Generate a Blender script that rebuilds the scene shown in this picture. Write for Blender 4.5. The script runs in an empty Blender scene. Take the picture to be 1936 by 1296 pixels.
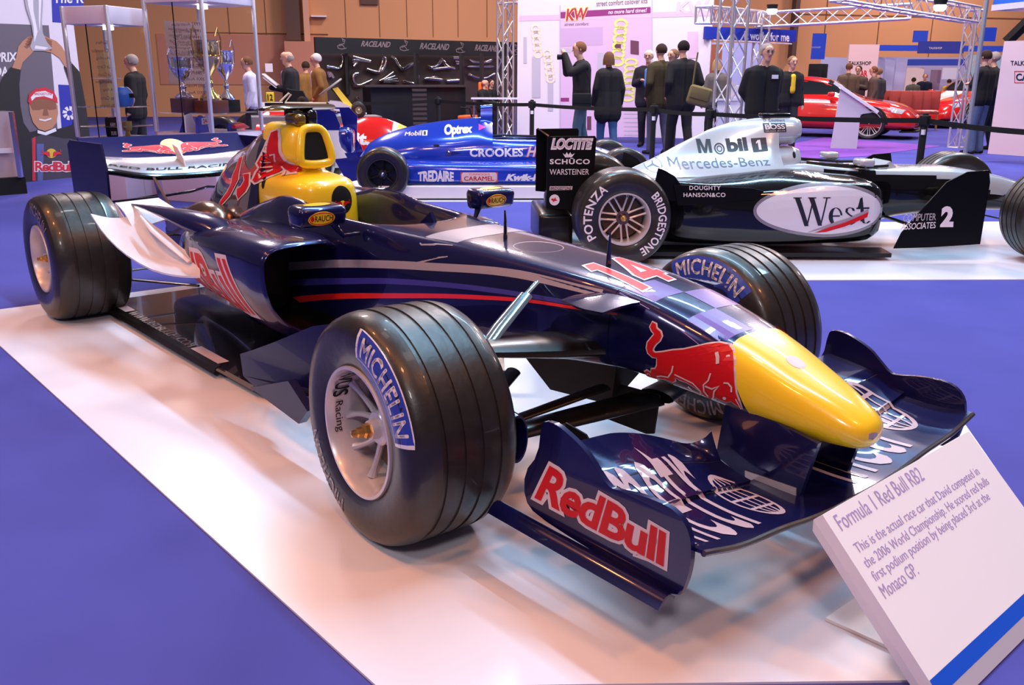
import bpy, bmesh, math, random
from math import sin, cos, pi, radians, sqrt, atan2
from mathutils import Vector, Matrix
from mathutils.bvhtree import BVHTree
from mathutils.geometry import tessellate_polygon

SC = bpy.context.scene
COL = SC.collection
random.seed(7)

# ------------------------------------------------------------------ camera
CAMP = Vector((1.98526, -2.05368, 1.24519))
YAW, PIT, ROL, FPX = 2.432054, -0.2839145, 0.0045486, 1713.32
_f = Vector((cos(PIT)*cos(YAW), cos(PIT)*sin(YAW), sin(PIT)))
_r = _f.cross(Vector((0, 0, 1))).normalized()
_u = _r.cross(_f)
_r2 = cos(ROL)*_r + sin(ROL)*_u
_u2 = -sin(ROL)*_r + cos(ROL)*_u
cd = bpy.data.cameras.new('camera')
cd.sensor_width = 36.0
cd.lens = FPX/1936*36
cd.clip_start = 0.05
cd.clip_end = 300
cam = bpy.data.objects.new('camera', cd)
COL.objects.link(cam)
M3 = Matrix((_r2, _u2, -_f)).transposed()
cam.matrix_world = Matrix.Translation(CAMP) @ M3.to_4x4()
SC.camera = cam
SC.view_settings.view_transform = 'Standard'
SC.view_settings.look = 'None'
SC.view_settings.gamma = 1
SC.view_settings.use_curve_mapping = False
SC.view_settings.exposure = -0.10

# ------------------------------------------------------------------ world + lamps of the hall, added fill lights
w = bpy.data.worlds.new('hall_air')
SC.world = w
w.use_nodes = True
bg = w.node_tree.nodes['Background']
bg.inputs[0].default_value = (0.80, 0.66, 0.90, 1)
bg.inputs[1].default_value = 0.14


def area(name, loc, size, sizey, power, col, aim=(0, 0, 0)):
    l = bpy.data.lights.new(name, 'AREA')
    l.shape = 'RECTANGLE'
    l.size = size
    l.size_y = sizey
    l.energy = power
    l.color = col
    o = bpy.data.objects.new(name, l)
    o.location = loc
    d = Vector(aim) - Vector(loc)
    o.rotation_euler = d.to_track_quat('-Z', 'Y').to_euler()
    COL.objects.link(o)
    return o


COOL = (0.40, 0.72, 1.0)
WARM = (1.0, 0.36, 0.12)
NEUT = (1.0, 0.88, 0.95)
for x, y, ln_, p_ in ((-2.4, 3.4, 9.5, 1000), (-5.0, 10.5, 12.0, 900)):
    o_ = area('cool_hall_lamp', (x, y, 8.5), ln_, 0.22, p_, COOL, (x, y*.4 if y < 8 else y-1, 0))
for x, y in ((-4.2, 1.2), (.8, 2.0)):
    area('small_hall_lamp', (x, y, 8.8), .45, .45, 26, (1.0, .86, .8), (x, y, 0))
for i, (x, y) in enumerate([(-5.0, -3.4), (-1.2, -4.0), (2.6, -3.4), (5.0, 1.5)]):
    area('warm_hall_lamp', (x, y, 8.0), 0.6, 0.6, 165, WARM, (x*.6, 0, 0))
for i, (x, y) in enumerate([(-3, -.5), (-14, 4), (-8, 8), (-18, 14), (-10, 20), (-4, 14), (1.5, .5), (-12, 31), (-2, 26)]):
    area('hall_floodlight', (x, y, 8.5), 1.4, 1.4, 34 if abs(y) < 1 else 800, (1.0, 0.80, 0.78), (x, y, 0))

for x, y, z, p_ in ((5.5, -5.5, 6.5, 330), (-3.0, -8.0, 6.5, 260)):
    area('added_fill_light', (x, y, z), 1.0, 1.0, p_*.58, (1.0, .90, .92), (x*.2, 0, 0))  # unseen fill lights, added on the camera side to brighten the flanks

# ------------------------------------------------------------------ helpers


def px2w(px, py, D):
    """point seen in direction (px,py) at horizontal distance D from the viewpoint"""
    d = _f + (px-968)/FPX*_r2 + (648-py)/FPX*_u2
    t = D/sqrt(d.x*d.x+d.y*d.y)
    return CAMP + d*t


def srgb(r, g=None, b=None):
    if g is None:
        r, g, b = r
    def f(c):
        c /= 255
        return c/12.92 if c < .04045 else ((c+.055)/1.055)**2.4
    return (f(r), f(g), f(b))


MATS = {}


def mat(name, col, rough=.5, metal=0., coat=0., emit=0., alpha=1., trans=0., noise=0., nscale=8., bump=0., ior=1.5, spec=.5, cior=1.5):
    if name in MATS:
        return MATS[name]
    m = bpy.data.materials.new(name)
    m.use_nodes = True
    nt = m.node_tree
    b = nt.nodes['Principled BSDF']
    b.inputs['Base Color'].default_value = (*col, 1)
    b.inputs['Roughness'].default_value = rough
    b.inputs['Metallic'].default_value = metal
    b.inputs['Coat Weight'].default_value = coat
    b.inputs['Coat Roughness'].default_value = .03
    b.inputs['IOR'].default_value = ior
    b.inputs['Coat IOR'].default_value = cior
    b.inputs['Specular IOR Level'].default_value = spec
    b.inputs['Alpha'].default_value = alpha
    b.inputs['Transmission Weight'].default_value = trans
    if emit:
        b.inputs['Emission Color'].default_value = (*col, 1)
        b.inputs['Emission Strength'].default_value = emit
    if noise or bump:
        tc = nt.nodes.new('ShaderNodeTexCoord')
        n = nt.nodes.new('ShaderNodeTexNoise')
        n.inputs['Scale'].default_value = nscale
        n.inputs['Detail'].default_value = 6
        nt.links.new(tc.outputs['Object'], n.inputs['Vector'])
        if noise:
            mx = nt.nodes.new('ShaderNodeMix')
            mx.data_type = 'RGBA'
            mx.inputs[6].default_value = (*[c*(1-noise) for c in col], 1)
            mx.inputs[7].default_value = (*[min(1, c*(1+noise)) for c in col], 1)
            nt.links.new(n.outputs['Fac'], mx.inputs[0])
            nt.links.new(mx.outputs[2], b.inputs['Base Color'])
        if bump:
            bp = nt.nodes.new('ShaderNodeBump')
            bp.inputs['Strength'].default_value = bump
            bp.inputs['Distance'].default_value = .01
            nt.links.new(n.outputs['Fac'], bp.inputs['Height'])
            nt.links.new(bp.outputs['Normal'], b.inputs['Normal'])
    MATS[name] = m
    return m


NAVY = mat('navy_paint', (.008, .008, .070), .24, .35, .9, spec=.3, cior=1.34)
NAVYD = mat('deep_navy_panel', (.008, .008, .055), .35, .1, .3, spec=.2, cior=1.3)
WHITEP = mat('white_paint', (.80, .74, .80), .25, 0, .6)
YELLOW = mat('yellow_paint', (1.0, .66, .012), .28, 0, .7)
RED = mat('red_print', (.62, .008, .014), .4, 0, 0, spec=.25)
WHITE = mat('white_print', (.85, .78, .82), .35, 0, .3)
PINKW = mat('pinkish_white_print', (.75, .58, .60), .4, 0, 0, spec=.3)
CARBON = mat('carbon_black', (.006, .005, .005), .32, 0, .15, spec=.35)
BLACK = mat('black_paint', (.006, .006, .007), .12, 0, 1.)
MATTE = mat('matt_black', (.008, .008, .009), .7, spec=.25)
RUBBER = mat('tyre_rubber', (.018, .014, .012), .36, 0, .2, noise=.5, nscale=30, bump=.12)
STEEL = mat('bright_steel', (.75, .75, .78), .2, 1.)
ALU = mat('rim_magnesium', (.66, .60, .62), .34, .35, .3)
GOLD = mat('gold_nut', (.85, .45, .12), .3, 1.)
COPPER = mat('heat_tinted_metal', (.22, .13, .09), .25, .9)
SILVER = mat('silver_paint', (.42, .41, .46), .22, .35, .9)
CHROME = mat('chrome', (.9, .9, .92), .08, 1.)
PURPLE = mat('purple_print', (.16, .07, .40), .3, 0, .6)
GREYP = mat('grey_print', (.36, .30, .36), .35, 0, .4)
AMBER = mat('amber_lacquer', (.16, .10, .012), .2, .3, 1.)
GLASS = mat('clear_glass', (1, 1, 1), .0, 0, 0, trans=1., ior=1.08)
BLUEP = mat('blue_print', (.03, .06, .42), .35)
SKIN = mat('skin', (.62, .30, .20), .5)


def _fin(me, smooth, ang):
    if smooth:
        me.shade_smooth()
        if ang < 180:
            me.set_sharp_from_angle(angle=radians(ang))


class MB:
    def __init__(s):
        s.v = []
        s.f = []
        s.mi = []
        s.mats = []

    def m(s, material):
        if material not in s.mats:
            s.mats.append(material)
        return s.mats.index(material)

    def add(s, V, F, material=None, mtx=None):
        k = len(s.v)
        for p in V:
            p = Vector(p)
            s.v.append(tuple(mtx @ p if mtx else p))
        i = s.m(material) if material else 0
        for f in F:
            s.f.append(tuple(a+k for a in f))
            s.mi.append(i)
        return s

    def box(s, c, d, material=None, rot=None, bev=0., taper=None):
        hx, hy, hz = d[0]/2, d[1]/2, d[2]/2
        if bev:
            bm = bmesh.new()
            bmesh.ops.create_cube(bm, size=1)
            for v in bm.verts:
                v.co = Vector((v.co.x*d[0], v.co.y*d[1], v.co.z*d[2]))
            bmesh.ops.bevel(bm, geom=bm.edges[:], offset=min(bev, min(d)*.49), segments=3, profile=.5, affect='EDGES')
            bm.verts.index_update()
            V = [v.co.copy() for v in bm.verts]
            F = [tuple(v.index for v in f.verts) for f in bm.faces]
            bm.free()
        else:
            V = [Vector((x*hx, y*hy, z*hz)) for z in (-1, 1) for y in (-1, 1) for x in (-1, 1)]
            F = [(0, 2, 3, 1), (4, 5, 7, 6), (0, 1, 5, 4), (2, 6, 7, 3), (0, 4, 6, 2), (1, 3, 7, 5)]
        R = rot.to_matrix() if hasattr(rot, 'to_matrix') else (rot if rot is not None else Matrix.Identity(3))
        return s.add([R @ p + Vector(c) for p in V], F, material)

    def loft(s, rings, material=None, cap=True, closed=True, mtx=None):
        n = len(rings[0])
        V = [p for r in rings for p in r]
        F = []
        for i in range(len(rings)-1):
            for j in range(n if closed else n-1):
                a = i*n+j
                b = i*n+(j+1) % n
                F.append((a, b, b+n, a+n))
        if cap and closed:
            F.append(tuple(range(n-1, -1, -1)))
            F.append(tuple(range((len(rings)-1)*n, len(rings)*n)))
        return s.add(V, F, material, mtx)

    def tube(s, pts, r, n=8, material=None, cap=True, flat=1.):
        pts = [Vector(p) for p in pts]
        rs = r if isinstance(r, (list, tuple)) else [r]*len(pts)
        rings = []
        ref = None
        for i, p in enumerate(pts):
            t = (pts[min(i+1, len(pts)-1)]-pts[max(i-1, 0)]).normalized()
            if ref is None:
                ref = Vector((0, 0, 1)) if abs(t.z) < .9 else Vector((1, 0, 0))
            a = t.cross(ref)
            if a.length < 1e-5:
                a = t.cross(Vector((0, 1, 0)))
            a.normalize()
            b = a.cross(t).normalized()
            ref = b
            rings.append([p + rs[i]*(a*cos(2*pi*k/n)+b*flat*sin(2*pi*k/n)) for k in range(n)])
        return s.loft(rings, material, cap)

    def lathe(s, prof, n=48, axis='y', c=(0, 0, 0), material=None, a0=0., closed=False):
        """prof: (h, r) pairs"""
        rings = []
        for k in range(n):
            a = 2*pi*k/n + a0
            ring = []
            for h, r in prof:
                if axis == 'y':
                    p = (r*cos(a), h, r*sin(a))
                elif axis == 'z':
                    p = (r*cos(a), r*sin(a), h)
                else:
                    p = (h, r*cos(a), r*sin(a))
                ring.append(Vector(p)+Vector(c))
            rings.append(ring)
        m = len(prof)
        V = [p for r in rings for p in r]
        F = []
        for i in range(n):
            for j in range(m if closed else m-1):
                a = i*m+j
                b = i*m+(j+1) % m
                c2 = ((i+1) % n)*m+(j+1) % m
                d = ((i+1) % n)*m+j
                F.append((a, b, c2, d))
        return s.add(V, F, material)

    def prism(s, poly, fn, th, material=None):
        """poly: 2D points; fn(a,b)->Vector ; th: extrusion Vector (full thickness, centred)"""
        th = Vector(th)
        A = [fn(*p)-th/2 for p in poly]
        B = [fn(*p)+th/2 for p in poly]
        n = len(poly)
        tri = tessellate_polygon([[Vector((p[0], p[1], 0)) for p in poly]])
        F = [tuple(t) for t in tri] + [tuple(i+n for i in reversed(t)) for t in tri]
        F += [(i, (i+1) % n, (i+1) % n+n, i+n) for i in range(n)]
        return s.add(A+B, F, material)

    def sheet(s, grid, th, material=None):
        """grid[i][j] of points -> a thin shell with thickness th (closed)"""
        ni, nj = len(grid), len(grid[0])
        G = [[Vector(p) for p in r] for r in grid]
        N = []
        for i in range(ni):
            row = []
            for j in range(nj):
                a = G[min(i+1, ni-1)][j]-G[max(i-1, 0)][j]
                b = G[i][min(j+1, nj-1)]-G[i][max(j-1, 0)]
                nn = a.cross(b)
                row.append(nn.normalized() if nn.length > 1e-9 else Vector((0, 0, 1)))
            N.append(row)
        V = [G[i][j]+N[i][j]*th/2 for i in range(ni) for j in range(nj)]
        V += [G[i][j]-N[i][j]*th/2 for i in range(ni) for j in range(nj)]
        o = ni*nj
        F = []
        for i in range(ni-1):
            for j in range(nj-1):
                a = i*nj+j
                F.append((a, a+nj, a+nj+1, a+1))
                F.append((o+a, o+a+1, o+a+nj+1, o+a+nj))
        for i in range(ni-1):
            a = i*nj
            F.append((a, o+a, o+a+nj, a+nj))
            a = i*nj+nj-1
            F.append((a, a+nj, o+a+nj, o+a))
        for j in range(nj-1):
            F.append((j, j+1, o+j+1, o+j))
            a = (ni-1)*nj+j
            F.append((a, o+a, o+a+1, a+1))
        return s.add(V, F, material)

    def mesh(s, name, material=None, smooth=True, ang=35, fixn=False):
        me = bpy.data.meshes.new(name)
        me.from_pydata(s.v, [], s.f)
        if s.mats:
            for m_ in s.mats:
                me.materials.append(m_)
            me.polygons.foreach_set('material_index', s.mi)
        elif material:
            me.materials.append(material)
        if fixn:
            bm = bmesh.new()
            bm.from_mesh(me)
            bmesh.ops.recalc_face_normals(bm, faces=bm.faces[:])
            bm.to_mesh(me)
            bm.free()
        _fin(me, smooth, ang)
        me.update()
        return me

    def build(s, name, material=None, parent=None, smooth=True, ang=35, fixn=True, label=None):
        o = bpy.data.objects.new(name, s.mesh(name, material, smooth, ang, fixn))
        COL.objects.link(o)
        if parent is not None:
            o.parent = parent
        if label:
            o['label'] = label
        return o

    def bvh(s):
        return BVHTree.FromPolygons([Vector(p) for p in s.v], s.f)


def thing(name, label, cat, loc=(0, 0, 0), rotz=0., group=None):
    o = bpy.data.objects.new(name, None)
    o.empty_display_size = .1
    COL.objects.link(o)
    o.location = loc
    o.rotation_euler = (0, 0, rotz)
    o['label'] = label
    o['category'] = cat
    if group:
        o['group'] = group
    return o


def tag(o, label, cat, group=None):
    o['label'] = label
    o['category'] = cat
    if group:
        o['group'] = group
    return o


def struct(o):
    o['kind'] = 'structure'
    return o


def dup(root, loc=None, rotz=None, label=None, group=None):
    def cp(o, parent):
        c = o.copy()
        COL.objects.link(c)
        if parent is not None:
            c.parent = parent
        for ch in o.children:
            cp(ch, c)
        return c
    r = cp(root, root.parent)
    if loc is not None:
        r.location = loc
    if rotz is not None:
        r.rotation_euler = (0, 0, rotz)
    if label:
        r['label'] = label
    if group:
        r['group'] = group
    return r


def pchip(xs, ys, x):
    n = len(xs)
    if x <= xs[0]:
        return ys[0]
    if x >= xs[-1]:
        return ys[-1]
    h = [xs[i+1]-xs[i] for i in range(n-1)]
    d = [(ys[i+1]-ys[i])/h[i] for i in range(n-1)]
    def m(i):
        if i == 0:
            return d[0]
        if i == n-1:
            return d[-1]
        if d[i-1]*d[i] <= 0:
            return 0
        w1 = 2*h[i]+h[i-1]
        w2 = h[i]+2*h[i-1]
        return (w1+w2)/(w1/d[i-1]+w2/d[i])
    i = max(k for k in range(n-1) if xs[k] <= x)
    t = (x-xs[i])/h[i]
    return ((2*t**3-3*t**2+1)*ys[i]+(t**3-2*t**2+t)*h[i]*m(i)+(-2*t**3+3*t**2)*ys[i+1]+(t**3-t**2)*h[i]*m(i+1))


def chaikin(P, it=2):
    for _ in range(it):
        Q = []
        n = len(P)
        for i in range(n):
            a, b = P[i], P[(i+1) % n]
            Q.append((a[0]*.75+b[0]*.25, a[1]*.75+b[1]*.25))
            Q.append((a[0]*.25+b[0]*.75, a[1]*.25+b[1]*.75))
        P = Q
    return P


def body(stations, n=60, x0=None, x1=None, it=2, mirror=True, cy=0., round_=True):
    """stations: [x, y0,z0, y1,z1 ...]; half section if mirror (y>=0) -> rings for a loft"""
    st = sorted(stations, key=lambda s: s[0])
    xs = [s[0] for s in st]
    x0 = xs[0] if x0 is None else x0
    x1 = xs[-1] if x1 is None else x1
    rings = []
    for k in range(n+1):
        t = k/n
        x = x0+(x1-x0)*t
        row = [pchip(xs, [s[i] for s in st], x) for i in range(1, len(st[0]))]
        P = [(row[i], row[i+1]) for i in range(0, len(row), 2)]
        if mirror:
            half = P[1:-1]
            P = P + [(-y, z) for y, z in reversed(half)]
        if round_:
            P = chaikin(P, it)
        rings.append([Vector((x, y+cy, z)) for y, z in P])
    return rings


# ---- flat shapes for printing: (verts2d, faces)
_TX = {}


def text_shape(s, shear=0., off=0., space=1., res=3, bold=0.):
    fat = 0.
    if 'M' in s:
        fat, bold = bold, 0.
    key = (s, shear, off, space, res, bold, fat)
    if key in _TX:
        return _TX[key]
    def mk(o_):
        cu = bpy.data.curves.new('lettering', 'FONT')
        cu.body = s
        cu.shear = shear
        cu.space_character = space
        cu.resolution_u = res
        cu.offset = o_
        cu.fill_mode = 'FRONT'
        ob = bpy.data.objects.new('lettering', cu)
        me = bpy.data.meshes.new_from_object(ob)
        V = [(v.co.x, v.co.y) for v in me.vertices]
        F = [tuple(p.vertices) for p in me.polygons]
        bpy.data.objects.remove(ob)
        bpy.data.curves.remove(cu)
        bpy.data.meshes.remove(me)
        return V, F
    V0, _ = mk(bold)
    V, F = mk(bold+off)
    if fat:
        b0, f0 = list(V), list(F)
        for dx, dy in ((fat, 0), (-fat, 0), (0, fat*.8), (0, -fat*.8)):
            k_ = len(V)
            V += [(a+dx, b+dy) for a, b in b0]
            F += [tuple(i+k_ for i in f) for f in f0]
    x0 = min(v[0] for v in V0)
    x1 = max(v[0] for v in V0)
    y0 = min(v[1] for v in V0)
    y1 = max(v[1] for v in V0)
    V = [((a-x0)/(x1-x0), (b-y0)/(y1-y0)) for a, b in V]
    _TX[key] = (V, F)
    return _TX[key]


def poly_shape(polys, box=None):
    V = []
    F = []
    for P in polys:
        k = len(V)
        V += [tuple(p) for p in P]
        for t in tessellate_polygon([[Vector((p[0], p[1], 0)) for p in P]]):
            F.append(tuple(i+k for i in t))
    if box:
        x0, y0, x1, y1 = box
        V = [((a-x0)/(x1-x0), (b-y0)/(y1-y0)) for a, b in V]
    return V, F


def stroke(P, wd, closed=False):
    """polyline -> polygon strips"""
    out = []
    n = len(P)
    rng = range(n if closed else n-1)
    L = []
    for i in range(n):
        a = Vector(P[(i-1) % n] if closed or i > 0 else P[i])
        b = Vector(P[(i+1) % n] if closed or i < n-1 else P[i])
        t = (b-a)
        t = t.normalized() if t.length else Vector((1, 0))
        nn = Vector((-t.y, t.x))*wd/2
        c = Vector(P[i])
        L.append((c+nn, c-nn))
    for i in rng:
        a, b = L[i], L[(i+1) % n]
        out.append([tuple(a[0]), tuple(b[0]), tuple(b[1]), tuple(a[1])])
    return out


def grow(P, d):
    """offset closed polygon outward"""
    n = len(P)
    A = sum(P[i][0]*P[(i+1) % n][1]-P[(i+1) % n][0]*P[i][1] for i in range(n))
    sgn = 1 if A > 0 else -1
    out = []
    for i in range(n):
        a, b, c = Vector(P[i-1]), Vector(P[i]), Vector(P[(i+1) % n])
        t = ((b-a).normalized()+(c-b).normalized())
        t = t.normalized() if t.length > 1e-6 else Vector((1, 0))
        out.append(tuple(b+Vector((t.y, -t.x))*d*sgn))
    return out


def ell(cx, cy, rx, ry, n=28):
    return [(cx+rx*cos(2*pi*i/n), cy+ry*sin(2*pi*i/n)) for i in range(n)]


def quad(p00, p10, p11, p01):
    a, b, c, d = map(Vector, (p00, p10, p11, p01))
    return lambda u, v: (a*(1-u)+b*u)*(1-v)+(d*(1-u)+c*u)*v


def decal(name, shape, fn, material, parent, D, bvh=None, off=.0015, maxlen=.03, label=None, start=1.):
    """print a flat shape on a surface: every point starts at fn(u,v) and slides along D onto the surface"""
    V, F = shape
    D = Vector(D).normalized()
    bm = bmesh.new()
    vs = [bm.verts.new(fn(*p)) for p in V]
    for f in F:
        try:
            bm.faces.new([vs[i] for i in f])
        except ValueError:
            pass
    if bvh is not None:
        bmesh.ops.triangulate(bm, faces=bm.faces[:])
        for _ in range(6):
            E = [e for e in bm.edges if e.calc_length() > maxlen]
            if not E:
                break
            bmesh.ops.subdivide_edges(bm, edges=E, cuts=1)
            bmesh.ops.triangulate(bm, faces=bm.faces[:])
    bad = []
    for v in bm.verts:
        if bvh is not None:
            h, n, i, d = bvh.ray_cast(v.co-D*start, D)
            if h is None or n.dot(D) == 0:
                bad.append(v)
                continue
            if n.dot(D) > 0:
                n = -n
            if n.dot(D) > -.12:
                bad.append(v)
                continue
            v.co = h+n*off
        else:
            v.co = v.co-D*off
    if bad:
        bmesh.ops.delete(bm, geom=bad, context='VERTS')
    # face the print outward
    for f in bm.faces:
        f.normal_update()
        if f.normal.dot(D) > 0:
            f.normal_flip()
    me = bpy.data.meshes.new(name)
    bm.to_mesh(me)
    bm.free()
    me.materials.append(material)
    o = bpy.data.objects.new(name, me)
    COL.objects.link(o)
    if parent is not None:
        o.parent = parent
    if label:
        o['label'] = label
    return o
# ================================================================== floor, platforms
CARPET = mat('blue_carpet', srgb(76, 77, 154), .95, noise=.16, nscale=2.2, bump=.3, spec=.1)
mb = MB()
mb.box((-14, 14, -.05), (90, 90, .1))
struct(mb.build('floor', CARPET, smooth=False))
LINO = mat('white_lino', (.80, .76, .84), .28, 0, .0, noise=.03, nscale=3, spec=.35)


def platform(poly, z=.006):
    m_ = MB()
    m_.prism(poly, lambda a, b: Vector((a, b, z/2)), (0, 0, z))
    return m_


o = platform([(-3.55, -1.12), (-3.40, 1.36), (.68, 1.31), (1.345, .42), (1.345, -.235), (.56, -1.20), (-2.77, -1.205)]).build('floor_panel', LINO, smooth=False)
o['kind'] = 'structure'
o = platform([(-3.99, 3.36), (-2.086, 1.89), (-.226, 4.226), (2.6, 7.8), (.7, 9.4)]).build('floor_panel', LINO, smooth=False)
o['kind'] = 'structure'
o = platform([(-8.6, 3.2), (-6.95, 2.0), (-3.9, 5.85), (-5.6, 7.1), (-9.6, 7.1)]).build('floor_panel', LINO, smooth=False)
o['kind'] = 'structure'

# ================================================================== wheels


def tyre_mb(R, W, rim, grooves=4, gw=.013, gd=.004, span=.5, n=72, round_=1.):
    h = W/2
    P = [(-h*.90, rim-.006), (-h*.955, rim+.012), (-h*.995, rim+.05), (-h, rim+(R-rim)*.5), (-h*.975, R-.042*round_), (-h*.92, R-.022*round_), (-h*.82, R-.010*round_), (-h*.68, R-.003)]
    s = W*span/2
    if grooves:
        gs = [-s + 2*s*(i/(grooves-1)) for i in range(grooves)]
        for g in gs:
            P += [(g-gw/2-.001, R), (g-gw/2, R-gd), (g+gw/2, R-gd), (g+gw/2+.001, R)]
    Q = [(-a, b) for a, b in reversed(P[:8])]
    P = P+Q
    P += [(h*.80, rim-.012), (-h*.80, rim-.012)]
    m_ = MB()
    m_.lathe(P, n, 'y', closed=True)
    return m_


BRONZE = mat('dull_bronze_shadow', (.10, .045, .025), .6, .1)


def arc_fn(a0, a1, r0, r1, y):
    return lambda u, v: Vector(((r0+(r1-r0)*v)*cos(radians(a0+(a1-a0)*u)), y, (r0+(r1-r0)*v)*sin(radians(a0+(a1-a0)*u))))


def make_wheel(car, loc, R, W, rim, style, rimmat, label=None, marks=None, grooves=4, flip=False, steer=0., tyremat=None, rnd=1.):
    """part 'wheel' (rim) with sub-parts tyre, spokes, nut, brake disc, lettering"""
    h = W/2
    m_ = MB()
    lip = -h*.93
    m_.lathe([(lip, rim-.002), (lip-.006, rim-.004), (lip-.006, rim-.012), (lip+.006, rim-.018), (lip+.05, rim-.022), (lip+.11, rim-.024), (h*.8, rim-.024), (h*.86, rim), (h*.86, rim+.001), (h*.5, rim-.012), (lip+.02, rim-.008)], 72, 'y', closed=True)
    o = m_.build('wheel', rimmat, car, ang=40)
    o.location = loc
    o.rotation_euler = (0, 0, (pi if flip else 0)+steer)
    if label:
        o['label'] = label
    t = tyre_mb(R, W, rim, grooves, round_=rnd)
    tb = t.bvh()
    t.build('tyre', tyremat or RUBBER, o, ang=30)
    sp = lip+(.066 if style[0] == 'vee' else .085)
    kind, n = style
    ri = rim-.023
    shared = None
    for k in range(n):
        a = 2*pi*k/n+.35
        s_ = MB()
        if kind == 'vee':
            for d in (-1, 1):
                q0, q1 = .030, ri+.002
                pts = []
                for j in range(6):
                    u = j/5
                    rr = q0+(q1-q0)*u
                    aa = d*(.12+.22*u)
                    pts.append(Vector((rr*cos(aa), sp+.012-.028*u*u+.01, rr*sin(aa))))
                s_.tube(pts, [.014, .012, .0105, .0095, .0095, .015], 8, flat=.8)
        elif kind == 'pair':
            for d in (-1, 1):
                pts = [Vector((.045+(ri-.043)*j/4, sp-.01*j/4, d*(.019+.004*j/4))) for j in range(5)]
                s_.tube(pts, [.009, .007, .0065, .0065, .010], 6)
        else:
            pts = [Vector((.04+(ri-.038)*j/3, sp, 0)) for j in range(4)]
            s_.tube(pts, [.03, .026, .022, .026], 8, flat=.35)
        if shared is None:
            so = s_.build('spoke', rimmat, o)
            shared = so
        else:
            so = shared.copy()
            COL.objects.link(so)
            so.parent = o
        so.rotation_euler = (0, -a, 0)
    hb = MB()
    hb.lathe([(sp+.06, 0), (sp+.06, .052), (sp-.002, .05), (sp-.008, .044), (sp-.008, .03), (sp-.02, .028), (sp-.03, .026), (sp-.03, 0)], 28, 'y')
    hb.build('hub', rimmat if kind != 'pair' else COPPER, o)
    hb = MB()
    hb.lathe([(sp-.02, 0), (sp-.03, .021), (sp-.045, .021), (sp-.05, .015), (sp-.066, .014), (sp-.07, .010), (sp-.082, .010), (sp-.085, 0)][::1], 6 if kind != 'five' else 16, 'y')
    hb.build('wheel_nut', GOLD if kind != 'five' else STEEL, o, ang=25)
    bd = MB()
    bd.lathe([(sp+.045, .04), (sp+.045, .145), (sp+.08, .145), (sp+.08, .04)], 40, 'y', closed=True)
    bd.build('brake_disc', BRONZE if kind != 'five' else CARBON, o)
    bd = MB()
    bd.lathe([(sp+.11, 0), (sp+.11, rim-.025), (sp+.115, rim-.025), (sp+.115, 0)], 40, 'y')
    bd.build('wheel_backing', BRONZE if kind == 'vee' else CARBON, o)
    if marks:
        for (txt, a0, a1, r0, r1, mt, sh, patch) in marks:
            D = (0, 1, 0)
            if patch:
                dr = (r1-r0)*.22
                da = 5
                decal('label_patch', poly_shape([[(i/24, 0) for i in range(25)]+[(1-i/24, 1) for i in range(25)]]), arc_fn(a0+da, a1-da, r0-dr, r1+dr, -h), BLUEP, o, D, tb, .0006, .03)
                for e in stroke([(i/24, 0) for i in range(25)]+[(1-i/24, 1) for i in range(25)], .022, True):
                    pass
                decal('label_border', poly_shape(stroke([(i/24, .0) for i in range(25)]+[(1-i/24, 1) for i in range(25)], .03, True)), arc_fn(a0+da, a1-da, r0-dr, r1+dr, -h), WHITE, o, D, tb, .0009, .03)
            if txt:
                decal('lettering', text_shape(txt, bold=.022, space=1.08), arc_fn(a0, a1, r0, r1, -h), mt, o, D, tb, .0014, .012)
    return o


# ================================================================== the dark blue grand prix car in front
car = thing('racing_car', 'dark blue formula racing car with yellow nose and number 14 in the foreground', 'racing car')
RB = car

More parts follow.
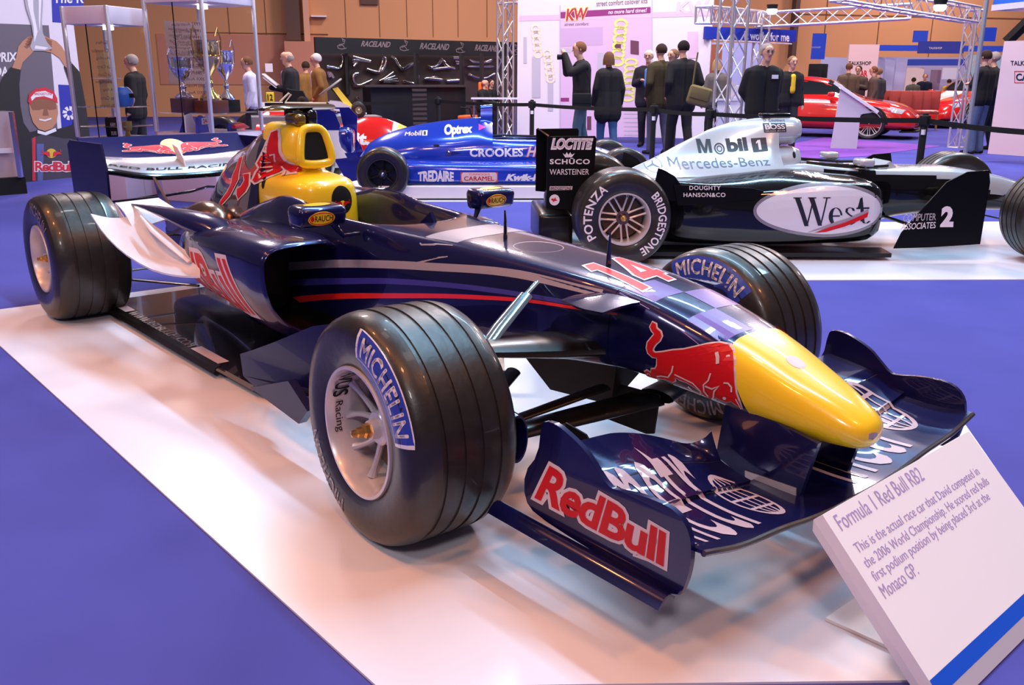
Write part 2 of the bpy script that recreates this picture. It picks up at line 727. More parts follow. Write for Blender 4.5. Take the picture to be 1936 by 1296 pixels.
# ---- survival cell and nose
CH = [
    # x     c     wc    zc   wr    zr    ws    zs    wm    zm    wl    zl    wb    zb
    [.986, 0, .418, .006, .418, .010, .417, .020, .412, .024, .400, .020, .388, .010, .382, 0, .382],
    [.975, 0, .430, .010, .430, .026, .427, .046, .418, .052, .400, .044, .380, .025, .368, 0, .367],
    [.94, 0, .452, .020, .450, .046, .446, .070, .432, .078, .406, .068, .376, .040, .360, 0, .358],
    [.88, 0, .480, .030, .479, .065, .474, .090, .456, .100, .418, .090, .380, .055, .360, 0, .356],
    [.80, 0, .512, .035, .511, .080, .506, .110, .488, .122, .440, .112, .392, .075, .366, 0, .362],
    [.67, 0, .565, .040, .564, .090, .560, .130, .540, .145, .480, .135, .410, .095, .382, 0, .380],
    [.52, 0, .612, .050, .611, .100, .607, .145, .590, .162, .520, .155, .430, .115, .402, 0, .400],
    [.30, 0, .660, .055, .659, .110, .656, .155, .642, .176, .560, .172, .450, .130, .412, 0, .410],
    [.10, 0, .680, .060, .679, .125, .677, .172, .663, .200, .560, .200, .440, .150, .398, 0, .396],
    [-.10, 0, .688, .065, .688, .130, .686, .180, .672, .212, .560, .212, .420, .160, .360, 0, .356],
    [-.50, 0, .703, .080, .703, .150, .700, .205, .688, .245, .560, .245, .390, .180, .290, 0, .286],
    [-.86, 0, .708, .100, .708, .180, .706, .240, .694, .275, .550, .275, .340, .200, .200, 0, .196],
    [-.94, 0, .690, .120, .700, .195, .712, .250, .704, .280, .550, .280, .320, .200, .170, 0, .166],
    [-1.02, 0, .50, .150, .52, .210, .715, .255, .706, .285, .550, .285, .300, .200, .150, 0, .146],
    [-1.30, 0, .42, .170, .44, .220, .725, .275, .718, .300, .550, .300, .250, .210, .110, 0, .106],
    [-1.48, 0, .42, .175, .46, .215, .755, .275, .742, .310, .550, .310, .220, .210, .080, 0, .076],
    [-1.62, 0, .44, .175, .50, .210, .765, .275, .745, .315, .550, .315, .200, .220, .070, 0, .066],
    [-1.80, 0, .50, .175, .55, .205, .730, .270, .710, .310, .540, .310, .200, .220, .070, 0, .066],
    [-2.05, 0, .60, .120, .62, .190, .660, .260, .640, .300, .520, .300, .200, .220, .070, 0, .066],
]
cm = MB()
cm.loft(body(CH, 90, -2.05, .235, it=2))
CHV = cm.bvh()
chassis = cm.build('chassis', NAVY, car, ang=60)
nm = MB()
nm.loft(body(CH, 60, .237, .986, it=2))
NSV = nm.bvh()
nose = nm.build('nose_cone', NAVY, car, ang=60)
allm = MB()
allm.loft(body(CH, 140, -2.05, .986, it=2))
ALLV = allm.bvh()

# ---- yellow nose end: same skin, a hair proud
ym = MB()
rings = body(CH, 40, .50, .986, it=2)
yo = []
V = []
idx = {}
m0 = MB().loft(rings)
bm = bmesh.new()
vs = [bm.verts.new(p) for p in m0.v]
bm.verts.ensure_lookup_table()
for f in m0.f:
    bm.faces.new([vs[i] for i in f])
bmesh.ops.recalc_face_normals(bm, faces=bm.faces[:])
# boundary plane: leans forward going down, from the top at x=.60 to the bottom at x=.715
n_ = Vector((1, 0, .46)).normalized()
bmesh.ops.bisect_plane(bm, geom=bm.verts[:]+bm.edges[:]+bm.faces[:], plane_co=Vector((.605, 0, .60)), plane_no=n_, clear_inner=True)
for v in bm.verts:
    v.normal_update()
    v.co += v.normal*.0012
me = bpy.data.meshes.new('yellow_nose')
bm.to_mesh(me)
bm.free()
me.materials.append(YELLOW)
_fin(me, True, 60)
o = bpy.data.objects.new('nose_tip', me)
COL.objects.link(o)
o.parent = car
o['label'] = 'yellow nose tip'

# ---- printing on the nose and tub
def topq(pts):
    return quad(*[Vector((x, y, .9)) for x, y in pts])


DN = (0, 0, -1)
flat = lambda z=.9: (lambda u, v: Vector((u, v, z)))
# chequers: rows across the nose
chk = []
xs = [.245, .36, .475, .60]
for i in range(3):
    for j in range(2):
        if (i+j) % 2 == 0:
            y0, y1 = ((-.2, 0), (0, .2))[j]
            a0, a1 = xs[i], xs[i+1]
            chk.append([(a0, y0), (a1, y0), (a1, y1), (a0, y1)])
decal('chequer_print', poly_shape(chk), flat(), PURPLE, nose, DN, NSV, .0008, .03)
chk2 = [[(.20, -.2), (.245, -.2), (.245, 0), (.20, 0)]]
ONE = [(.00, 1.0), (.10, 1.0), (.17, 1.0), (.36, .0), (.20, .0)]
NUM_RED = [[(.02, .80), (.10, 1.0), (.30, 1.0), (.30, 0), (.14, 0), (.14, .80)], [(.46, .36), (.78, 1.0), (.92, 1.0), (.92, .36), (1.0, .36), (1.0, .20), (.92, .20), (.92, 0), (.77, 0), (.77, .20), (.46, .20)]]
NUM_HOLE = [[(.62, .37), (.765, .37), (.765, .68)]]
for z, (txt, off) in enumerate((('14', .05), ('14', 0))):
    decal('number_print', poly_shape([grow(p, off) for p in NUM_RED]), quad((.296, -.135, .9), (.262, .085, .9), (-.005, .135, .9), (.024, -.092, .9)), (WHITE, RED)[z], car, DN, ALLV, (.0014, .0022)[z], .03)
# pale band near the cockpit
decal('number_hole', poly_shape(NUM_HOLE), quad((.296, -.135, .9), (.262, .085, .9), (-.005, .135, .9), (.024, -.092, .9)), WHITE, car, DN, ALLV, .003, .03)
decal('grey_band', poly_shape([[(-.66, -.245), (-.50, -.215), (-.535, .215), (-.72, .235)]]), flat(), GREYP, chassis, DN, CHV, .0008, .04)
# side stripes (x,z), printed on both flanks
def side_strip(P, w0, w1, material, name):
    n = len(P)
    dense = []
    for i in range(n-1):
        for k in range(10):
            t = k/10
            dense.append((P[i][0]+(P[i+1][0]-P[i][0])*t, P[i][1]+(P[i+1][1]-P[i][1])*t))
    dense.append(P[-1])
    xs_ = [p[0] for p in P]
    zs_ = [p[1] for p in P]
    top = []
    bot = []
    m__ = len(dense)
    for i, (x, _) in enumerate(dense):
        t = i/(m__-1)
        z = pchip(xs_, zs_, x)
        w_ = w0+(w1-w0)*t
        top.append((x, z+w_/2))
        bot.append((x, z-w_/2))
    polys = [[bot[i], bot[i+1], top[i+1], top[i]] for i in range(m__-1)]
    for sgn in (-1, 1):
        decal(name, poly_shape(polys), (lambda s_: (lambda u, v: Vector((u, s_*.6, v))))(sgn), material, chassis, (0, -sgn, 0), ALLV, .0009, .05)


side_strip([(-1.60, .455), (-1.1, .545), (-.62, .604), (-.1, .645), (.19, .640)], .035, .020, GREYP, 'grey_stripe')
side_strip([(-1.60, .385), (-1.1, .475), (-.75, .530), (-.3, .575), (.15, .600)], .030, .012, mat('violet_print', (.05, .04, .30), .3, 0, .8), 'violet_stripe')
side_strip([(-1.60, .305), (-1.15, .405), (-.79, .470), (-.35, .540), (-.05, .575), (.26, .592)], .028, .006, mat('scarlet_print', (.80, .02, .02), .3, 0, .5), 'red_stripe')

# ---- bull emblem (traced once; charging to the right, head low)
BULL = [(1180, -62), (1212, -45), (1222, -8), (1262, 22), (1276, 60), (1262, 96), (1226, 128), (1204, 162), (1200, 186), (1224, 205), (1290, 200), (1380, 186), (1470, 182), (1560, 164), (1650, 146), (1720, 146), (1780, 172), (1826, 222), (1856, 300), (1872, 400), (1882, 500), (1890, 590), (1908, 668), (1918, 738), (1880, 700), (1846, 664), (1800, 668), (1756, 650), (1722, 622), (1706, 612), (1668, 640), (1620, 606), (1596, 560), (1540, 512), (1492, 476), (1430, 452), (1392, 428), (1384, 462), (1350, 474), (1290, 448), (1216, 440), (1176, 446), (1112, 432), (1086, 418), (1094, 380), (1124, 366), (1160, 388), (1176, 352), (1214, 352), (1236, 318), (1240, 250), (1196, 240), (1158, 206), (1146, 160), (1154, 112), (1196, 62), (1212, 40), (1186, 10), (1168, -24)]
BW = stroke([(1388, 322), (1372, 378), (1330, 424), (1262, 414), (1212, 418)], 13) + stroke([(1396, 400), (1470, 440), (1548, 482), (1606, 560), (1590, 592), (1530, 556), (1500, 512)], 12) \
    + stroke([(1702, 398), (1682, 462), (1640, 500), (1636, 560), (1660, 610)], 12) + stroke([(1652, 512), (1706, 540), (1766, 514), (1722, 562), (1700, 628), (1726, 640)], 13) \
    + stroke([(1728, 220), (1744, 262), (1750, 318)], 24) + stroke([(1802, 488), (1836, 492), (1862, 530), (1860, 574)], 13) + stroke([(1888, 640), (1904, 690), (1916, 736)], 9) \
    + stroke([(1110, 404), (1134, 384), (1150, 410)], 9) + [ell(1798, 630, 15, 15, 12)]
BBOX = (1050, 760, 1920, -80)


def bull(fn, parent, D, bvh, off=.001, ml=.03, scale=1., detail=True, white=None):
    decal('bull_outline', poly_shape([grow(BULL, -13*scale if False else 13*scale)], BBOX), fn, white or PINKW, parent, D, bvh, off, ml)
    decal('bull_print', poly_shape([BULL], BBOX), fn, RED, parent, D, bvh, off*1.9, ml)
    if detail:
        decal('bull_details', poly_shape(BW, BBOX), fn, white or PINKW, parent, D, bvh, off*2.8, ml)['kind'] = 'stuff'


BP = {(-1): quad((.353, -.5, .312), (.680, -.5, .407), (.658, -.5, .654), (.336, -.5, .588))}
bull(BP[-1], car, (0, 1, 0), ALLV, .0022)
bull(quad((.353, .5, .312), (.680, .5, .407), (.658, .5, .654), (.336, .5, .588)), car, (0, -1, 0), ALLV, .0022)
# small badges on the tip
decal('nose_badge', poly_shape([ell(.915, -.012, .030, .026)]), flat(), PINKW, car, (-.45, 0, -1), ALLV, .002, .02)
decal('nose_badge', poly_shape([ell(0, 0, .020, .008)]), lambda u, v: Vector((1.2, u-.022, .402+v)), GREYP, car, (-1, 0, 0), ALLV, .0025, .01)

# ---- small aerials on the nose
m_ = MB()
m_.tube([(.057, 0, .66), (.057, 0, .72), (.060, 0, .792)], [.013, .009, .003], 8, flat=.5)
m_.build('antenna', BLACK, car)
m_ = MB()
m_.tube([(-.445, 0, .69), (-.445, 0, .75), (-.448, 0, .80)], [.008, .006, .003], 8)
m_.build('antenna', BLACK, car)
m_ = MB()
m_.prism([(-.96, .695), (-.86, .700), (-.89, .745)], lambda a, b: Vector((a, 0, b)), (0, .015, 0))
m_.build('windscreen_fin', NAVY, car)
# round hatch on the nose top
m_ = MB()
for c_, r_ in (((-.27, .0), .085),):
    pts = [Vector((c_[0]+r_*cos(a), c_[1]+r_*sin(a), .9)) for a in [2*pi*i/40 for i in range(41)]]
    pp = []
    for p in pts:
        h, n, i, d = ALLV.ray_cast(p, Vector(DN))
        pp.append(h+n*.001)
    m_.tube(pp, .0016, 5, cap=False)
m_.build('hatch_seam', PINKW, car)
# nose strakes
for s_ in (-1, 1):
    m_ = MB()
    g = []
    for i in range(7):
        t = i/6
        xi = .13+.21*t
        g.append([Vector((xi-(.03+.01*(1-t))*u, s_*(.168+(.285-.168)*u*(.55+.45*min(1, t*1.6))), .628+.012*t-.006*u-.012*u*u+.010*sin(pi*t)*(1-u))) for u in (0, .25, .5, .75, 1)])
    m_.sheet(g, .007)
    m_.build('nose_strake', NAVY, car, ang=50)

# ---- headrest, roll hoop and airbox (yellow)
def hring(z, xf, xb, hw, e=.62, n=40):
    out = []
    cx, rx = (xf+xb)/2, (xf-xb)/2
    for k in range(n):
        a = 2*pi*k/n
        c_, s_ = cos(a), sin(a)
        out.append(Vector((cx+rx*(abs(c_)**e)*(1 if c_ > 0 else -1), hw*(abs(s_)**e)*(1 if s_ > 0 else -1), z)))
    return out


HR = [(.50, -1.62, -2.16, .175), (.60, -1.62, -2.16, .175), (.70, -1.625, -2.16, .175), (.765, -1.635, -2.16, .170), (.795, -1.655, -2.16, .155), (.808, -1.69, -2.16, .135), (.818, -1.745, -2.16, .108), (.832, -1.80, -2.16, .094),
      (.858, -1.815, -2.16, .094), (.874, -1.800, -2.16, .106), (.90, -1.792, -2.16, .112), (.94, -1.796, -2.16, .110), (.98, -1.806, -2.17, .102), (1.015, -1.822, -2.17, .090), (1.036, -1.85, -2.16, .068), (1.046, -1.90, -2.12, .042)]
zz = [h[0] for h in HR]
m_ = MB()
rg = []
for k in range(60):
    z = .50+(1.042-.50)*k/59
    rg.append(hring(z, *[pchip(zz, [h[i] for h in HR], z) for i in (1, 2, 3)]))
m_.loft(rg)
HV = m_.bvh()
airbox = m_.build('airbox', YELLOW, car, ang=60)
airbox['label'] = 'yellow airbox and headrest'
# intake mouth
mouth = [(-.070, .872), (-.040, .866), (0, .864), (.040, .866), (.070, .872), (.080, .886), (.078, .92), (.068, .965), (.056, 1.005), (.036, 1.022), (0, 1.025), (-.036, 1.022), (-.056, 1.005), (-.068, .965), (-.078, .92), (-.080, .886)]
mouth = chaikin(mouth, 1)
fx = lambda z: -1.772-.30*max(0, z-.90)**1.2
m_ = MB()
pts = [Vector((fx(z), y, z)) for y, z in mouth]
ring_n = 12
rr = []
N = len(pts)
for i in range(N):
    t = (pts[(i+1) % N]-pts[i-1]).normalized()
    a = Vector((1, 0, 0))
    b = t.cross(a).normalized()
    rr.append([pts[i]+Vector((-.010, 0, 0))+.020*(a*cos(2*pi*k/ring_n)+b*sin(2*pi*k/ring_n)) for k in range(ring_n)])
rr.append(rr[0])
m_.loft(rr, cap=False)
m_.build('intake_lip', YELLOW, car, ang=80)
m_ = MB()
inner = [Vector((fx(z)-.004, y, z)) for y, z in mouth]
m_.add(inner, [tuple(range(N))])
m_.build('intake_mouth', MATTE, car, smooth=False)
# camera wing above the airbox
m_ = MB()
prof = [(.055, .004), (.04, .014), (0, .018), (-.05, .010), (-.085, -.002), (-.04, -.008), (.03, -.008)]
rings = []
for y in (-.185, -.13, -.06, 0, .06, .12, .158):
    s_ = .55 if y == -.185 else 1.
    rings.append([Vector((-1.91+a*s_, y, 1.108+b*s_ + (0 if y > -.18 else -.004))) for a, b in prof])
m_.loft(rings)
cw = m_.build('camera_wing', mat('bronze_lacquer', (.10, .045, .015), .2, .5, 1.), car, ang=40)
m_ = MB()
m_.box((-1.92, .03, 1.065), (.16, .05, .075), bev=.015)
m_.build('camera_mount', BLACK, car)
m_ = MB()
m_.box((-1.89, -.035, 1.06), (.12, .06, .055), bev=.02)
m_.build('camera_pod', AMBER, car)
# headrest badge
hb_ = lambda u, v: Vector((-1.2, .03+(-u), .712+v))
decal('headrest_badge', poly_shape([ell(0, 0, .054, .062)]), lambda u, v: Vector((-1.2, .035+u, .715+v)), MATTE, airbox, (-1, 0, 0), HV, .002, .02)
decal('badge_sun', poly_shape([ell(0, 0, .016, .014)]), lambda u, v: Vector((-1.2, .035+u, .698+v)), YELLOW, airbox, (-1, 0, 0), HV, .0035, .02)
for sg in (1, -1):
    decal('badge_bull', poly_shape([BULL], BBOX), quad((-1.2, .035-sg*.044, .686), (-1.2, .035-sg*.002, .686), (-1.2, .035-sg*.002, .716), (-1.2, .035-sg*.044, .716)), RED, airbox, (-1, 0, 0), HV, .0045, .02)
decal('airbox_hole', poly_shape([ell(-1.99, .775, .018, .028, 16)]), lambda u, v: Vector((u, -.6, v)), MATTE, airbox, (0, 1, 0), HV, .002, .02)

# ---- engine cover
EC = [
    [-3.02, 0, .50, .02, .50, .05, .49, .07, .46, .09, .40, .10, .30, 0, .28],
    [-2.95, 0, .56, .02, .56, .06, .54, .09, .50, .11, .42, .12, .30, 0, .26],
    [-2.87, 0, .64, .02, .64, .07, .60, .10, .54, .13, .44, .14, .30, 0, .25],
    [-2.76, 0, .76, .02, .75, .07, .70, .11, .62, .15, .50, .17, .32, 0, .25],
    [-2.64, 0, .85, .025, .84, .07, .79, .11, .70, .16, .58, .20, .34, 0, .25],
    [-2.40, 0, .93, .03, .925, .075, .88, .12, .78, .18, .62, .24, .34, 0, .25],
    [-2.18, 0, 1.00, .05, .995, .10, .95, .135, .86, .20, .64, .26, .34, 0, .25],
    [-2.05, 0, 1.02, .05, 1.01, .11, .97, .13, .88, .19, .64, .26, .34, 0, .25],
]
m_ = MB()
m_.loft(body(EC, 40, it=2))
ECV = m_.bvh()
COVER_REFL = mat('painted_cover_reflection', (.42, .34, .36), .08, .75, 1.)  # bright reflection on the navy cover, put into the colour
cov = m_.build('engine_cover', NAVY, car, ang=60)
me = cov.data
me.materials.append(COVER_REFL)
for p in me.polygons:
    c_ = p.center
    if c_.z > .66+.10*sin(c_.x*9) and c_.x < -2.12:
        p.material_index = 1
# big bull on the cover: head and horn run over the yellow
COVQ = ((-2.596, -.6, .570), (-1.773, -.6, .661), (-1.724, -.6, 1.037), (-2.507, -.6, 1.005))
covm = MB()
covm.loft(body(EC, 40, it=2))
covm.loft(rg)
CV2 = covm.bvh()
HEADP = [(385, 390), (430, 370), (452, 440), (470, 560), (505, 645), (560, 700), (600, 745), (540, 752), (480, 700), (468, 740), (455, 765), (410, 800), (350, 830), (330, 812), (345, 740), (362, 700), (332, 660), (350, 600), (372, 520), (380, 440)]
LEG1 = [(70, 620), (120, 605), (134, 690), (152, 760), (172, 800), (150, 850), (112, 950), (60, 1010), (6, 1066), (20, 1000), (74, 920), (90, 840), (70, 780), (82, 700)]
LEG2 = [(200, 890), (240, 870), (262, 810), (228, 760), (284, 752), (304, 850), (290, 910), (240, 978), (214, 940)]
FLNK = [(120, 640), (150, 560), (180, 640), (270, 720), (300, 690), (330, 640), (340, 700), (320, 770), (250, 760), (150, 770)]
CB = (-48, 1104, 624, 336)
cq = quad(*COVQ)
for nm_, ps, mt_, of_ in (('bull_outline', [grow(HEADP, 22), grow(LEG1, 16), grow(LEG2, 16)], PINKW, .003), ('bull_flank', [FLNK], mat('faded_red_print', (.50, .06, .05), .25, 0, .8), .002), ('bull_print', [HEADP, LEG1, LEG2], RED, .006), ('bull_details', stroke([(400, 590), (440, 580), (432, 640)], 16)+[ell(398, 740, 14, 18, 12)]+stroke([(470, 690), (530, 780)], 14), PINKW, .008)):
    decal(nm_, poly_shape(ps, CB), cq, mt_, cov, (0, 1, 0), CV2, of_, .04)

# ---- mirrors
for s_ in (-1, 1):
    m_ = MB()
    m_.box((0, 0, 0), (.10, .200, .088), bev=.024)
    for v_i, v in enumerate(m_.v):
        x, y, z = v
        if x < 0:
            pass
        m_.v[v_i] = (x*(1+.15*(z > 0)), y, z*(1-.12*(x > .02)))
    MV = m_.bvh()
    mo = m_.build('mirror', NAVY, car, ang=60)
    mo.location = (-1.035, s_*.415, .752)
    decal('mirror_oval', poly_shape([ell(0, 0, .055, .026)]), lambda u, v: Vector((.3, u-.012, v-.004)), YELLOW, mo, (-1, 0, 0), MV, .001, .02)
    decal('mirror_oval_ring', poly_shape(stroke(ell(0, 0, .050, .022), .003, True)), lambda u, v: Vector((.3, u-.012, v-.004)), RED, mo, (-1, 0, 0), MV, .0018, .02)
    decal('mirror_lettering', text_shape('RAUCH', bold=.01), quad((.3, -.040, -.014), (.3, .034, -.014), (.3, .034, .008), (.3, -.040, .008)), MATTE, mo, (-1, 0, 0), MV, .002, .02)
    decal('mirror_dot', poly_shape([ell(-.050, -.003, .007, .010, 12)]), lambda u, v: Vector((.3, u, v)), RED, mo, (-1, 0, 0), MV, .002, .02)
    decal('mirror_top_oval', poly_shape([ell(0, 0, .024, .055)]), lambda u, v: Vector((u-.0, v, .3)), YELLOW, mo, (0, 0, -1), MV, .001, .02)
    m_ = MB()
    m_.tube([(.0, s_*-.065, -.03), (.005, s_*-.080, -.06), (.015, s_*-.10, -.085), (.05, s_*-.150, -.075)], [.016, .011, .009, .007], 8)
    m_.build('mirror_stalk', NAVY, mo)

# ---- side pods
def pod(s_):
    ST = [
        # x   innertop  shoulder  outer  mid   low  bottom innerbottom
        [-2.95, .10, .44, .14, .44, .19, .42, .20, .36, .20, .30, .18, .20, .10, .16],
        [-2.6, .10, .50, .20, .50, .27, .47, .29, .40, .29, .32, .26, .22, .10, .16],
        [-2.3, .12, .56, .30, .57, .40, .53, .43, .46, .42, .37, .36, .25, .12, .16],
        [-2.1, .15, .60, .38, .61, .52, .585, .55, .50, .53, .40, .42, .27, .14, .16],
        [-1.8, .18, .625, .42, .635, .59, .62, .615, .53, .60, .42, .46, .28, .16, .16],
        [-1.5, .20, .640, .45, .650, .61, .632, .625, .53, .60, .40, .48, .26, .20, .16],
        [-1.27, .20, .640, .45, .650, .605, .632, .620, .53, .595, .39, .50, .25, .22, .18],
        [-1.17, .22, .632, .45, .640, .590, .620, .602, .52, .58, .40, .49, .28, .26, .22],
    ]
    R_ = body(ST, 50, it=2, mirror=False)
    R_ = [[Vector((p.x, s_*p.y, p.z)) for p in r] for r in R_]
    # taper: rear mouth closed; front: rolled lip then inner duct
    last = R_[-1]
    c_ = sum(last, Vector())/len(last)
    def inset(r, k, x, push=0):
        cc = sum(r, Vector())/len(r)
        return [Vector((x, cc.y+(p.y-cc.y)*k+push, cc.z+(p.z-cc.z)*k)) for p in r]
    lips = [inset(last, .975, -1.155), inset(last, .93, -1.150), inset(last, .90, -1.160)]
    m1 = MB()
    m1.loft(R_+lips, cap=False)
    bv = m1.bvh()
    p1 = m1.build('sidepod', NAVY, car, ang=60)
    m2 = MB()
    duct = [inset(last, .90, -1.160), inset(last, .87, -1.25), inset(last, .80, -1.40, -s_*.01), inset(last, .75, -1.50)]
    m2.loft(duct, cap=False)
    m2.add(duct[-1], [tuple(range(len(last)))])
    m2.build('radiator_duct', CARBON, p1)
    return p1, bv


podR, PV = pod(-1)
podL, PVL = pod(1)
for z, off in enumerate((.07, 0)):
    for s_, pr, bv in ((-1, podR, PV), (1, podL, PVL)):
        q = ((-2.10, .250), (-1.30, .340), (-1.42, .555), (-2.13, .510))
        if s_ == 1:
            q = ((-1.30, .335), (-2.10, .240), (-2.13, .520), (-1.42, .560))
        decal('sidepod_lettering', text_shape('RedBull', bold=.018, off=off*.8, space=.98), quad(*[Vector((a, s_*1., b)) for a, b in q]), (PINKW, RED)[z], pr, (0, -s_, 0), bv, (.0012, .0024)[z], .03)
decal('sidepod_small_print', text_shape('energises.com', bold=.02), quad((-1.95, -1, .262), (-1.42, -1, .30), (-1.42, -1, .318), (-1.95, -1, .278)), PINKW, podR, (0, 1, 0), PV, .001, .03)
for s_, pr, bv in ((-1, podR, PV), (1, podL, PVL)):
    a, b = (-.57, -.33) if s_ < 0 else (.33, .57)
    decal('lip_lettering', text_shape('metr', bold=.01), quad((-.9, a, .600), (-.9, a+.15, .600), (-.9, a+.15, .628), (-.9, a, .628)), WHITE, pr, (-1, 0, -.35), bv, .0012, .02)
    gl = []
    gl += stroke(ell(0, 0, 1, 1, 24), .14, True)+stroke(ell(0, 0, .45, 1, 24), .1, True)+stroke([(-1, 0), (1, 0)], .1)+stroke([(0, -1), (0, 1)], .1)+stroke([(-.85, .5), (.85, .5)], .1)+stroke([(-.85, -.5), (.85, -.5)], .1)
    GLOBE = poly_shape(gl, (-1, -1, 1, 1))
    decal('lip_globe', GLOBE, quad((-.9, a+.165, .598), (-.9, a+.200, .598), (-.9, a+.200, .630), (-.9, a+.165, .630)), WHITE, pr, (-1, 0, -.35), bv, .0012, .02)
decal('driver_lettering', text_shape('D.COULTHARD'), quad((-1.80, -.8, .655), (-1.50, -.8, .670), (-1.50, -.8, .690), (-1.80, -.8, .677)), WHITE, chassis, (0, 1, -.15), CHV, .001, .03)

# ---- floor, deflectors
m_ = MB()
FP = [(-3.15, .585), (-2.6, .595), (-2.2, .60), (-1.66, .605), (-1.30, .60), (-1.05, .50), (-.80, .30), (-.80, -.30), (-1.05, -.50), (-1.30, -.60), (-1.66, -.605), (-2.2, -.60), (-2.6, -.595), (-3.15, -.585)]
m_.prism(FP, lambda a, b: Vector((a, b, .045)), (0, 0, .025))
fl = m_.build('floor_pan', mat('glossy_carbon_floor', (.012, .010, .010), .16, 0, 1.), car, smooth=False)
for s_ in (-1, 1):
    m_ = MB()
    m_.sheet([[(x, s_*.595, .06), (x, s_*.620, .052), (x, s_*.630, .03)] for x in (-3.12, -2.6, -2.2, -1.9, -1.62)], .006)
    m_.build('floor_edge', CARBON, car)
q_ = quad((-2.80, -.594, .2), (-1.99, -.594, .2), (-1.99, -.545, .2), (-2.80, -.545, .2))
decal('floor_lettering', text_shape('WWW.REDBULLF1.COM', bold=.02), q_, WHITE, fl, DN, None, 0, .05).location = (0, 0, -.14)
for a, b in ((-3.08, -2.83), (-1.96, -1.66)):
    decal('floor_bar', poly_shape([[(a, -.600), (b, -.600), (b, -.540), (a, -.540)]]), lambda u, v: Vector((u, v, .0595)), PINKW, fl, DN, None, 0, .05)
for s_ in (-1, 1):
    m_ = MB()
    m_.prism([(-1.12, .255), (-1.11, .172), (-.97, .135), (-.835, .110), (-.77, .15), (-.71, .215), (-.54, .25), (-.44, .28), (-.42, .47), (-.46, .50), (-.62, .46), (-.85, .36), (-1.0, .30)], lambda a, b: Vector((a, s_*(.715-.05*(a+1.1)-.10*max(0, a+.75)), b)), (0, .010, 0))
    m_.build('bargeboard', NAVYD, car, ang=30)
    m_ = MB()
    m_.prism([(-1.0, .16), (-.62, .135), (-.55, .20), (-.68, .27)], lambda a, b: Vector((a, s_*(.73+.02*(a+1)), b)), (0, .03, 0))
    m_.build('deflector_foot', NAVYD, car)
    m_ = MB()
    m_.tube([(-.95, s_*.70, .22), (-1.15, s_*.50, .22)], .01, 6)
    m_.tube([(-.60, s_*.66, .30), (-.55, s_*.22, .33)], .01, 6)
    m_.build('deflector_strut', CARBON, car)

# ---- front suspension
FW_C = (0, -.7335, .326)
for s_ in (-1, 1):
    m_ = MB()
    def foil(p0, p1, c0, c1, th=.16):
        p0, p1 = Vector(p0), Vector(p1)
        prof_ = [(.5, 0), (.3, .45), (-.1, .5), (-.5, 0), (-.1, -.5), (.3, -.45)]
        prof_ = chaikin(prof_, 1)
        return [[p + Vector((a*c, 0, b*c*th)) for a, b in prof_] for p, c in ((p0, c0), (p0.lerp(p1, .35), c0*.82+c1*.18), (p0.lerp(p1, .7), c0*.45+c1*.55), (p1, c1))]
    m_.loft(foil((.10, s_*.15, .47), (.03, s_*.60, .515), .30, .13, .24))
    m_.build('upper_wishbone', CARBON, car, ang=60)
    m_ = MB()
    m_.loft(foil((.26, s_*.02, .30), (.0, s_*.60, .205), .15, .10, .25))
    m_.loft(foil((-.28, s_*.10, .27), (.0, s_*.60, .205), .08, .06, .3))
    m_.build('lower_wishbone', CARBON, car, ang=60)
    m_ = MB()
    m_.loft(foil((.17, s_*.12, .335), (.09, s_*.60, .27), .06, .05, .3))
    m_.build('track_rod', CARBON, car, ang=60)
    m_ = MB()
    m_.tube([(-.055, s_*.20, .635), (-.035, s_*.27, .605)], .009, 8)
    m_.tube([(-.035, s_*.265, .607), (.02, s_*.42, .54), (.06, s_*.52, .49)], [.024, .026, .024], 10, flat=.55)
    m_.build('push_rod', mat('polished_strut', (.55, .75, .80), .12, .9, .5), car, ang=60)
    m_ = MB()
    m_.box((.005, s_*.555, .33), (.09, .05, .30), bev=.02)
    m_.build('upright', CARBON, car)
    m_ = MB()
    dr = []
    for t, (x, w_, h_, z) in enumerate(((.30, .075, .11, .325), (.24, .075, .125, .325), (.10, .06, .14, .33), (-.08, .04, .12, .33))):
        dr.append([Vector((x, s_*(.585-.0*t)+w_*.62*cos(2*pi*k/20)*(.8), z+h_*.62*sin(2*pi*k/20))) for k in range(20)])
    inn = [[Vector((p.x-.0, p.y+(s_*.585-p.y)*.12, .325+(p.z-.325)*.88)) for p in dr[0]], [Vector((p.x-.10, p.y+(s_*.585-p.y)*.3, .325+(p.z-.325)*.7)) for p in dr[0]]]
    m_.loft([inn[1], inn[0]]+dr, cap=False)
    m_.add(inn[1], [tuple(range(20))])
    m_.build('brake_duct', NAVY, car, ang=60)
m_ = MB()
m_.add([(.20, -.10, .42), (.20, .10, .42), (-.25, .14, .40), (-.25, -.14, .40), (.09, 0, .225), (-.20, 0, .20)], [(0, 1, 2, 3), (0, 4, 1), (0, 3, 5, 4), (1, 4, 5, 2), (2, 5, 3)])
m_.build('keel', MATTE, car, smooth=False)
m_ = MB()
m_.prism([(.03, .19), (.10, .32), (.30, .33), (.285, .20), (.255, .19)], lambda a, b: Vector((a, -.01, b-.012)), (0, .006, 0))
m_.build('turning_vane', MATTE, car, smooth=False)

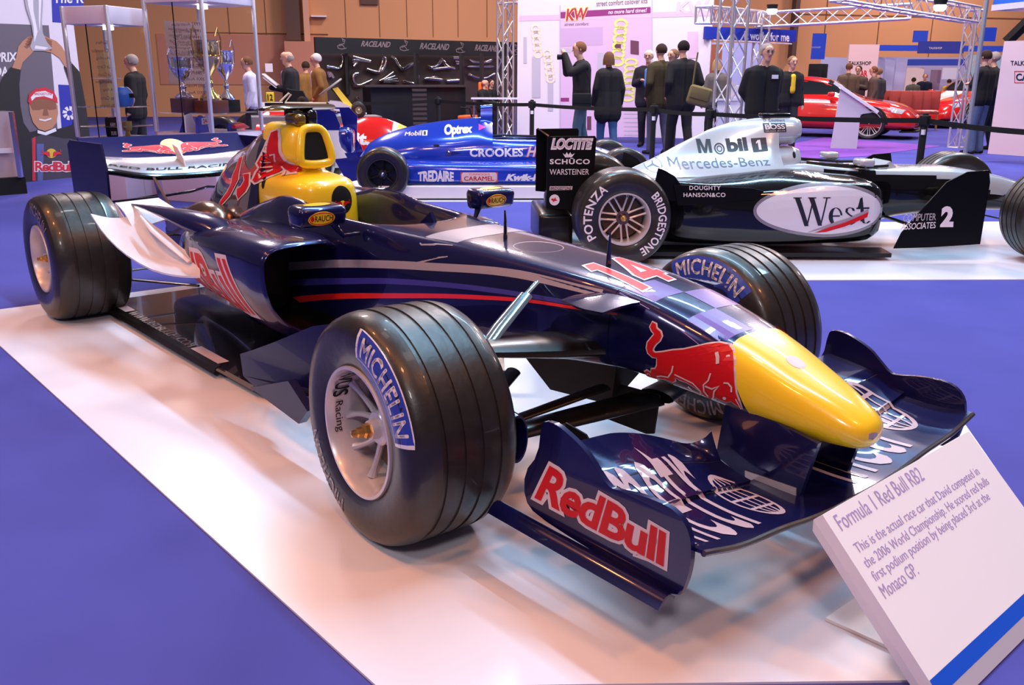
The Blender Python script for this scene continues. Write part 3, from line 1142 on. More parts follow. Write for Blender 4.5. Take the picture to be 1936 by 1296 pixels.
# ---- wheels
mk = [('MICHELIN', 76, 16, .238, .292, WHITE, 0, True), ('MICHELIN', 250, 195, .240, .290, GREYP, 0, False)]
stl = -.062
make_wheel(car, FW_C, .326, .333, .187, ('vee', 5), ALU, None, mk, steer=stl)
make_wheel(car, (0, .7335, .326), .326, .333, .187, ('vee', 5), ALU, None, [('MICHELIN', 170, 110, .238, .292, WHITE, 0, True), ('MICHELIN', 350, 300, .238, .292, GREYP, 0, False)], flip=True, steer=stl)
make_wheel(car, (-3.141, -.71, .33), .33, .38, .178, ('vee', 5), ALU, None, [('MICHELIN', 95, 40, .235, .29, GREYP, 0, False)])
make_wheel(car, (-3.141, .71, .33), .33, .38, .178, ('vee', 5), ALU, None, None, flip=True)
# logo on the rim barrel and the inner sidewall of the far wheel
for wo in [c for c in car.children if c.name.startswith('wheel')][:1]:
    decal('rim_lettering', text_shape('AVUS', bold=.02), lambda u, v: Vector((.1625*cos(radians(112+48*u)), -.150+.048*v, .1625*sin(radians(112+48*u)))), MATTE, wo, (0, 0, 0.001), None, 0, .01)
    decal('rim_lettering', text_shape('Racing'), lambda u, v: Vector((.1625*cos(radians(166+32*u)), -.145+.030*v, .1625*sin(radians(166+32*u)))), MATTE, wo, (0, 0, 0.001), None, 0, .01)
for wo in [c for c in car.children if c.name.startswith('wheel')][1:2]:
    tt = tyre_mb(.326, .333, .187)
    bvv = tt.bvh()
    for (a0, a1, mt, pt) in ((118, 50, WHITE, True), (298, 232, GREYP, False)):
        f_ = arc_fn(180-a0, 180-a1, .238, .292, .2)
        if pt:
            decal('label_patch', poly_shape([[(i/24, 0) for i in range(25)]+[(1-i/24, 1) for i in range(25)]]), arc_fn(180-a0-5, 180-a1+5, .226, .304, .2), BLUEP, wo, (0, -1, 0), bvv, .0006, .03)
        f2 = arc_fn(a0, a1, .238, .292, .2)
        g2 = lambda u, v, f=f2: Vector((-f(u, v).x, f(u, v).y, f(u, v).z))
        decal('lettering', text_shape('MICHELIN', bold=.022, space=1.08), g2, mt, wo, (0, -1, 0), bvv, .0014, .012)

# ---- front wing
YS = [-.64, -.5, -.35, -.2, -.1, 0, .1, .2, .35, .5, .64]
ZT = {.96: [.292, .262, .250, .232, .226, .226], .84: [.282, .255, .245, .226, .220, .220], .72: [.288, .268, .255, .228, .222, .222], .62: [.320, .310, .292, .252, .232, .230], .47: [.332, .325, .310, .272, .245, .24]}


def wz(x, y):
    ays = [.64, .5, .35, .2, .1, 0][::-1]
    xs_ = sorted(ZT)
    zs_ = [pchip(ays, ZT[k][::-1], abs(y)) for k in xs_]
    return pchip(xs_, zs_, x)


def wing_sheet(xf, xr, y0, y1, dz=0., ny=36, nx=10, th=.008, tip=None):
    g = []
    for i in range(ny+1):
        y = y0+(y1-y0)*i/ny
        row = []
        for j in range(nx+1):
            t = j/nx
            xr_ = xr if not tip else xr+.135*max(0, min(1, (.42-abs(y))/.25))**1.5
            x = xf+(xr_-xf)*t
            z = wz(x, y)+dz*t
            if tip and j >= 0:
                z += tip*max(0, 1-(abs(y)-min(abs(y0), abs(y1)))/.07)**2*t**1.3
            row.append(Vector((x, y, z)))
        g.append(row)
    mm = MB()
    mm.sheet(g, th)
    return mm


mwm = wing_sheet(.955, .73, -.64, .64, ny=60)
MWV = mwm.bvh()
mw = mwm.build('front_wing', NAVY, car, ang=60)
m_ = MB()
m_.tube([(.958, y, wz(.955, y)-.002) for y in [-.64+1.28*i/60 for i in range(61)]], .0075, 8)
m_.build('wing_leading_edge', mat('woven_carbon_edge', (.05, .035, .03), .3, .2, 1.), car)
FV = {}
for s_ in (-1, 1):
    a, b = (-.64, -.165) if s_ < 0 else (.165, .64)
    fm = wing_sheet(.745, .615, a, b, dz=.012)
    for i, v in enumerate(fm.v):
        fm.v[i] = (v[0], v[1], v[2]+.012)
    FV[s_] = fm.bvh()
    f1 = fm.build('wing_flap', NAVY, car, ang=60)
    f2 = wing_sheet(.645, .475, a, b, dz=.010, tip=.06)
    for i, v in enumerate(f2.v):
        f2.v[i] = (v[0], v[1], v[2]+.022)
    FV[s_*2] = f2.bvh()
    f2.build('wing_flap', NAVY, car, ang=60)
    m_ = MB()
    m_.tube([(.648, y, wz(.645, y)+.020) for y in [a+(b-a)*i/20 for i in range(21)]], .0045, 6)
    m_.build('flap_leading_edge', MATS['woven_carbon_edge'], car)
    m_ = MB()
    EP = [(.408, .215), (.408, .289), (.455, .350), (.466, .435), (.480, .448), (.520, .450), (.575, .432), (.619, .412), (.650, .385), (.690, .352), (.715, .350), (.793, .366), (.867, .369), (.905, .355), (.928, .328), (.936, .290), (.935, .251), (.926, .205), (.910, .165), (.80, .162), (.60, .170), (.45, .185)]
    EP = chaikin(EP, 1)
    m_.prism(EP, lambda a_, b_: Vector((a_, s_*(.645+.02*max(0, .5-a_)*2), b_)), (0, .014, 0))
    EPV = m_.bvh()
    ep = m_.build('front_endplate', NAVY, car, ang=40)
    m_ = MB()
    g = []
    for i in range(16):
        t = i/15
        x = .32+.58*t
        base = .168-.006*t
        g.append([(x+(.03*(1-t) if False else 0), s_*(.652+d*(.052)), base+.018*sin(pi*d)-.012*d) for d in (0, .2, .4, .6, .8, 1)])
    m_.sheet(g, .006)
    m_.build('endplate_foot', NAVY, car, ang=60)
    # printing
    for z, off in enumerate((.07, 0)):
        q = [(.447, .232), (.866, .222), (.868, .305), (.500, .338)]
        if s_ == 1:
            q = [(.866, .222), (.447, .232), (.500, .338), (.868, .305)]
        decal('endplate_lettering', text_shape('RedBull', bold=.03, off=off, space=.93), quad(*[Vector((u, s_*.9, v)) for u, v in q]), (PINKW, RED)[z], ep, (0, -s_, 0), EPV, (.001, .002)[z], .05)
    m_ = MB()
    m_.prism([(.62, .41), (.60, .25), (.72, .205), (.86, .205), (.90, .38), (.78, .40)], lambda a_, b_: Vector((a_, s_*.115, b_)), (0, .016, 0))
    m_.build('wing_pylon', NAVY, car)
    m_ = MB()
    m_.prism([(.70, .240), (.855, .245), (.858, .212), (.705, .200)], lambda a_, b_: Vector((a_, s_*.126, b_)), (0, .004, 0))
    m_.build('pylon_plate', SILVER, car)
    m_ = MB()
    m_.prism([(.395, .38), (.41, .28), (.55, .29), (.47, .37)], lambda a_, b_: Vector((a_, s_*.50, b_)), (0, .005, 0))
    m_.build('wing_vane', CARBON, car, smooth=False)
# big lettering on the wing planes, read from the front
WINGP = mat('wing_print', (.50, .37, .42), .4, 0, .3)


def wing_print(s_, shp, quad_, mats_=WINGP):
    vv = MB()
    for sh in (wing_sheet(.955, .73, -.64, .64, ny=60),):
        vv.add(sh.v, sh.f)
    k = MB()
    a, b = (-.64, -.165) if s_ < 0 else (.165, .64)
    fm = wing_sheet(.745, .615, a, b, dz=.012)
    vv.add([(v[0], v[1], v[2]+.012) for v in fm.v], fm.f)
    fm = wing_sheet(.645, .475, a, b, dz=.010, tip=.06)
    vv.add([(v[0], v[1], v[2]+.022) for v in fm.v], fm.f)
    decal('wing_lettering', shp, quad(*[Vector((x, y, .9)) for x, y in quad_]), mats_, car, DN, vv.bvh(), .0015, .02)


wing_print(-1, text_shape('metr', bold=.0), [(.925, -.625), (.925, -.335), (.56, -.335), (.56, -.625)])
wing_print(-1, GLOBE, [(.905, -.325), (.905, -.215), (.70, -.215), (.70, -.325)])
wing_print(1, text_shape('metr', bold=.0), [(.925, .05), (.925, .40), (.62, .40), (.62, .05)])
wing_print(1, GLOBE, [(.86, .41), (.86, .55), (.63, .55), (.63, .41)])

# ---- winglets ahead of the rear wheels
for s_ in (-1, 1):
    m_ = MB()
    outer = [(-2.485, .80, .629), (-2.36, .79, .555), (-2.13, .78, .493), (-1.86, .75, .455), (-1.72, .70, .448), (-1.63, .645, .452)]
    inner_ = [(-2.43, .60, .615), (-2.30, .60, .595), (-2.12, .60, .570), (-1.96, .60, .535), (-1.86, .595, .515), (-1.76, .59, .50)]
    g = []
    for i in range(13):
        t = i/12*(len(outer)-1)
        k = [j for j in range(len(outer))]
        po = Vector([pchip(k, [p[c] for p in outer], t) for c in range(3)])
        pi_ = Vector([pchip(k, [p[c] for p in inner_], t) for c in range(3)])
        row = []
        for j in range(6):
            u = j/5
            p = po.lerp(pi_, u)
            row.append(Vector((p.x, s_*p.y, p.z-.02*sin(pi*u))))
        g.append(row)
    m_.sheet(g, .008)
    m_.build('wheel_winglet', WHITEP, car, ang=60)
    m_ = MB()
    m_.prism([(-2.55, .660), (-2.50, .595), (-2.30, .52), (-2.33, .568), (-2.45, .61)], lambda a, b: Vector((a, s_*.665, b)), (0, .006, 0))
    m_.build('winglet_fence', WHITEP, car, smooth=False)
    m_ = MB()
    g = []
    for i in range(7):
        t = i/6
        a = Vector((-2.55+.22*t, s_*.665, .662-.10*t+.04*sin(pi*t)*.5))
        b = Vector((-2.66+.32*t, s_*.42, .656-.045*t))
        g.append([a.lerp(b, u) for u in (0, .33, .66, 1)])
    m_.sheet(g, .006)
    m_.build('upper_winglet', WHITEP, car, ang=60)
    m_ = MB()
    HN = [(-2.52, .60, .655, .004, .004), (-2.30, .60, .662, .05, .012), (-2.05, .585, .655, .10, .028), (-1.90, .56, .640, .12, .045), (-1.78, .53, .62, .11, .045), (-1.68, .50, .59, .07, .03)]
    rgs = []
    for x, y, z, wy, hz in HN:
        rgs.append([Vector((x, s_*(y-wy*.4+wy*.75*cos(2*pi*k/16)), z-hz*.2+hz*sin(2*pi*k/16))) for k in range(16)])
    m_.loft(rgs)
    m_.build('sidepod_horn', NAVY, car, ang=60)
    m_ = MB()
    m_.tube([(-2.24, s_*.655, .635), (-2.05, s_*.67, .59), (-1.90, s_*.655, .545), (-1.78, s_*.625, .49)], [.006, .014, .016, .012], 8, flat=.5)
    m_.build('horn_stay', WHITEP, car, ang=60)
    # exhaust bulge and heat shield
    m_ = MB()
    rgs = []
    for i in range(9):
        t = i/8
        rad = .115*sqrt(max(0, 1-(2*t-1)**2))*1.0+.004
        rgs.append([Vector((-2.62+.42*t, s_*(.27+rad*cos(2*pi*k/20)), .535+rad*1.0*sin(2*pi*k/20))) for k in range(20)])
    m_.loft(rgs)
    m_.build('exhaust_bulge', COPPER, car, ang=80)
    m_ = MB()
    g = []
    for i in range(7):
        t = i/6
        g.append([Vector((-2.98+.42*t, s_*(.27+.05*u), .44+(.26*(1-t)**1.1+.03)*u)) for u in (0, .5, 1)])
    m_.sheet(g, .012)
    m_.build('heat_shield', COPPER, car, ang=50)

# ---- rear end
for s_ in (-1, 1):
    m_ = MB()
    m_.prism([(-3.24, .895), (-3.80, .888), (-3.86, .86), (-3.84, .30), (-3.30, .30), (-3.22, .45), (-3.20, .60), (-3.19, .75)], lambda a, b: Vector((a, s_*.490, b)), (0, .012, 0))
    m_.build('rear_endplate', NAVYD, car, smooth=False)
    m_ = MB()
    for rr_ in (((-3.141, .62, .30), (-2.95, .22, .30)), ((-3.141, .62, .20), (-2.75, .22, .16)), ((-3.141, .62, .42), (-2.9, .2, .42)), ((-3.2, .6, .2), (-3.2, .2, .2))):
        m_.tube([(p[0], s_*p[1], p[2]) for p in rr_], .013, 8, flat=.5)
    m_.build('rear_wishbone', CARBON, car)
    m_ = MB()
    m_.box((-3.12, s_*.50, .31), (.12, .05, .26), bev=.02)
    m_.build('upright', CARBON, car)
m_ = MB()
m_.box((-3.15, 0, .30), (.7, .24, .26), bev=.06)
m_.box((-3.15, 0, .46), (.4, .16, .10), bev=.03)
m_.build('gearbox', CARBON, car)
g = []
for i in range(21):
    y = -.485+.97*i/20
    c_ = 1-(y/.485)**2
    g.append([Vector((-3.50-.19*t, y, .805-.022*c_+(.095+.022*c_)*t - .010*sin(pi*t))) for t in (0, .25, .5, .75, 1)])
m_ = MB()
m_.sheet(g, .010)
RFV = m_.bvh()
rf = m_.build('rear_wing_flap', mat('satin_navy', (.010, .010, .09), .6, 0, 0, spec=.05), car, ang=60)
sx = poly_shape([ell(.035, .840, .078, .042)])
decal('flap_sun', sx, lambda u, v: Vector((-2.8, u, v)), YELLOW, rf, (-1, 0, 0), RFV, .001, .03)
bull(quad((-2.8, -.29, .795), (-2.8, .02, .795), (-2.8, .02, .868), (-2.8, -.29, .868)), rf, (-1, 0, 0), RFV, .0025, .04, scale=1.6)
bull(quad((-2.8, .375, .800), (-2.8, .055, .800), (-2.8, .055, .878), (-2.8, .375, .878)), rf, (-1, 0, 0), RFV, .0025, .04, scale=1.6)
m_ = MB()
g = []
for i in range(25):
    y = -.485+.97*i/24
    c_ = (1-(abs(y)/.485)**2)
    c_ = c_*c_*(3-2*c_)
    g.append([Vector((-3.30-.20*t, y+0, .758-.052*c_+(.048+.03*c_)*t+.012*sin(pi*t))) for t in (0, .2, .4, .6, .8, 1)])
m_.sheet(g, .012)
RMV = m_.bvh()
m_.build('rear_wing', SILVER, car, ang=60)
m_ = MB()
m_.tube([(-3.300, r[0].y, r[0].z-.016) for r in g], .016, 10)
m_.build('wing_underside', BLACK, car)
decal('rear_wing_lettering', text_shape('RED BULL RACING', bold=.02, shear=.2), lambda u, v: Vector((-2.6, -.42+.84*u, .60+.22*v+.0)), MATTE, car, (-1, 0, 0), None, 0, .5).hide_render = False
bpy.data.objects.remove(bpy.data.objects['rear_wing_lettering'])
lt = decal('rear_wing_lettering', text_shape('RED BULL RACING', bold=.02, shear=.2), lambda u, v: Vector((-3.325-.022*v, -.44+.80*u, .95)), MATTE, car, DN, RMV, .002, .03)
m_ = MB()
m_.prism([(-3.52, .86), (-3.44, .845), (-3.37, .79), (-3.335, .715), (-3.40, .72), (-3.47, .79)], lambda a, b: Vector((a, 0, b)), (0, .008, 0))
m_.build('wing_fin', WHITEP, car, smooth=False)
m_ = MB()
m_.tube([(-3.4, -.485, .56), (-3.35, -.2, .575), (-3.3, 0, .60), (-3.3, .1, .62), (-3.35, .25, .60), (-3.4, .485, .56)], [.02]*6, 8, flat=.4)
m_.build('beam_wing', BLACK, car)
# ================================================================== silver and black grand prix car
SIL2 = mat('silver_car_paint', (.62, .66, .72), .22, .25, 1.)
BLK2 = mat('gloss_black_car_paint', (.004, .004, .005), .12, 0, .5, spec=.3)
MR = (-2.86649, 3.05193, 0)
MTH = .914038
mc = thing('racing_car', 'silver and black formula racing car with pale oval on its flank and number 2', 'racing car', MR, MTH)


def sideq(pts, s_=-1, y=1.2):
    return quad(*[Vector((x, s_*y, z)) for x, z in pts])


BLS = mat('satin_black_car_paint', (.004, .004, .005), .4, 0, 0, spec=.12)
# engine cover / roll hoop (silver)
SEC = [
    [.00, 0, .50, .010, .50, .05, .48, .09, .46, .16, .44, .22, .42, 0, .40],
    [.198, 0, .592, .012, .592, .06, .57, .12, .55, .24, .535, .32, .52, 0, .45],
    [.378, 0, .676, .014, .676, .07, .64, .13, .60, .27, .565, .36, .54, 0, .45],
    [.575, 0, .782, .016, .782, .075, .72, .14, .66, .27, .585, .38, .54, 0, .45],
    [.812, 0, .892, .020, .892, .08, .81, .15, .71, .27, .605, .38, .54, 0, .45],
    [1.011, 0, .946, .030, .946, .09, .87, .16, .74, .27, .63, .38, .55, 0, .45],
    [1.213, 0, .970, .050, .970, .11, .92, .17, .76, .27, .65, .38, .56, 0, .45],
    [1.416, 0, .972, .065, .972, .135, .93, .18, .72, .27, .65, .37, .56, 0, .45],
]
S2 = [
    [1.40, 0, .972, .065, .972, .13, .93, .14, .84, .10, .80, .05, .775, 0, .77],
    [1.448, 0, .955, .055, .955, .11, .92, .12, .85, .09, .82, .04, .80, 0, .795],
]
m_ = MB()
m_.loft(body([r[:] for r in SEC if r[0] < 1.3]+[[1.27, 0, .972, .055, .972, .12, .925, .16, .74, .27, .655, .38, .56, 0, .45]], 50))
m_.loft(body([[1.20, 0, .968, .050, .968, .11, .925, .135, .84, .10, .80, .06, .77, 0, .765]]+S2, 14))
m_.loft(body([[1.24, 0, .755, .05, .755, .11, .745, .155, .70, .17, .66, .17, .60, 0, .55], [1.40, 0, .760, .05, .760, .11, .745, .150, .70, .165, .66, .16, .60, 0, .55], [1.455, 0, .74, .04, .74, .09, .73, .125, .69, .14, .66, .13, .62, 0, .58]], 14))
EV = m_.bvh()
ec = m_.build('engine_cover', SIL2, mc, ang=60)
m_ = MB()
m_.prism([(-.085, .85), (.085, .85), (.10, .92), (.05, .952), (-.05, .952), (-.10, .92)], lambda a, b: Vector((1.449, a, b)), (.004, 0, 0))
m_.build('intake_mouth', MATTE, mc, smooth=False)
m_ = MB()
m_.lathe([(0, .020), (.004, .020)], 16, 'y', c=(1.395, -.158, .690))
m_.build('hoop_hole', MATTE, mc)
bpy.data.objects.remove(bpy.data.objects['hoop_hole'])
decal('hoop_hole', poly_shape([ell(1.395, .70, .012, .024, 14)]), lambda u, v: Vector((u, -1, v)), MATTE, mc, (0, 1, 0), EV, .002)
# camera box on the hoop
m_ = MB()
m_.box((1.27, 0, .985), (.22, .11, .03), bev=.01)
m_.build('camera_pod', BLK2, mc)
# tub and nose
TUB = [
    [.9, 0, .60, .10, .60, .22, .60, .32, .60, .36, .45, .30, .15, 0, .10],
    [1.30, 0, .60, .14, .60, .20, .64, .30, .625, .34, .45, .30, .15, 0, .10],
    [1.44, 0, .50, .15, .52, .21, .655, .30, .635, .33, .45, .30, .15, 0, .10],
    [1.60, 0, .45, .17, .46, .23, .640, .30, .615, .33, .45, .30, .15, 0, .12],
    [1.92, 0, .45, .17, .46, .22, .615, .29, .595, .31, .45, .28, .18, 0, .15],
    [2.10, 0, .52, .12, .53, .19, .615, .26, .590, .29, .45, .26, .22, 0, .2],
    [2.20, 0, .612, .08, .612, .17, .612, .24, .585, .27, .45, .25, .25, 0, .22],
    [2.55, 0, .612, .07, .612, .15, .605, .215, .575, .24, .45, .22, .28, 0, .26],
    [2.95, 0, .560, .06, .560, .13, .553, .185, .53, .20, .43, .18, .29, 0, .27],
    [3.30, 0, .468, .05, .468, .10, .460, .145, .44, .16, .36, .14, .27, 0, .25],
    [3.85, 0, .30, .04, .30, .07, .295, .10, .28, .11, .24, .09, .19, 0, .18],
    [4.05, 0, .23, .01, .23, .02, .23, .03, .22, .03, .21, .02, .20, 0, .20],
]
m_ = MB()
m_.loft(body(TUB, 70))
TV = m_.bvh()
tb_ = m_.build('tub', SIL2, mc, ang=60)
tb_.data.materials.append(BLK2)
for p in tb_.data.polygons:
    c_ = p.center
    lim = .575 if c_.x < 2.3 else .575-.27*max(0, c_.x-2.45)
    lim = min(lim, .575)
    if c_.z < lim-.02 and c_.x < 3.2 or (abs(c_.y) > .2 and c_.z < .60 and c_.x < 2.0) or (abs(c_.y) < .2 and c_.z < .58 and 1.42 < c_.x < 2.1):
        p.material_index = 1
# side pods (black), one piece across each side
for s_ in (-1, 1):
    PD = [
        [-.05, .05, .42, .12, .42, .20, .40, .22, .34, .22, .20, .18, .12, .05, .10],
        [.24, .10, .54, .30, .55, .42, .56, .46, .50, .46, .22, .40, .10, .10, .08],
        [.50, .15, .555, .42, .55, .56, .54, .62, .48, .63, .20, .58, .10, .15, .08],
        [.90, .20, .59, .46, .575, .63, .52, .695, .46, .70, .20, .66, .10, .20, .08],
        [1.28, .22, .625, .45, .60, .62, .545, .700, .49, .715, .22, .68, .10, .20, .08],
        [1.60, .22, .60, .45, .58, .64, .555, .705, .51, .715, .24, .68, .11, .20, .08],
        [1.80, .24, .575, .45, .565, .64, .548, .700, .50, .705, .26, .66, .12, .24, .10],
        [1.88, .26, .54, .45, .53, .60, .51, .66, .46, .665, .28, .62, .16, .26, .14],
    ]
    R_ = [[Vector((p.x, s_*p.y, p.z)) for p in r] for r in body(PD, 50, mirror=False)]
    m_ = MB()
    m_.loft(R_)
    if s_ == -1:
        PM = m_.bvh()
    po = m_.build('sidepod', BLK2, mc, ang=60)
    if s_ == -1:
        MP = po
    m_ = MB()
    m_.prism([(-.1, .62), (1.95, .74), (1.98, .50), (-.1, .3)], lambda a, b: Vector((a, s_*b, .045)), (0, 0, .03))
    m_.build('floor_pan', CARBON, mc, smooth=False)
    m_ = MB()
    BG = [(1.86, .10), (1.951, .099), (1.995, .212), (2.108, .361), (2.27, .563), (2.41, .635), (2.56, .646), (2.58, .562), (2.575, .127), (2.219, .106)]
    BG = BG[1:]
    m_.prism(BG, lambda a, b: Vector((a, s_*.755, b)), (0, .012, 0))
    bg_ = m_.build('bargeboard', BLS, mc, smooth=False)
    m_ = MB()
    m_.tube([(2.35, s_*.75, .42), (2.4, s_*.25, .40)], .012, 6)
    m_.tube([(2.1, s_*.75, .25), (2.1, s_*.25, .25)], .012, 6)
    m_.build('bargeboard_strut', CARBON, mc)
    m_ = MB()
    m_.prism([(.22, .50), (.251, .657), (.30, .640), (.37, .60), (.428, .523), (.50, .43), (.36, .43)], lambda a, b: Vector((a, s_*.700, b)), (0, .010, 0))
    m_.build('rear_flick', BLS, mc, smooth=False)
    # pod wing panel ahead of the rear wheel
    m_ = MB()
    m_.prism([(.36, .545), (.90, .520), (1.00, .50), (.95, .44), (.40, .40)], lambda a, b: Vector((a, s_*.712, b)), (0, .01, 0))
    m_.build('pod_panel', BLS, mc, smooth=False)
    # wheels
    mk2 = [('POTENZA', 212, 122, .225, .285, WHITE, 0, False), ('BRIDGESTONE', 42, -62, .228, .285, WHITE, 0, False)] if s_ == -1 else None
    make_wheel(mc, (0, s_*.71, .33), .33, .38, .182, ('pair', 7), ALU, None, mk2, flip=s_ > 0)
    make_wheel(mc, (3.103, s_*.73, .33), .33, .34, .182, ('pair', 7), ALU, None, None, flip=s_ > 0)
    m_ = MB()
    for a, b in (((3.05, .16, .40), (3.10, .58, .42)), ((3.3, .14, .36), (3.10, .58, .42)), ((2.9, .16, .25), (3.10, .58, .22)), ((3.3, .12, .24), (3.10, .58, .22)), ((0, .15, .30), (0, .55, .30)), ((.4, .15, .3), (0, .55, .28))):
        m_.tube([(a[0], s_*a[1], a[2]), (b[0], s_*b[1], b[2])], .012, 8, flat=.5)
    m_.build('wishbone', CARBON, mc)
    # rear wing endplate
    m_ = MB()
    m_.prism([(-.50, .855), (-.165, .860), (-.155, .84), (-.175, .352), (-.36, .345), (-.50, .358)], lambda a, b: Vector((a, s_*.505, b)), (0, .012, 0))
    if s_ == -1:
        MEV = m_.bvh()
    e_ = m_.build('rear_endplate', BLS, mc, smooth=False)
    if s_ == -1:
        MEP = e_
m_ = MB()
for (x0, z0, x1, z1) in ((-.20, .73, -.36, .80), (-.34, .78, -.49, .86), (-.18, .45, -.40, .50)):
    m_.sheet([[(x0+(x1-x0)*t, y, z0+(z1-z0)*t-.02*sin(pi*t)) for y in (-.50, -.25, 0, .25, .50)] for t in (0, .25, .5, .75, 1)], .010)
m_.build('rear_wing', BLK2, mc, ang=50)
m_ = MB()
m_.box((-.22, 0, .28), (.5, .22, .30), bev=.05)
m_.box((-.42, 0, .17), (.25, .85, .26), bev=.03)
m_.build('gearbox_and_diffuser', CARBON, mc)
for x, y, z, sx_ in ((1.855, -.33, .662, .13), (1.855, .33, .662, .13)):
    m_ = MB()
    m_.box((x, y, z), (sx_*.8, .17, .055), bev=.018)
    m_.tube([(x+.02, y*.93, z-.02), (x+.06, y*.75, z-.07)], .008, 6)
    m_.build('mirror', SIL2, mc)
m_ = MB()
m_.prism([(2.06, .60), (2.19, .61), (2.14, .655)], lambda a, b: Vector((a, 0, b)), (0, .30, 0))
m_.build('windscreen', SIL2, mc, smooth=False)
m_ = MB()
m_.box((1.66, 0, .57), (.30, .16, .12), bev=.03)
m_.build('seat_back', MATTE, mc)
for s_ in (-1, 1):
    m_ = MB()
    m_.tube([(1.46, s_*.24, .655), (1.60, s_*.25, .640), (1.92, s_*.25, .620), (2.10, s_*.20, .625)], .012, 6)
    m_.build('cockpit_rim', CARBON, mc)

# print on the silver and black car
Y1 = (0, 1, 0)
INK = mat('dark_print', (.012, .014, .03), .4)
GRINK = mat('slate_print', (.11, .14, .22), .4)
decal('fuel_lettering', poly_shape([[(0, 0), (.22, 0), (.22, .62), (.40, 0), (.60, 0), (.78, .62), (.78, 0), (1, 0), (1, 1), (.70, 1), (.50, .34), (.30, 1), (0, 1)]]), sideq([(.675, .712), (.775, .715), (.770, .812), (.668, .812)]), INK, ec, Y1, EV, .0015)
decal('fuel_lettering', poly_shape(stroke(ell(.828, .745, .033, .036, 24), .010, True)+stroke(ell(.828, .745, .017, .019, 20), .007, True)), lambda u, v: Vector((u, -1, v)), INK, ec, Y1, EV, .0015)
decal('fuel_lettering', text_shape('bil', bold=.05), sideq([(.885, .720), (1.036, .733), (1.028, .829), (.876, .817)]), INK, ec, Y1, EV, .0015)
decal('fuel_box', poly_shape([[(1.069, .721), (1.179, .733), (1.171, .829), (1.061, .821)]]), lambda u, v: Vector((u, -1, v)), INK, ec, Y1, EV, .0012)
decal('fuel_one', poly_shape([[(.35, 0), (.75, 0), (.75, 1), (.42, 1), (.10, .80), (.10, .62), (.35, .74)]]), sideq([(1.095, .738), (1.145, .743), (1.140, .812), (1.090, .808)]), WHITE, ec, Y1, EV, .0025)
decal('engine_lettering', text_shape('Mercedes-Benz', space=1.02), sideq([(.453, .597), (1.175, .636), (1.168, .688), (.448, .680)]), GRINK, ec, Y1, EV, .0018, .02)
star = stroke(ell(.343, .626, .060, .050, 32), .006, True)
for a in (90, 210, 330):
    a = radians(a)
    p = (.343+.058*cos(a), .626+.048*sin(a))
    n2 = (-sin(a)*.007, cos(a)*.007)
    star.append([(.343+n2[0], .626+n2[1]), p, (.343-n2[0], .626-n2[1])])
decal('star_badge', poly_shape(star), lambda u, v: Vector((u, -1, v)), GRINK, ec, Y1, EV, .0018, .02)
decal('name_lettering', text_shape('D. Coulthard'), sideq([(1.166, .942), (1.318, .942), (1.318, .960), (1.166, .960)]), INK, ec, Y1, EV, .002, .02)
decal('suit_box', poly_shape([[(1.160, .862), (1.325, .868), (1.318, .934), (1.155, .930)]]), lambda u, v: Vector((u, -1, v)), INK, ec, Y1, EV, .0015)
decal('suit_lettering', text_shape('BOSS', bold=.02), sideq([(1.172, .884), (1.315, .890), (1.310, .924), (1.168, .920)]), WHITE, ec, Y1, EV, .003, .02)
decal('suit_lettering', text_shape('HUGO BOSS'), sideq([(1.172, .869), (1.315, .874), (1.315, .881), (1.172, .877)]), WHITE, ec, Y1, EV, .003, .02)
decal('pod_lettering', text_shape('West', bold=.03), sideq([(1.371, .572), (1.535, .575), (1.53, .606), (1.367, .602)]), WHITE, MP, Y1, PM, .002, .02)
for i, (t, q) in enumerate((('DOUGHTY', [(.472, .508), (.691, .507), (.689, .537), (.470, .537)]), ('HANSON&CO', [(.434, .460), (.728, .459), (.726, .489), (.432, .489)]))):
    decal('panel_lettering', text_shape(t, bold=.015, space=1.1), quad(*[Vector((x, -.7195, z)) for x, z in q]), WHITE, mc, Y1, None, .001, .1)
# pale oval
ov = []
for i in range(48):
    a = 2*pi*i/48
    rx = .50 if cos(a) < 0 else .40
    x = 1.46+rx*cos(a)
    ov.append((x, .362+.168*sin(a)*(1-.12*(cos(a) < 0)*abs(cos(a)))))
decal('oval_print', poly_shape([grow(ov, .022)]), lambda u, v: Vector((u, -1.2, v)), mat('oval_shade', (.22, .20, .24), .3, 0, 1.), MP, Y1, PM, .0015, .04)
decal('oval_print', poly_shape([ov]), lambda u, v: Vector((u, -1.2, v)), mat('oval_pale', (.72, .70, .78), .25, 0, 1.), MP, Y1, PM, .0025, .04)


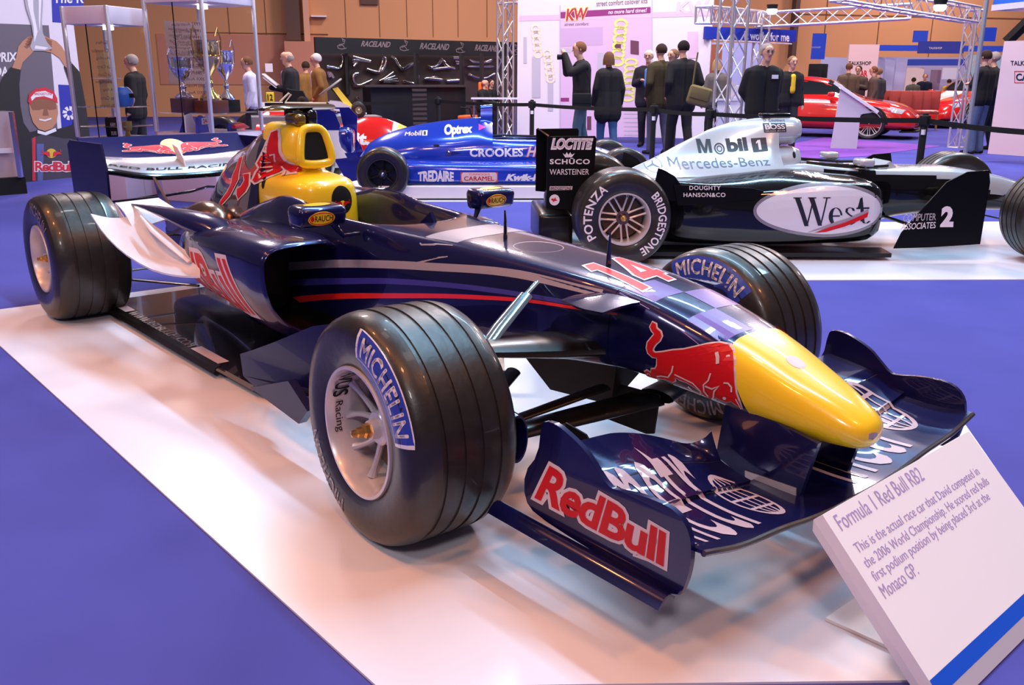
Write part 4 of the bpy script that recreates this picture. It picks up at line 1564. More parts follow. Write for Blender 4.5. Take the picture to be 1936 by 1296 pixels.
def serif_west():
    P = []
    def seg(a, b, w0, w1=None):
        w1 = w0 if w1 is None else w1
        P.append([(a[0]-w0/2, a[1]), (a[0]+w0/2, a[1]), (b[0]+w1/2, b[1]), (b[0]-w1/2, b[1])])
    seg((.045, 1.), (.145, 0), .062, .05)
    seg((.235, .93), (.150, .02), .018)
    seg((.215, 1.), (.305, 0), .062, .05)
    seg((.400, .97), (.312, .02), .018)
    for a, b in ((0, .10), (.175, .275), (.355, .445)):
        P.append([(a, .965), (b, .965), (b, 1.), (a, 1.)])
    # e
    P.extend(stroke([(.435+.003, .33), (.545, .33)], .05))
    arc = [(.50+.065*cos(radians(a)), .305+.32*sin(radians(a))) for a in range(8, 330, 16)]
    for i in range(len(arc)-1):
        t = .020+.030*abs(cos(radians(8+16*i)*1)) if 90 < 8+16*i < 270 else .024
        P.extend(stroke([arc[i], arc[i+1]], max(.022, t)))
    # s
    s_pts = [(.715, .50), (.700, .60), (.665, .62), (.632, .58), (.625, .47), (.655, .37), (.695, .29), (.722, .18), (.712, .06), (.675, 0.), (.635, .02), (.615, .14)]
    P.extend(stroke(s_pts, .030))
    # t
    seg((.815, .95), (.815, .10), .03, .05)
    P.append([(.745, .56), (.905, .56), (.905, .62), (.745, .62)])
    P.extend(stroke([(.815, .14), (.835, .03), (.870, .02), (.905, .10)], .030))
    P.append([(.80, .95), (.83, 1.0), (.83, .60), (.76, .60)])
    return poly_shape([[(a/.905, b) for a, b in p] for p in P])


decal('oval_lettering', serif_west(), sideq([(1.237, .250), (1.781, .268), (1.751, .455), (1.216, .452)]), INK, MP, Y1, PM, .004, .03)
sw = poly_shape([[(1.33, .205), (1.46, .235), (1.60, .275), (1.76, .345), (1.757, .372), (1.62, .31), (1.50, .272)]])
decal('oval_swoosh', sw, lambda u, v: Vector((u, -1.2, v)), GREYP, MP, Y1, PM, .005, .03)
sw = poly_shape([[(1.385, .205), (1.47, .212), (1.60, .250), (1.755, .315), (1.76, .350), (1.60, .280), (1.49, .245)]])
decal('oval_swoosh', sw, lambda u, v: Vector((u, -1.2, v)), RED, MP, Y1, PM, .006, .03)
MB_BG = [c for c in mc.children if c.name.startswith('bargeboard') and 'strut' not in c.name][0]
for t, q, bd in (('COMPUTER', [(1.990, .291), (2.226, .300), (2.219, .348), (1.992, .342)], .01), ('ASSOCIATES', [(1.980, .231), (2.234, .243), (2.227, .288), (1.985, .277)], .01), ('2', [(2.263, .25), (2.359, .25), (2.345, .399), (2.257, .397)], .06)):
    decal('bargeboard_lettering', text_shape(t, bold=bd, shear=.12 if bd < .02 else 0), quad(*[Vector((x, -.7625, z)) for x, z in q]), WHITE, mc, Y1, None, .001, .1)
ex = lambda px: -.495+(px-1033)/279
ez = lambda py: .355+(393-py)/274
def eq(x0, y0, x1, y1):
    return quad(*[Vector((ex(a), -.5125, ez(b))) for a, b in ((x0, y1), (x1, y1), (x1, y0), (x0, y0))])


decal('endplate_lettering', text_shape('LOCTITE', bold=.05, shear=.25, off=.03, space=.95), eq(1039, 259, 1121, 280), WHITE, mc, Y1, None, .001)
decal('endplate_lettering', text_shape('LOCTITE', bold=-.012, shear=.25), eq(1042, 262, 1118, 277), GREYP, mc, Y1, None, .002)
decal('endplate_lettering', text_shape('SCHÜCO', bold=.03, space=1.15), eq(1037, 296, 1116, 308), WHITE, mc, Y1, None, .001)
decal('endplate_lettering', text_shape('WARSTEINER', bold=.0), eq(1037, 317, 1115, 328), WHITE, mc, Y1, None, .001)
decal('endplate_lettering', poly_shape([[(ex(1037), ez(358)), (ex(1082), ez(357)), (ex(1083), ez(350)), (ex(1038), ez(350))]]), lambda u, v: Vector((u, -.5125, v)), PINKW, mc, Y1, None, .001)
decal('endplate_lettering', text_shape('BRIDGESTONE', bold=.02, shear=.2), eq(1039, 351, 1081, 357), INK, mc, Y1, None, .002)
cr = [(1067, 296), (1080, 296), (1086, 288), (1080, 291), (1077, 286), (1073.5, 291), (1070, 286), (1067, 291), (1062, 288)]
decal('endplate_crown', poly_shape([[(ex(a), ez(b-1)) for a, b in cr]]), lambda u, v: Vector((u, -.5125, v)), WHITE, mc, Y1, None, .001)
decal('endplate_roundel', poly_shape([ell(ex(1047.5), ez(376.5), .037, .039)]), lambda u, v: Vector((u, -.5125, v)), WHITE, mc, Y1, None, .001)
hs = [(1040, 376), (1044, 373), (1046, 375), (1050, 371), (1050, 375), (1054, 378), (1051, 378), (1047, 379), (1045, 381), (1044, 378)]
decal('endplate_horse', poly_shape([[(ex(a), ez(b)) for a, b in hs]]), lambda u, v: Vector((u, -.5125, v)), RED, mc, Y1, None, .002)
decal('rim_lettering', text_shape('ENKEI', bold=.02), arc_fn(122, 75, .150, .170, -.175), INK, [c for c in mc.children if c.name.startswith('wheel')][0], (0, 1, 0), None, .001)

# ================================================================== bright blue single-seater behind
BLU = mat('bright_blue_paint', (.012, .05, .52), .18, .25, 1.)
BLD = mat('deep_blue_paint', (.008, .012, .20), .2, .2, 1.)
bc = thing('racing_car', 'bright blue single seater racing car with white sills and dark wheels behind the front car', 'racing car', (-6.77016, 3.63194, 0), .9)
B1 = [
    [-.35, 0, .36, .03, .36, .08, .34, .12, .30, .16, .24, .16, .14, 0, .10],
    [-.20, 0, .55, .03, .55, .12, .50, .20, .42, .24, .34, .24, .20, 0, .12],
    [.155, 0, .703, .03, .70, .15, .64, .30, .52, .34, .38, .32, .20, 0, .12],
    [.40, 0, .757, .03, .755, .15, .69, .34, .56, .38, .40, .34, .20, 0, .12],
    [.744, 0, .803, .04, .80, .15, .73, .36, .58, .40, .42, .34, .20, 0, .12],
    [1.044, 0, .828, .05, .826, .16, .76, .36, .60, .40, .42, .34, .20, 0, .12],
    [1.16, 0, .80, .08, .79, .18, .72, .36, .60, .40, .42, .34, .20, 0, .12],
]
m_ = MB()
m_.loft(body(B1, 50))
BV = m_.bvh()
be = m_.build('engine_cover', BLU, bc, ang=60)
m_ = MB()
m_.loft(body([[1.03, 0, .955, .03, .955, .06, .94, .075, .90, .09, .82, .09, .70, 0, .65], [1.16, 0, .966, .03, .966, .06, .95, .075, .90, .09, .82, .09, .70, 0, .65]], 4))
m_.build('roll_hoop', BLU, bc, ang=60)
B2 = [
    [1.0, 0, .58, .12, .58, .24, .60, .34, .60, .40, .42, .34, .20, 0, .12],
    [1.17, 0, .40, .16, .42, .22, .615, .33, .60, .40, .42, .34, .20, 0, .12],
    [1.60, 0, .40, .16, .42, .20, .605, .29, .585, .34, .42, .30, .20, 0, .12],
    [1.78, 0, .59, .08, .60, .17, .615, .25, .58, .30, .42, .26, .20, 0, .12],
    [2.15, 0, .555, .05, .555, .14, .545, .19, .50, .22, .40, .20, .22, 0, .16],
    [2.42, 0, .485, .04, .485, .11, .475, .16, .43, .18, .36, .16, .22, 0, .18],
    [2.70, 0, .39, .04, .385, .09, .375, .12, .34, .14, .29, .12, .20, 0, .18],
    [3.05, 0, .25, .02, .25, .04, .25, .06, .23, .06, .21, .05, .18, 0, .17],
]
m_ = MB()
m_.loft(body(B2, 50))
BV2 = m_.bvh()
bt = m_.build('tub', BLU, bc, ang=60)
for s_ in (-1, 1):
    R_ = [[Vector((p.x, s_*p.y, p.z)) for p in r] for r in body([
        [-.15, .1, .38, .25, .38, .34, .37, .36, .33, .36, .20, .34, .15, .1, .13],
        [.20, .15, .40, .42, .395, .56, .38, .60, .34, .60, .20, .58, .14, .15, .13],
        [.70, .2, .40, .44, .39, .58, .37, .63, .33, .63, .20, .61, .14, .2, .13],
        [1.70, .2, .40, .44, .38, .58, .36, .63, .32, .63, .20, .61, .14, .2, .13],
        [1.85, .2, .38, .44, .36, .56, .34, .60, .30, .60, .20, .58, .14, .2, .13]], 24, mirror=False)]
    m_ = MB()
    m_.loft(R_)
    if s_ == -1:
        BP_ = m_.bvh()
    po = m_.build('sidepod', BLU, bc, ang=60)
    if s_ == -1:
        BPO = po
    m_ = MB()
    m_.box((.92, s_*.72, .085), (1.95, .07, .13), bev=.01)
    m_.build('white_sill', WHITEP, bc)
    m_ = MB()
    m_.box((1.1, s_*.70, .012), (1.9, .10, .02))
    m_.build('skirt', MATTE, bc, smooth=False)
    make_wheel(bc, (0, s_*.68, .275), .275, .30, .165, ('five', 6), mat('dark_wheel', (.035, .032, .035), .4, .3, .3), None, None, grooves=0, flip=s_ > 0)
    make_wheel(bc, (2.55, s_*.68, .275), .275, .25, .165, ('five', 6), MATS['dark_wheel'], None, None, grooves=0, flip=s_ > 0)
    m_ = MB()
    m_.tube([(2.5, s_*.15, .35), (2.55, s_*.56, .33)], .012, 6)
    m_.tube([(2.4, s_*.2, .22), (2.55, s_*.56, .20)], .012, 6)
    m_.tube([(0, s_*.15, .25), (0, s_*.54, .27)], .015, 6)
    m_.build('wishbone', CARBON, bc)
    m_ = MB()
    m_.prism([(-.55, .40), (-.15, .44), (-.20, .20), (-.42, .15)], lambda a, b: Vector((a, s_*.40, b)), (0, .012, 0))
    m_.build('rear_panel', BLD, bc, smooth=False)
m_ = MB()
m_.tube([(1.16, -.24, .612), (1.30, -.245, .618), (1.60, -.20, .610), (1.75, -.12, .62)], .012, 6)
m_.tube([(1.16, .24, .612), (1.30, .245, .618), (1.60, .20, .610), (1.75, .12, .62)], .012, 6)
m_.build('cockpit_rim', CARBON, bc)
decal('flank_lettering', text_shape('Optrex', bold=.05, space=.9), sideq([(.630, .612), (.935, .648), (.945, .758), (.630, .754)]), WHITE, be, Y1, BV, .002, .03)
decal('flank_lettering', text_shape('Mobil', bold=.03), sideq([(.196, .634), (.375, .640), (.378, .690), (.205, .668)]), PINKW, be, Y1, BV, .002, .03)
decal('flank_lettering', poly_shape([[(.39, .638), (.446, .640), (.447, .692), (.39, .688)]]), lambda u, v: Vector((u, -1, v)), WHITE, be, Y1, BV, .002, .03)
decal('flank_lettering', text_shape('1', bold=.04), sideq([(.405, .645), (.430, .645), (.430, .682), (.405, .680)]), INK, be, Y1, BV, .003, .03)
decal('flank_triangle', poly_shape([[(1.008, .695), (1.008, .762), (1.085, .728)]]), lambda u, v: Vector((u, -1, v)), mat('magenta_print', (.7, .01, .35), .3), be, Y1, BV, .002, .03)
decal('flank_lettering', text_shape('CROOKES', bold=.04, space=1.05), sideq([(.908, .424), (1.490, .424), (1.490, .516), (.909, .516)]), WHITE, be, Y1, BVHTree.FromPolygons([Vector(p) for p in MB().loft(body(B1, 50)).loft(body(B2, 50)).v], MB().loft(body(B1, 50)).loft(body(B2, 50)).f), .002, .03)
decal('flank_lettering', text_shape('He', bold=.06, shear=.2), sideq([(1.52, .415), (1.70, .415), (1.70, .535), (1.54, .535)]), RED, bt, Y1, BV2, .002, .03)
decal('flank_lettering', text_shape('He', bold=.03, shear=.2), sideq([(1.525, .42), (1.695, .42), (1.695, .53), (1.545, .53)]), PINKW, bt, Y1, BV2, .004, .03)
decal('flank_vent', poly_shape([[(.657, .50), (.656, .426), (.817, .466)]]), lambda u, v: Vector((u, -1, v)), BLD, be, Y1, BV, .002, .03)
decal('flank_hole', poly_shape([ell(.55, .54, .034, .014, 14)]), lambda u, v: Vector((u, -1, v)), MATTE, be, Y1, BV, .002, .03)
arch = lambda q, h: (lambda u, v: q(u, v) + Vector((0, 0, h*(1-(2*u-1)**2)*(.3+.7*v)-.5*h*(1-v)*(1-(2*u-1)**2))))
decal('pod_lettering', text_shape('TREDAIRE', bold=.05), arch(sideq([(.357, .188), (.739, .188), (.741, .282), (.360, .282)]), .022), WHITE, BPO, Y1, BP_, .002, .03)
decal('pod_label', poly_shape([[(.812, .177), (1.207, .177), (1.207, .283), (.813, .283)]]), lambda u, v: Vector((u, -1, v)), mat('orange_red_print', (.80, .10, .04), .3), BPO, Y1, BP_, .0015, .03)
decal('pod_label', poly_shape([[(.84, .179), (1.18, .179), (1.197, .20), (1.197, .262), (1.18, .281), (.84, .281), (.823, .262), (.823, .20)]]), lambda u, v: Vector((u, -1, v)), PINKW, BPO, Y1, BP_, .0025, .03)
decal('pod_lettering', text_shape("TUNNOCK'S", bold=.01), sideq([(.90, .252), (1.12, .252), (1.12, .273), (.90, .273)]), MATS['orange_red_print'], BPO, Y1, BP_, .0035, .03)
decal('pod_lettering', text_shape('CARAMEL', bold=.02), sideq([(.850, .196), (1.165, .196), (1.165, .240), (.850, .240)]), RED, BPO, Y1, BP_, .0035, .03)
decal('pod_lettering', text_shape('Kwik-Fit', bold=.06, shear=.25), sideq([(1.286, .194), (1.72, .190), (1.715, .266), (1.297, .266)]), WHITE, BPO, Y1, BP_, .002, .03)
decal('nose_print', poly_shape([[(2.28, .50), (2.45, .43), (2.47, .455), (2.30, .525)]]), lambda u, v: Vector((u, -1, v)), WHITE, bt, Y1, BV2, .002, .03)
decal('sill_badge', poly_shape([ell(.90, .075, .018, .018, 16)]), lambda u, v: Vector((u, -.7565, v)), mat('brass_print', (.55, .42, .05), .4), bc, Y1, None, .001, .03)

# ================================================================== the cars behind: rear wing of a blue/white car, red cars
P0 = px2w(640, 300, 11.4)
wc = thing('racing_car', 'blue and white racing car seen by its tall rear wing beside the yellow airbox', 'racing car', (P0.x, P0.y, 0), .88)
def wz_(px, py):
    return px2w(px, py, 11.4).z
m_ = MB()
z1, z2, z3 = wz_(640, 243), wz_(650, 312), wz_(600, 205)
m_.prism([(-.30, z1), (.08, z1), (.07, z1-.10), (.10, z1-.20), (.20, z1-.30), (.22, z2+.05), (.12, z2), (-.35, z2)], lambda a, b: Vector((a, -.36, b)), (0, .015, 0))
e_ = m_.build('rear_endplate', WHITEP, wc, smooth=False)
m_ = MB()
m_.prism([(-.30, z1), (.09, z1), (.10, z1+.05), (.04, z3-.03), (-.02, z3), (-.32, z3+.005)], lambda a, b: Vector((a, -.36, b)), (0, .02, 0))
m_.build('endplate_top', BLD, wc, smooth=False)
m_ = MB()
m_.prism([(-.30, z3-.0), (.10, z3), (.20, z3-.10), (.18, z1-.15), (.24, z1-.25), (.28, z2+.02), (.16, z2), (.02, z1-.2), (.02, z1), (-.02, z3-.02)], lambda a, b: Vector((a, .36, b)), (0, .02, 0))
m_.build('rear_endplate', BLD, wc, smooth=False)
m_ = MB()
m_.sheet([[(-.30+.30*t, y, z3-.01-.05*t) for y in (-.36, 0, .36)] for t in (0, .5, 1)], .015)
m_.build('rear_wing_flap', BLD, wc)
m_ = MB()
m_.box((-.15, 0, .50), (.7, .35, .35), bev=.08)
m_.box((-.9, 0, .40), (1.2, .5, .4), bev=.1)
m_.build('body', BLD, wc)
m_ = MB()
m_.box((-.1, -.15, .78*0+.52), (.3, .25, .18), bev=.04)
m_.build('crash_structure', WHITEP, wc)
for s_ in (-1, 1):
    make_wheel(wc, (-.25, s_*.62, .30), .30, .30, .17, ('five', 6), MATS['dark_wheel'], None, None, grooves=0, flip=s_ > 0)
decal('wing_mark', text_shape('5', bold=.06), quad((-.16, -.37, z1-.30), (-.02, -.37, z1-.30), (-.02, -.37, z1-.12), (-.16, -.37, z1-.12)), INK, wc, Y1, None, .001)
decal('wing_lettering', text_shape('MAGNETI MARELLI'), quad((-.02, -.37, z2+.07), (.16, -.37, z2+.07), (.16, -.37, z2+.10), (-.02, -.37, z2+.10)), INK, wc, Y1, None, .001)

P1 = px2w(700, 262, 13.2)
rc = thing('racing_car', 'red racing car with white lettering on its engine cover and yellow flash', 'racing car', (P1.x, P1.y, 0), .80)
REDC = mat('red_car_paint', (.62, .01, .008), .2, 0, 1.)
zt = px2w(700, 222, 13.2).z
zb = px2w(700, 300, 13.2).z
m_ = MB()
m_.loft(body([
    [-1.6, 0, zt-.1, .03, zt-.1, .1, zt-.15, .2, .45, .3, .3, .3, .1, 0, .1],
    [-.45, 0, zt-.10, .03, zt-.10, .14, zt-.16, .26, zt-.30, .30, .34, .3, .1, 0, .1],
    [0.0, 0, zt+.01, .04, zt+.01, .14, zt-.07, .28, zt-.26, .32, .34, .3, .1, 0, .1],
    [.15, 0, zt, .04, zt, .14, zt-.07, .28, zt-.26, .32, .34, .3, .1, 0, .1],
    [.55, 0, zt-.14, .04, zt-.14, .14, zt-.17, .24, zt-.28, .28, .34, .26, .1, 0, .1],
    [1.0, 0, zt-.40, .04, zt-.40, .10, zt-.42, .15, zt-.48, .18, .26, .16, .1, 0, .1]], 40))
RV = m_.bvh()
rb = m_.build('body', REDC, rc, ang=60)
rb.data.materials.append(WHITEP)
rb.data.materials.append(YELLOW)
for p in rb.data.polygons:
    if .36 < p.center.x < .42:
        p.material_index = 1
    elif .42 < p.center.x < .62:
        p.material_index = 2
decal('flank_lettering', text_shape('unit.', bold=.05), sideq([(-.42, zt-.36), (.06, zt-.36), (.06, zt-.20), (-.42, zt-.20)]), WHITE, rb, Y1, RV, .003)
m_ = MB()
m_.box((0, -.35, zb*.5+.05), (2.0, .2, .25), bev=.04)
m_.build('sidepod', WHITEP, rc)
for s_ in (-1, 1):
    make_wheel(rc, (-1.1, s_*.65, .30), .30, .30, .17, ('five', 6), MATS['dark_wheel'], None, None, grooves=0, flip=s_ > 0)
    make_wheel(rc, (.95, s_*.65, .30), .30, .24, .17, ('five', 6), MATS['dark_wheel'], None, None, grooves=0, flip=s_ > 0)
# a second red car further left
P2 = px2w(520, 226, 17.2)
r2 = thing('racing_car', 'red racing car with a white roundel seen left of the yellow airbox', 'racing car', (P2.x, P2.y, 0), .75)
zt2 = px2w(520, 211, 17.2).z
m_ = MB()
m_.loft(body([
    [-.9, 0, zt2-.25, .03, zt2-.25, .1, zt2-.28, .2, .45, .25, .3, .25, .1, 0, .1],
    [-.35, 0, zt2-.16, .03, zt2-.16, .12, zt2-.2, .24, zt2-.3, .28, .34, .26, .1, 0, .1],
    [-.2, 0, zt2, .04, zt2, .14, zt2-.03, .26, zt2-.16, .3, .34, .3, .1, 0, .1],
    [.5, 0, zt2, .04, zt2, .14, zt2-.03, .26, zt2-.16, .3, .34, .3, .1, 0, .1],
    [1.2, 0, .45, .03, .45, .1, .43, .15, .38, .18, .3, .16, .12, 0, .1]], 30))
RV2 = m_.bvh()
m_.build('body', REDC, r2, ang=60)
decal('roundel', poly_shape([ell(-.10, zt2-.05, .06, .045)]), lambda u, v: Vector((u, -1, v)), WHITE, r2, Y1, RV2, .003)
for s_ in (-1, 1):
    make_wheel(r2, (-.7, s_*.65, .30), .30, .28, .17, ('five', 6), MATS['dark_wheel'], None, None, grooves=0, flip=s_ > 0)
    make_wheel(r2, (1.2, s_*.65, .30), .30, .24, .17, ('five', 6), MATS['dark_wheel'], None, None, grooves=0, flip=s_ > 0)
# ================================================================== people
SKINL = mat('skin_light', (.60, .30, .20), .5)
SKIND = mat('skin_shade', (.45, .21, .13), .5)
LIPS = mat('lips', (.42, .12, .09), .5)
EYEW = mat('eye', (.02, .015, .012), .3)
PMAT = {}


def cl(name, col):
    if name not in PMAT:
        PMAT[name] = mat(name, col, .85, spec=.2, noise=.18, nscale=14)
    return PMAT[name]


def capsule_field(prims, voxel, name, mats):
    """one continuous skin around tapered capsules, coloured by the nearest one. prims: (a,b,ra,rb,mat,flat)"""
    mb_ = MB()
    for a, b, ra, rb, mt, fl in prims:
        a, b = Vector(a), Vector(b)
        L = (b-a).length
        t = (b-a).normalized() if L > 1e-5 else Vector((0, 0, 1))
        ref = Vector((0, 1, 0)) if abs(t.y) < .9 else Vector((1, 0, 0))
        u = t.cross(ref).normalized()
        v = t.cross(u).normalized()
        # fl scales the front-back (x) extent
        rings = []
        n = 12
        for k in range(-3, 0):
            ang = pi/2*k/3.2
            rings.append([a+t*ra*sin(ang)+(u*cos(q)+v*sin(q))*ra*cos(ang) for q in [2*pi*i/n for i in range(n)]])
        rings.append([a+(u*cos(q)+v*sin(q))*ra for q in [2*pi*i/n for i in range(n)]])
        rings.append([b+(u*cos(q)+v*sin(q))*rb for q in [2*pi*i/n for i in range(n)]])
        for k in range(1, 4):
            ang = pi/2*k/3.2
            rings.append([b+t*rb*sin(ang)+(u*cos(q)+v*sin(q))*rb*cos(ang) for q in [2*pi*i/n for i in range(n)]])
        if fl != 1:
            c0 = (a+b)/2
            for r in rings:
                for p in r:
                    w_ = (p-c0)
                    ax = a+t*((p-a).dot(t))
                    p.x = ax.x+(p.x-ax.x)*fl
        mb_.loft(rings)
    me = mb_.mesh(name+'_raw', None, fixn=True)
    ob = bpy.data.objects.new(name, me)
    COL.objects.link(ob)
    r_ = ob.modifiers.new('r', 'REMESH')
    r_.mode = 'VOXEL'
    r_.voxel_size = voxel
    sm = ob.modifiers.new('s', 'SMOOTH')
    sm.factor = .5
    sm.iterations = 4
    dg = bpy.context.evaluated_depsgraph_get()
    me2 = bpy.data.meshes.new_from_object(ob.evaluated_get(dg))
    bpy.data.objects.remove(ob)
    bpy.data.meshes.remove(me)
    for m_ in mats:
        me2.materials.append(m_)
    P = [(Vector(a), Vector(b), ra, rb, mats.index(mt)) for a, b, ra, rb, mt, fl in prims]
    for f in me2.polygons:
        c = f.center
        best = 9
        bi = 0
        for a, b, ra, rb, i in P:
            d = b-a
            t = max(0, min(1, (c-a).dot(d)/max(d.length_squared, 1e-9)))
            q = (c-(a+d*t)).length-(ra+(rb-ra)*t)
            if q < best:
                best = q
                bi = i
        f.material_index = bi
    me2.shade_smooth()
    me2.name = name
    return me2


def person(label, px, py, D, face, top, legs, hair, pose='down', shirt=None, hairstyle='short', coat=.0, look=0., lean=0., group=None, female=False, glasses=False, bulk=1.22, feet=None, base_z=0., step=.10):
    """head top seen at (px,py) at horizontal distance D; face = heading (radians, world) the body faces"""
    H = px2w(px, py, D)
    h = H.z-base_z
    k = h/1.75
    T = cl(*top)
    Lg = cl(*legs)
    S = cl(*shirt) if shirt else T
    Hm = cl(*hair)
    Sk = SKINL
    Sh = cl('dark_shoes', (.02, .014, .012))
    mats = [T, Lg, S, Sk, Sh]
    mats = list(dict.fromkeys(mats))
    sw = (.178 if not female else .150)*(1+(bulk-1)*.6)
    P = []
    lx = lean
    hipz = .92
    nk = Vector((.02+lx*.55, 0, 1.48))
    ch = Vector((lx*.40, 0, 1.30))
    ws = Vector((lx*.15, 0, 1.08))
    # torso
    for s_ in (-1, 1):
        b_ = bulk
        P.append(((ch.x, s_*.085*b_, 1.355), (ws.x, s_*.078*b_, 1.08), .115*b_, .108*b_, T, .95))
        P.append(((ws.x, s_*.078*b_, 1.08), (0, s_*.078*b_, .93-coat), .110*b_, .112*b_+coat*.08, T, .95))
        P.append(((ch.x-.01, s_*.05, 1.41), (ch.x-.01, s_*sw, 1.395), .070, .066, T, 1))
            # legs
        st = s_*step
        kn = Vector((.03+st*.5*1., s_*.095, .50))
        an = Vector((-.02+st, s_*.10, .085))
        P.append(((0, s_*.088, .90), kn, .105, .078, Lg, 1))
        P.append((kn, an, .076, .060, Lg, 1))
        P.append((an-Vector((.035, 0, .035)), an+Vector((.16, s_*.02, -.045)), .040, .034, Sh, 1))
    P.append(((nk.x-.015, 0, 1.43), (nk.x+.005, 0, 1.53), .060, .055, Sk, 1))
    P.append(((nk.x-.02, 0, 1.40), (nk.x-.015, 0, 1.455), .085, .070, T, 1))
    if shirt:
        P.append(((ch.x+.088*bulk+.008, 0, 1.40), (ws.x+.080*bulk+.01, 0, 1.14), .045, .050, S, 1))
    # head
    hc = Vector((nk.x+.025, 0, 1.645))
    Rz = Matrix.Rotation(look, 3, 'Z')
    hd = lambda x, y, z: hc+Rz @ Vector((x, y, z))
    P.append((hd(-.005, 0, .012), hd(-.03, 0, .020), .083, .082, Sk, 1))
    P.append((hd(.028, 0, -.055), hd(.035, 0, -.075), .052, .045, Sk, 1))
    P.append((hd(.030, 0, .01), hd(.035, 0, .03), .068, .066, Sk, 1))
    P.append((hd(.092, 0, .005), hd(.105, 0, -.025), .008, .014, Sk, 1))
    for s_ in (-1, 1):
        P.append((hd(-.01, s_*.082, .01), hd(-.015, s_*.084, -.02), .013, .010, Sk, 1))
    # arms: shoulder, elbow, wrist
    A = {
        'down': ((-.03, .24, 1.14), (.05, .25, .90)),
        'pocket': ((-.08, .27, 1.15), (.06, .21, .96)),
        'chest': ((.02, .25, 1.16), (.23, .08, 1.22)),
        'camera': ((.20, .20, 1.30), (.27, .05, 1.56)),
        'read': ((.05, .23, 1.14), (.30, .10, 1.16)),
        'cross': ((.06, .24, 1.18), (.22, -.02, 1.20)),
        'back': ((-.10, .24, 1.16), (-.16, .08, .98)),
        'table': ((.15, .24, 1.14), (.38, .06, 1.08)),
    }
    arms = pose if isinstance(pose, tuple) else (pose, pose)
    for s_, ps in zip((-1, 1), arms):
        e, w_ = A[ps]
        sh = Vector((ch.x-.01, s_*sw, 1.39))
        e = Vector((e[0]+ch.x, s_*e[1], e[2]))
        w_ = Vector((w_[0]+ch.x, s_*w_[1], w_[2]))
        P.append((sh, e, .060*b_, .052*b_, T, 1))
        P.append((e, w_, .051*b_, .038*b_, T, 1))
        d = (w_-e).normalized()
        pm = w_+d*.055
        P.append((w_+d*.015, pm, .028, .030, Sk, 1))
        side = d.cross(Vector((0, 0, 1)))
        side = side.normalized() if side.length > .2 else Vector((1, 0, 0))
        for q in range(4):
            o_ = side*(-.021+.014*q)
            l1 = .040-.004*abs(q-1.5)
            cdir = (d+Vector((0, 0, -.25)) if abs(d.z) < .8 else d+Vector((.3, 0, 0))).normalized()
            P.append((pm+o_, pm+o_+cdir*l1, .0085, .008, Sk, 1))
            P.append((pm+o_+cdir*l1, pm+o_+cdir*(l1+.022)+Vector((0, -s_*.012, 0)), .008, .007, Sk, 1))
        P.append((w_+d*.03+side*(-s_*.024), w_+d*.07+side*(-s_*.042), .010, .009, Sk, 1))
    me = capsule_field(P, .0125, 'person', mats)
    o = bpy.data.objects.new('person', me)
    COL.objects.link(o)
    fz = Matrix.Rotation(face, 3, 'Z')
    off = fz @ Vector((hc.x*k, 0, 0))
    o.location = (H.x-off.x, H.y-off.y, base_z)
    o.rotation_euler = (0, 0, face)
    o.scale = (k, k, k)
    tag(o, label, 'person', group)
    # hair
    m_ = MB()
    if hairstyle != 'bald':
        full = hairstyle == 'long'
        rings = []
        n = 20
        for i in range(9):
            el_ = pi/2*(1-i/8*(1.35 if not full else 1.55))
            ring = []
            for q in range(n):
                a = 2*pi*q/n
                fr = cos(a)
                e2 = el_
                lo = .012 if not full else -.02
                z = .099*sin(e2)
                r_ = .098*cos(e2)
                if z < .035 and fr > .35:
                    z = .035+(z-.035)*.12
                    r_ = r_*.97
                if full and z < 0:
                    r_ = .098+.01
                    z = z*1.7
                ring.append(hd(-.018+r_*1.04*cos(a), r_*.93*sin(a), .022+z))
            rings.append(ring)
        m_.loft(rings, cap=True)
    else:
        rings = []
        for z, r_ in ((-.05, .070), (-.02, .088), (.01, .0905), (.03, .086)):
            rings.append([hd(-.028+r_*1.05*cos(a), r_*.97*sin(a), z) for a in [radians(95+170*q/12) for q in range(13)]])
        m_.loft(rings, cap=False, closed=False)
    m_.build('hair', Hm, o, ang=80)
    m_ = MB()
    for s_ in (-1, 1):
        c = hd(.090, s_*.030, .014)
        m_.lathe([(-.007, 0), (-.005, .008), (.005, .008), (.007, 0)], 10, 'y', c=c, material=EYEW)
        m_.box(hd(.092, s_*.030, .034), (.008, .030, .006), Hm)
        if glasses:
            m_.tube([hd(.098, s_*.030+.02*cos(a), .012+.016*sin(a)) for a in [2*pi*q/12 for q in range(13)]], .0025, 5, EYEW)
    m_.box(hd(.086, 0, -.050), (.008, .040, .008), LIPS)
    m_.build('face', None, o)
    return o


def hold(o, mbld, name, material=None, label=None):
    return mbld


BK = ('black_jacket', (.018, .016, .017))
BRN = ('brown_jacket', (.20, .09, .025))
JEAN = ('blue_jeans', (.05, .10, .22))
DRK = ('dark_trousers', (.022, .020, .028))
az = lambda px: YAW-atan2(px-968, FPX)     # heading away from the viewer in that direction

